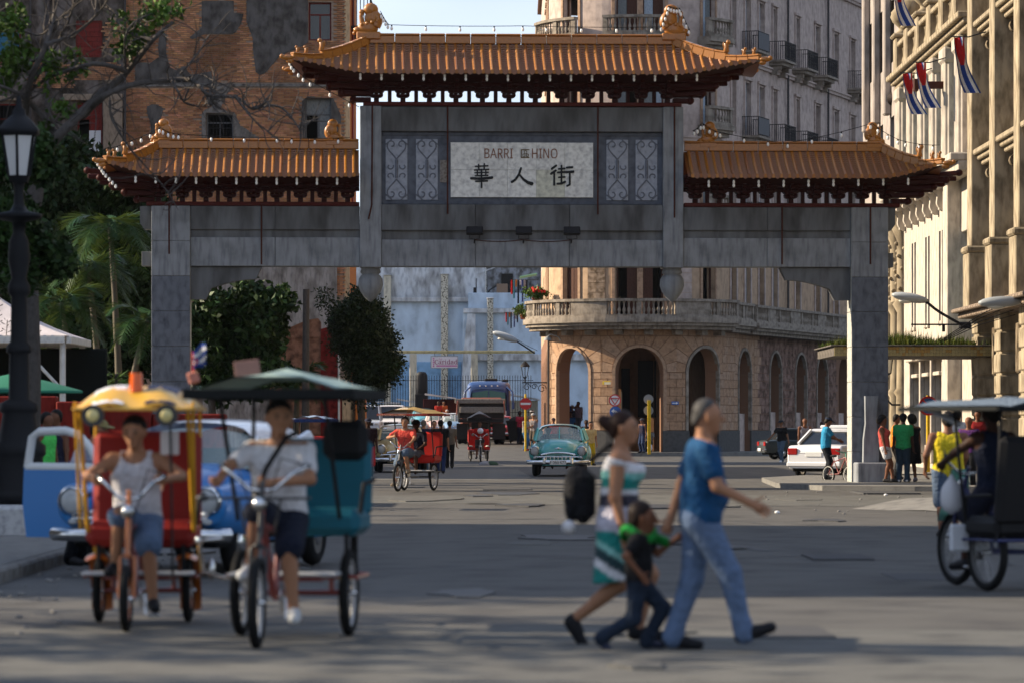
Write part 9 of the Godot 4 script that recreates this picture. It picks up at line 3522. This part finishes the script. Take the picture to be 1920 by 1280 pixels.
	var list := [
		["man in a sleeveless yellow shirt walking away at the right",1779,1006,175,{"cell": 0.022,"skin": "brown","fat": 1.18,"top": ["tank",Color(0.6,0.45,0.02)],"bottom": ["shorts",Color(0.09,0.13,0.2)],"leg": 1.0,"h": 1.72,"lh": v3(0.32,0.95,0.1),"rh": v3(-0.2,0.95,0.2)}],
		["man in black top and red shorts walking towards the camera behind the teal seat",690,899,5,{"cell": 0.026,"skin": "dark","top": ["tshirt",Color(0.025,0.012,0.016)],"bottom": ["shorts",Color(0.5,0.02,0.012)],"leg": 1.1,"h": 1.76,"cap": Color(0.03,0.03,0.05),"walk": true}],
		["man in dark clothes and cap half hidden behind the teal seat",672,893,10,{"cell": 0.03,"skin": "dark","top": ["tshirt",Color(0.03,0.03,0.05)],"bottom": ["jeans",black],"cap": Color(0.02,0.02,0.025)}],
		["man in black t-shirt and blue jeans walking away down the side street",826,887,180,{"cell": 0.028,"skin": "tan","top": ["tshirt",black],"bottom": ["jeans",Color(0.02,0.035,0.1)],"fat": 1.1,"walk": true}],
		["man in striped shirt and black trousers walking beside the black t-shirt",843,877,180,{"skin": "brown","top": ["tshirt",Color(0.13,0.11,0.09)],"bottom": ["jeans",black],"walk": true}],
		["person in a red top facing the camera behind the red tricycle",814,876,0,{"skin": "tan","top": ["tshirt",Color(0.5,0.03,0.015)],"bottom": ["jeans",Color(0.02,0.03,0.07)]}],
		["man in a navy t-shirt walking away at the red bench's side",794,884,175,{"skin": "tan","top": ["tshirt",Color(0.02,0.022,0.05)],"bottom": ["jeans",Color(0.05,0.09,0.16)],"fat": 1.15,"hair": Color(0.12,0.11,0.1)}],
		["walking man in black t-shirt, cap and torn jeans before the dark arcade",1466,867,-35,{"cell": 0.026,"skin": "tan","top": ["tshirt",Color(0.02,0.019,0.02)],"bottom": ["jeans",Color(0.1,0.15,0.21)],"shoe": Color(0.6,0.6,0.6),"cap": Color(0.03,0.03,0.035),"rh": v3(-0.45,1.0,0.2),"lh": v3(0.28,0.86,-0.1),"walk": true,"h": 1.78}],
		["man in a patterned grey vest beside the white saloon",1509,873,15,{"skin": "brown","bald": true,"fat": 1.1,"top": ["tank",Color(0.3,0.28,0.32)],"bottom": ["shorts",Color(0.1,0.3,0.38)],"h": 1.82}],
		["man in red and navy shirt behind the white saloon",1541,866,10,{"skin": "dark","bald": true,"top": ["tshirt",Color(0.12,0.015,0.025)],"bottom": ["jeans",black]}],
		["man in white polo shirt and cap behind the white saloon",1555,868,0,{"skin": "tan","top": ["tshirt",white],"bottom": ["jeans",jean],"cap": Color(0.3,0.05,0.05),"fat": 1.15}],
		["officer in pale blue shirt and black trousers looking at a phone beside the white saloon",1549,907,95,{"cell": 0.026,"skin": "brown","top": ["tshirt",Color(0.03,0.25,0.45)],"bottom": ["jeans",Color(0.012,0.014,0.02)],"shoe": black,"lh": v3(0.1,1.12,0.34),"rh": v3(-0.06,1.1,0.36),"cap": Color(0.02,0.03,0.06),"nod": 0.35,"fat": 1.1,"leh": v3(1,-0.6,-0.3),"reh": v3(-1,-0.6,-0.3),"h": 1.66}],
		["young woman in coral striped top and white shorts leaning by the right pillar",1660,913,75,{"cell": 0.026,"skin": "brown","bust": true,"curls": true,"top": ["tank",Color(0.6,0.1,0.08)],"bottom": ["shorts",Color(0.6,0.6,0.62)],"leg": 0.5,"h": 1.66,"lean": -0.12,"lf": v3(0.06,0.08,0.2),"rf": v3(-0.06,0.08,0.02)}],
		["man in green t-shirt and jeans with his back turned by the right pillar",1694,913,170,{"cell": 0.026,"skin": "dark","top": ["tshirt",Color(0.03,0.27,0.09)],"bottom": ["jeans",Color(0.025,0.045,0.07)],"shoe": Color(0.4,0.4,0.42),"cap": black,"h": 1.72,"hem": 0.15}],
		["woman in a short black dress beside the green t-shirt",1711,911,200,{"cell": 0.03,"skin": "brown","curls": true,"top": ["dress",black],"h": 1.68,"shoe": Color(0.2,0.18,0.2)}],
		["person in an orange top half hidden behind the man in green",1679,906,90,{"skin": "brown","top": ["tshirt",Color(0.6,0.2,0.02)],"bottom": ["jeans",black],"lh": v3(0.2,1.3,0.4)}],
		["man in white shirt beyond the man in yellow",1795,912,150,{"skin": "dark","top": ["tshirt",white],"bottom": ["jeans",black],"h": 1.8}],
		["bald man in purple and blue shirt beyond the no parking sign",1818,918,-20,{"skin": "brown","bald": true,"top": ["tshirt",Color(0.1,0.03,0.14)],"bottom": ["jeans",black],"h": 1.75}],
		["tall young man in red behind the man in purple",1834,898,-10,{"skin": "brown","top": ["tshirt",Color(0.3,0.02,0.02)],"bottom": ["jeans",black],"h": 1.86}],
		["woman in grey top and jeans with arms folded at the corner pavement",985,848,60,{"skin": "tan","top": ["tshirt",Color(0.3,0.28,0.25)],"bottom": ["jeans",Color(0.05,0.14,0.27)],"shoe": Color(0.3,0.02,0.02),"d": 188,"lh": v3(-0.05,1.12,0.2),"rh": v3(0.05,1.15,0.2)}],
		["man in grey vest and cap at the corner pavement",1001,845,-30,{"skin": "tan","top": ["tank",Color(0.25,0.22,0.22)],"bottom": ["shorts",Color(0.1,0.08,0.06)],"cap": Color(0.4,0.38,0.36),"d": 190,"h": 1.85,"lh": v3(-0.05,1.12,0.2),"rh": v3(0.05,1.15,0.2)}],
		["woman in pink and navy behind the no entry sign",974,840,40,{"skin": "dark","top": ["tshirt",Color(0.4,0.04,0.1)],"bottom": ["jeans",Color(0.02,0.03,0.06)],"d": 205,"h": 1.75}],
		["man in grey sweatshirt behind the no entry sign",998,838,200,{"skin": "brown","top": ["long",Color(0.18,0.19,0.18)],"bottom": ["jeans",black],"d": 204,"cap": Color(0.4,0.4,0.42),"h": 1.86}],
		["man in red cap and red shirt behind the turquoise car",1038,858,0,{"skin": "brown","top": ["tshirt",Color(0.4,0.03,0.02)],"bottom": ["jeans",black],"cap": Color(0.05,0.02,0.02),"d": 186}],
		["person in bright yellow clothes beside the turquoise car",1107,872,20,{"skin": "tan","top": ["tshirt",Color(0.55,0.42,0.2)],"bottom": ["jeans",Color(0.5,0.36,0.02)],"d": 150,"h": 1.7}],
		["man in black beyond the person in yellow",1099,862,10,{"skin": "dark","top": ["tshirt",black],"bottom": ["jeans",black],"d": 172,"h": 1.8}],
		["man in navy vest leaning by the yellow sign pole",1205,857,-40,{"skin": "brown","top": ["tank",Color(0.02,0.025,0.06)],"bottom": ["jeans",Color(0.025,0.04,0.09)],"cap": Color(0.05,0.05,0.06),"d": 190,"h": 1.72}],
		["person with cap in navy shirt on the steps inside the left arch",1063,855,30,{"skin": "tan","top": ["tshirt",Color(0.03,0.05,0.13)],"bottom": ["jeans",black],"hair": Color(0.3,0.29,0.28),"d": 203,"step": 0.95}],
		["seated looking figure in bright blue shirt inside the left arch",1070,855,-10,{"skin": "dark","top": ["tshirt",Color(0.02,0.08,0.22)],"bottom": ["jeans",Color(0.02,0.06,0.14)],"d": 201.5,"step": 0.35}],
		["person with pale headscarf inside the left arch",1073,855,10,{"skin": "tan","top": ["tshirt",Color(0.05,0.05,0.07)],"bottom": ["jeans",black],"hair": Color(0.5,0.5,0.5),"d": 204.2,"step": 0.72}],
		["man drinking in a pale patterned shirt inside the left arch",1085,855,-30,{"skin": "brown","top": ["tshirt",Color(0.25,0.18,0.22)],"bottom": ["jeans",Color(0.1,0.1,0.12)],"d": 203.5,"step": 0.9,"rh": v3(-0.08,1.5,0.2)}],
		["figure in white shirt in the dim stall behind the queue of cars",838,830,0,{"skin": "tan","top": ["tshirt",white],"bottom": ["jeans",black],"d": 235,"hair": Color(0.5,0.5,0.5)}],
		["figure in red at the dim stall",822,815,0,{"skin": "dark","top": ["tshirt",Color(0.4,0.03,0.02)],"bottom": ["jeans",black],"d": 254,"step": 0.4}],
		["figure in orange at the dim stall",832,815,0,{"skin": "brown","top": ["tshirt",Color(0.45,0.1,0.03)],"bottom": ["jeans",black],"d": 254.5,"step": 0.4}],
		["woman in neon green top beyond the blue car's open door",83,912,60,{"cell": 0.026,"skin": "brown","top": ["tank",Color(0.1,0.65,0.12)],"bottom": ["shorts",black],"d": 56,"step": 0.13,"h": 1.6}],
		["woman in dark clothes beyond the blue car's open door",108,912,-40,{"cell": 0.028,"skin": "brown","top": ["tank",Color(0.03,0.03,0.05)],"bottom": ["shorts",Color(0.05,0.05,0.12)],"d": 57,"step": 0.13,"h": 1.64}],
		["person in a lilac white shirt leaning in at the blue car",140,960,60,{"cell": 0.024,"skin": "tan","top": ["tshirt",Color(0.5,0.5,0.58)],"bottom": ["jeans",black],"d": 42.5,"lean": 0.55,"cap": Color(0.25,0.2,0.08),"h": 1.7}],
	]
	for q in list:
		var sp: Dictionary = q[4]
		if sp.get("walk", false):
			sp.merge(st)
		if not sp.has("shoe"):
			sp.shoe = Color(0.03, 0.028, 0.028)
		var p := on_ground(q[1], q[2])
		if sp.has("d"):
			var d: float = sp.d
			var xx: float = (q[1] - 960.0) * d / F
			p = v3(xx, (maxf(rise(xx, d), 0.2 if d > 180 and xx > 0.3 and d < 215 else 0.0) + sp.get("step", 0.0)), -d)
		elif p.z < -93 and p.x > 7.2 and p.z > -113:
			p.y = 0.12
		person(q[0], p, deg_to_rad(q[3]), sp)
	var seat := {"pelvis": 0.5,"lf": v3(0.12,0.08,0.42),"rf": v3(-0.12,0.08,0.4),"lh": v3(0.15,0.62,0.32),"rh": v3(-0.15,0.62,0.32),"leh": v3(1,-0.5,-0.5),"reh": v3(-1,-0.5,-0.5)}
	var sit := func(label: String, where: Vector3, turn: float, extra: Dictionary) -> void:
		var sp: Dictionary = seat.duplicate()
		sp.merge(extra, true)
		person(label, where, deg_to_rad(turn), sp)
	sit.call("seated person in grey with a white bag against the arcade pier",v3(7.0,0.2,-195.5),-10.0,{"skin": "dark","top": ["tshirt",Color(0.12,0.12,0.12)],"bottom": ["jeans",black],"shoe": black,"bald": true})
	sit.call("passenger in dark clothes and cap on the red bench",v3(-2.28,0.38,-91.7),-16.0,{"cell": 0.028,"skin": "dark","top": ["tshirt",Color(0.02,0.02,0.035)],"bottom": ["shorts",Color(0.1,0.1,0.12)],"cap": black})
	sit.call("driver at the wheel of the turquoise vintage car",v3(1.84,0.2,-119.4),-2.0,{"skin": "brown","top": ["tshirt",Color(0.06,0.05,0.05)],"lh": v3(0.12,0.85,0.4),"rh": v3(-0.12,0.85,0.4)})
	sit.call("front passenger of the turquoise vintage car",v3(1.14,0.2,-119.4),-2.0,{"skin": "dark","top": ["tshirt",Color(0.03,0.03,0.05)]})
	sit.call("driver of the sky blue vintage car",v3(-2.8,0.2,-41.3),-13.0,{"cell": 0.026,"skin": "brown","top": ["tshirt",Color(0.3,0.3,0.32)],"lh": v3(0.12,0.85,0.4),"rh": v3(-0.12,0.85,0.4)})
	b = MB.new()
	b.ball(Vector3.ZERO, v3(0.13, 0.2, 0.1), 10)
	b.tube([v3(-0.03, 0.18, 0), v3(0, 0.34, 0), v3(0.03, 0.18, 0)], 0.015, 5)
	single("plastic_bag",b,mats["thin white plastic"],"white bag between the knees of the seated person","bag",v3(7.0,0.45,-194.9))

# ---------------------------------------------------------------- lamps, signs and other small things
func round_sign(o: Node3D, p: Vector3, r: float, m: Material) -> void:
	var b := MB.new()
	b.tube([p + v3(0, 0, -0.01), p + v3(0, 0, 0.012)], r, 24)
	part("disc", b, m, o)

func build_small_things() -> void:
	var iron: Material = mats["iron"]
	var yellow := mat("yellow pole paint", Color(0.62, 0.4, 0.02), 0.5, "wear", v3(0.5, 1, 0.5))
	var red := mat("sign red", Color(0.5, 0.015, 0.015), 0.45)
	var wht := mat("sign face white", Color(0.72, 0.7, 0.68), 0.45)
	var blu := mat("sign blue", Color(0.015, 0.1, 0.36), 0.45)
	var lp := thing("street_lamp","black cast iron street lamp with a white glazed lantern at the left edge","street lamp",v3(-6.58,0.13,-51.2))
	var blk := mat("cast iron", Color(0.012, 0.012, 0.013), 0.55)
	var b := MB.new()
	b.lathe([w2(0.001,0),w2(0.42,0.0),w2(0.42,0.16),w2(0.34,0.2),w2(0.32,0.62),w2(0.36,0.66),w2(0.36,0.78),w2(0.28,0.84),w2(0.22,1.2),w2(0.26,1.24),w2(0.26,1.34),w2(0.14,1.4),w2(0.13,2.0),w2(0.17,2.02),w2(0.17,2.1),w2(0.115,2.16),w2(0.105,2.75),w2(0.15,2.8),w2(0.15,2.9),w2(0.1,3.0),w2(0.15,3.25),w2(0.13,3.5),w2(0.08,3.6),w2(0.09,3.75),w2(0.3,3.8),w2(0.32,3.86),w2(0.12,3.9),w2(0.07,4.0),w2(0.06,4.2),w2(0.09,4.28)],16)
	part("post", b, blk, lp)
	b = MB.new()
	b.lathe([w2(0.13, 4.28), w2(0.15, 4.34), w2(0.16, 4.37)], 6)
	for k in 6:
		var a := k * PI / 3
		b.tube([v3(sin(a) * 0.15, 4.36, cos(a) * 0.15), v3(sin(a) * 0.24, 4.92, cos(a) * 0.24)], 0.02, 5)
	b.lathe([w2(0.25,4.9),w2(0.3,4.93),w2(0.3,4.99),w2(0.2,5.1),w2(0.1,5.18),w2(0.09,5.25),w2(0.05,5.28),w2(0.04,5.4),w2(0.001,5.45)],6)
	part("lantern_frame", b, blk, lp)
	for k in 6:
		b = MB.new()
		var a0 := k * PI / 3
		var a1 := a0 + PI / 3
		b.quad(v3(sin(a0) * 0.14,4.37,cos(a0) * 0.14),v3(sin(a1) * 0.14,4.37,cos(a1) * 0.14),v3(sin(a1) * 0.23,4.9,cos(a1) * 0.23),v3(sin(a0) * 0.23,4.9,cos(a0) * 0.23))
		var pm := mat("opal glass", Color(0.72, 0.71, 0.68), 0.3)
		pm.backlight_enabled = true
		pm.backlight = Color(0.7, 0.7, 0.7)
		part("pane", b, pm, lp)
	b = MB.new()
	b.br(-9.6, 0, -53.2, -6.3, 0.5, -49.7, 0.04)
	single("plinth",b,mat("white plinth",Color(0.45,0.44,0.44),0.85,"wear",v3(1,1,1)),"low white plinth under the cast iron street lamp","plinth")
	lp.position.y = 0.5
	b = MB.new()
	b.tube([v3(0, 0, 0), v3(0.03, 5.8, 0)], [0.13, 0.1], 8)
	single("utility_pole",b,mat("weathered pole",Color(0.1,0.085,0.075),0.9,"wear",v3(0.4,2,0.4)),"brown utility pole in front of the pink wall","pole",at(572,798,120) * v3(1,0,1))
	var o := thing("road_sign","red no entry disc on a yellow pole at the corner","road sign",v3((985.5 - 960.0) * 187 / F,0.2,-187))
	b = MB.new()
	b.tube([Vector3.ZERO, v3(0, 2.9, 0)], 0.05, 8)
	part("pole", b, yellow, o)
	round_sign(o, v3(0, 2.42, 0.07), 0.29, red)
	b = MB.new()
	b.br(-0.24, 2.375, 0.084, 0.24, 2.475, 0.088)
	part("white_bar", b, wht, o)
	o = thing("road_sign","white and red triangle stop disc above a blue left arrow disc on the arcade","road sign",v3((1153 - 960.0) * 194.5 / F,0.2,-194.5))
	b = MB.new()
	b.tube([Vector3.ZERO, v3(0, 2.9, 0)], 0.04, 8)
	part("pole", b, mat("grey pole", Color(0.25, 0.25, 0.25), 0.6), o)
	round_sign(o, v3(0, 2.64, 0.05), 0.31, red)
	round_sign(o, v3(0, 2.64, 0.06), 0.25, wht)
	b = MB.new()
	var tri := [w2(-0.21, 2.75), w2(0.21, 2.75), w2(0, 2.42)]
	for k in 3:
		var p0: Vector2 = tri[k]
		var p1: Vector2 = tri[(k + 1) % 3]
		b.beam(v3(p0.x, p0.y, 0.076 + 0.001 * k), v3(p1.x, p1.y, 0.076 + 0.001 * k), 0.006, 0.05)
	part("triangle", b, red, o)
	part_mesh("letters", lettering("PARE", 0.1, 0.004), mat("plate ink", Color(0.02, 0.02, 0.02), 0.5), o, v3(0, 2.68, 0.08))
	round_sign(o, v3(0.02, 2.05, 0.05), 0.29, blu)
	b = MB.new()
	b.prism(pv2([w2(-0.19,2.1),w2(-0.04,2.22),w2(-0.04,2.14),w2(0.08,2.12),w2(0.15,2.02),w2(0.16,1.9),w2(0.08,1.92),w2(0.06,2.0),w2(0.0,2.05),w2(-0.04,2.06),w2(-0.04,1.98)]),0.064,0.068)
	part("arrow", b, wht, o)
	o = thing("road_sign","yellow sign pole showing the grey backs of two discs, beside the arcade","road sign",v3((1217.5 - 960.0) * 188 / F,0.15,-188))
	b = MB.new()
	b.br(-0.08, 0, -0.06, 0.08, 2.65, 0.06, 0.01)
	part("pole", b, yellow, o)
	round_sign(o, v3(-0.03, 2.7, -0.09), 0.24, mats["grey pole"])
	round_sign(o, v3(-0.03, 2.15, -0.09), 0.24, mats["grey pole"])
	o = thing("road_sign", "blue no parking disc with red rim on a yellow pole at the right", "road sign", v3(12.8, 0.13, -118))
	b = MB.new()
	b.tube([v3(0, 0, 0), v3(0, 2.35, 0)], 0.06, 8)
	part("pole", b, yellow, o)
	round_sign(o, v3(0, 2.03, 0.08), 0.3, red)
	round_sign(o, v3(0, 2.03, 0.09), 0.235, blu)
	b = MB.new()
	b.beam(v3(-0.17, 2.2, 0.104), v3(0.17, 1.86, 0.104), 0.006, 0.055)
	part("slash", b, red, o)
	b = MB.new()
	b.br(-0.2, -0.08, 0, 0.2, 0.08, 0.02, 0.004)
	o = thing("street_plaque","small blue plaque with a white right arrow on the arcade pier","plaque",v3(8.38,2.72,-197.2),0.4)
	part("plate", b, blu, o)
	b = MB.new()
	b.prism(pv2([w2(-0.17,0.02),w2(0.05,0.02),w2(0.05,0.06),w2(0.17,0),w2(0.05,-0.06),w2(0.05,-0.02),w2(-0.17,-0.02)]),0.021,0.024)
	part("arrow", b, wht, o)
	o = thing("street_plaque", "small yellow and cream plaque left of the central arch", "plaque", v3(4.85, 3.76, -197.15), -0.36)
	b = MB.new()
	b.br(-0.2, -0.09, 0, 0.24, 0.09, 0.02, 0.004)
	part("plate", b, mat("cream plate", Color(0.55, 0.5, 0.38), 0.5), o)
	b = MB.new()
	b.br(-0.2, -0.088, 0.021, -0.12, 0.088, 0.024)
	b.br(-0.11, 0.04, 0.021, 0.235, 0.088, 0.024)
	part("yellow_mark", b, mat("plate yellow", Color(0.6, 0.42, 0.03), 0.5), o)
	o = thing("wall_lantern","black lantern on a scrolled iron bracket at the corner of the arcaded building","lantern",v3(1.95,3.75,-206))
	b = MB.new()
	b.lathe([w2(0.03, 0.0), w2(0.1, 0.08), w2(0.13, 0.12)], 6, v3(-1.25, 0.3, 0))
	b.lathe([w2(0.3, 0.66), w2(0.28, 0.74), w2(0.1, 0.92), w2(0.001, 0.98)], 6, v3(-1.25, 0.3, 0))
	for k in 6:
		var a := k * PI / 3
		b.tube([v3(-1.25 + sin(a) * 0.12, 0.42, cos(a) * 0.12), v3(-1.25 + sin(a) * 0.22, 0.98, cos(a) * 0.22)], 0.02, 4)
	b.tube([v3(0, 0.12, 0), v3(-1.4, 0.12, 0)], 0.035, 5)
	b.tube([v3(-1.25, 0.12, 0), v3(-1.25, 0.32, 0)], 0.04, 5)
	for q in [[-1.15, -0.12, 0.2], [-0.75, -0.1, 0.16], [-0.35, -0.2, 0.24]]:
		var pts := []
		for k in 14:
			var a: float = k * 0.62
			pts.append(v3(q[0] + cos(a) * q[2] * (1 - k * 0.05), q[1] + sin(a) * q[2] * (1 - k * 0.05), 0))
		b.tube(pts, 0.022, 4)
	part("frame", b, iron, o)
	o = thing("wall_lamp", "small hooded wall lamp under the corner balcony", "lamp", v3(2.4, 5.95, -198.3))
	b = MB.new()
	b.lathe([w2(0.2, 0), w2(0.17, 0.12), w2(0.06, 0.2), w2(0.001, 0.22)], 12, v3(-0.55, 0, 0))
	b.tube([v3(-0.55, 0.2, 0), v3(-0.4, 0.3, 0), v3(0, 0.18, -0.1), v3(0.1, 0.0, -0.2)], 0.03, 6)
	part("hood", b, mats["grey pole"], o)
	var hm := mat("lamp head grey", Color(0.3, 0.32, 0.33), 0.45)
	for q in [
		["cobra head street light on a long arm above the grassy canopy",[[1693,556],[1730,562],[1762,585],[1810,612]],110.0,0.14,0.55],
		["street light head reaching in at the right edge above the cornice",[[1860,567],[1905,565],[1935,572]],100.0,0.15,0.6],
		["street light on twin arms reaching out from the corner building",[[938,628],[962,636],[985,650],[1003,662]],197.0,0.2,0.7],
	]:
		o = thing("street_light", q[0], "street light")
		b = MB.new()
		var pts := []
		for p in q[1]:
			pts.append(at(p[0], p[1], q[2]))
		var fine := []
		for k in pts.size() - 1:
			for j in 4:
				fine.append((pts[k] as Vector3).cubic_interpolate(pts[k + 1],pts[maxi(0,k - 1)],pts[mini(k + 2,pts.size() - 1)],j / 4.0))
		fine.append(pts[-1])
		b.tube(fine, 0.045, 6)
		part("arm", b, iron, o)
		b = MB.new()
		var dir: Vector3 = (pts[1] - pts[0]).normalized()
		b.t = Transform3D(Basis(dir, Vector3.UP, dir.cross(Vector3.UP).normalized()), pts[0] + dir * q[4] * 0.4)
		b.ball(Vector3.ZERO, v3(q[4], q[3], 0.2), 12)
		part("lamp_head", b, hm, o)
		b = MB.new()
		b.t = Transform3D(Basis(), pts[0] + dir * q[4] * 0.2 - v3(0, q[3] * 0.75, 0))
		b.ball(Vector3.ZERO, v3(q[4] * 0.42, 0.08, 0.14), 10)
		part("lamp_glass", b, mats["milky glass"], o)
	b = MB.new()
	b.bar(at(1709, 610, 111) - v3(0, 0, 0.04), at(1812, 607, 111) + v3(0, 0, 0.04), 0.01)
	b.tube([at(1770, 608, 111), at(1770, 622, 111)], 0.05, 6)
	b.box(at(1810, 610, 111), v3(0.34, 0.2, 0.2), 0.03)
	single("bracket_arm", b, iron, "black horizontal bracket arm above the canopy grass", "bracket")
	o = thing("bicycle","small bicycle with green handlebars beside the officer in blue","bicycle",on_ground(1577,908) + v3(0,0,-0.4),deg_to_rad(35))
	cycle_wheel(o, v3(0, 0.26, 0.4), 0.26, mats["white paint"], 0.05)
	cycle_wheel(o, v3(0, 0.26, -0.45), 0.26, mats["white paint"], 0.05)
	b = MB.new()
	b.tube([v3(0, 0.26, 0.4), v3(0, 0.72, 0.26), v3(0, 0.6, -0.2), v3(0, 0.28, -0.02), v3(0, 0.7, 0.26)], 0.018, 6)
	b.tube([v3(0, 0.26, -0.45), v3(0, 0.28, -0.02)], 0.014, 6)
	b.tube([v3(0, 0.26, -0.45), v3(0, 0.62, -0.22), v3(0, 0.72, -0.24)], 0.014, 6)
	part("frame", b, mats["red enamel"], o)
	b = MB.new()
	b.tube([v3(-0.26, 0.9, 0.16), v3(-0.1, 0.84, 0.26), v3(0.1, 0.84, 0.26), v3(0.26, 0.9, 0.16)], 0.016, 6)
	b.tube([v3(0, 0.7, 0.27), v3(0, 0.84, 0.26)], 0.016, 6)
	part("handlebar", b, mat("sea green paint", Color(0.1, 0.3, 0.22), 0.5), o)
	b = MB.new()
	b.ball(v3(0, 0.75, -0.24), v3(0.07, 0.035, 0.12), 8)
	part("saddle", b, mats["black rubber"], o)
	for q in [[912,871,Color(0.05,0.09,0.06),"dark green sack lying on the road before the grey tarpaulin tricycle"],[920,871,Color(0.3,0.3,0.32),"crumpled grey sack beside the dark green sack on the road"]]:
		b = MB.new()
		b.sheet(8, 12, func(a, k):
			var el: float = a * PI * 0.5
			var r: float = 0.22 * cos(el) * (1 + 0.18 * sin(k * 25.0) * cos(el * 3))
			return v3(sin(k * TAU) * r * 1.2, sin(el) * 0.16, cos(k * TAU) * r), true, true)
		single("sack",b,cloth("sack %d" % int(q[2].b * 100),q[2]),q[3],"sack",on_ground(q[0] + (10 if q[2].b < 0.1 else -10),q[1]))
	for q in [[1003,553,"green potted plant at the end of the corner balcony",0.45],[1012,556,"potted plant with red flowers on the corner balcony",0.35],[980,586,"trailing green plant on the balcony further down the street",0.45]]:
		o = thing("potted_plant", q[2], "plant", at(q[0], q[1], 200.0 if q[0] > 990 else 222.0))
		b = MB.new()
		b.lathe([w2(0.001, -0.4), w2(0.13, -0.4), w2(0.18, -0.1), w2(0.16, -0.1)], 10)
		part("pot", b, mat("terracotta", Color(0.3, 0.1, 0.05), 0.85), o)
		crown(o,[[v3(0,0.1,0),v3(q[3] * 1.5,q[3] * 0.9,q[3])]],70,leaf_clump(8,0.1,0.16,0.04,21),mats["yellow green leaf"],0.7)
		if q[0] == 1012:
			b = MB.new()
			for k in 9:
				b.ball(v3(rng.randf_range(-0.4, 0.3), rng.randf_range(0.1, 0.5), rng.randf_range(0.1, 0.4)), v3(0.08, 0.09, 0.08), 6)
			part("flowers", b, mat("red petals", Color(0.6, 0.03, 0.02), 0.6), o)
	var cols := [Color(0.02,0.02,0.03),Color(0.6,0.6,0.62),Color(0.03,0.05,0.2),Color(0.4,0.36,0.4),Color(0.03,0.03,0.04),Color(0.5,0.02,0.02),Color(0.1,0.35,0.5),Color(0.6,0.25,0.03)]
	for q in [[958, 525, 990, 45, 231.0, "upper"], [948, 586, 972, 30, 224.0, "lower"]]:
		var wl := thing("washing_line","%s line of washing hung out from the side street balconies" % q[5],"washing line",Vector3.ZERO)
		b = MB.new()
		b.tube([at(q[0] - 3, q[1], q[4]), at(q[2] + 20, q[1], q[4])], 0.02, 4)
		part("line", b, iron, wl)
		for k in 8:
			var x0: float = lerpf(q[0], q[2], k / 8.0)
			var x1: float = lerpf(q[0], q[2], (k + 0.85) / 8.0)
			var hh: float = q[3] * (0.6 + 0.4 * sin(k * 2.7))
			b = MB.new()
			b.sheet(5, 4, func(a, w):
				var p := at(lerpf(x0, x1, w), q[1] + hh * a, q[4])
				return p + v3(0, 0, 0.06 * sin(w * 6 + k) + 0.05 * a))
			part("garment", b, cloth("washing %d" % k, cols[(k + int(q[1])) % 8]), wl)
	b = MB.new()
	b.prism(pv2([w2(-0.5, 0.05), w2(0.55, 0.25), w2(0.55, 0.2), w2(-0.5, 0.0)]), -2.5, 0.5)
	single("awning",b,mat("mint awning",Color(0.2,0.5,0.4),0.7),"mint green awning high on the side street, above the washing","awning",at(990,520,235))
	for q in [[[1905,590],[1840,608],[1770,640],105.0,"bundle of overhead cables sagging across the right hand cornice"],[[960,630],[985,646],[1008,657],199.0,"cable running to the corner building under its balcony"]]:
		b = MB.new()
		for k in 4:
			var off := v3(0, k * 0.09, 0)
			b.tube([at(q[0][0],q[0][1],q[3]) + off * 1.6,at(q[1][0],q[1][1],q[3]) + off,at(q[2][0],q[2][1],q[3]) + off * 0.3],0.012,4)
			if q[3] > 150:
				break
		single("overhead_cable", b, mats["black cable"], q[4], "cable")
	for q in [[1662, 929], [1458, 962], [1560, 905]]:
		b = MB.new()
		b.ball(v3(0, 0.02, 0), v3(0.05, 0.03, 0.04), 8)
		single("paper_litter",b,wht,{1662: "crumpled white paper on the lit road before the island kerb",1458: "scrap of white paper alone on the open road",1560: "white scrap lying beside the bicycle"}[q[0]],"litter",on_ground(q[0],q[1]))
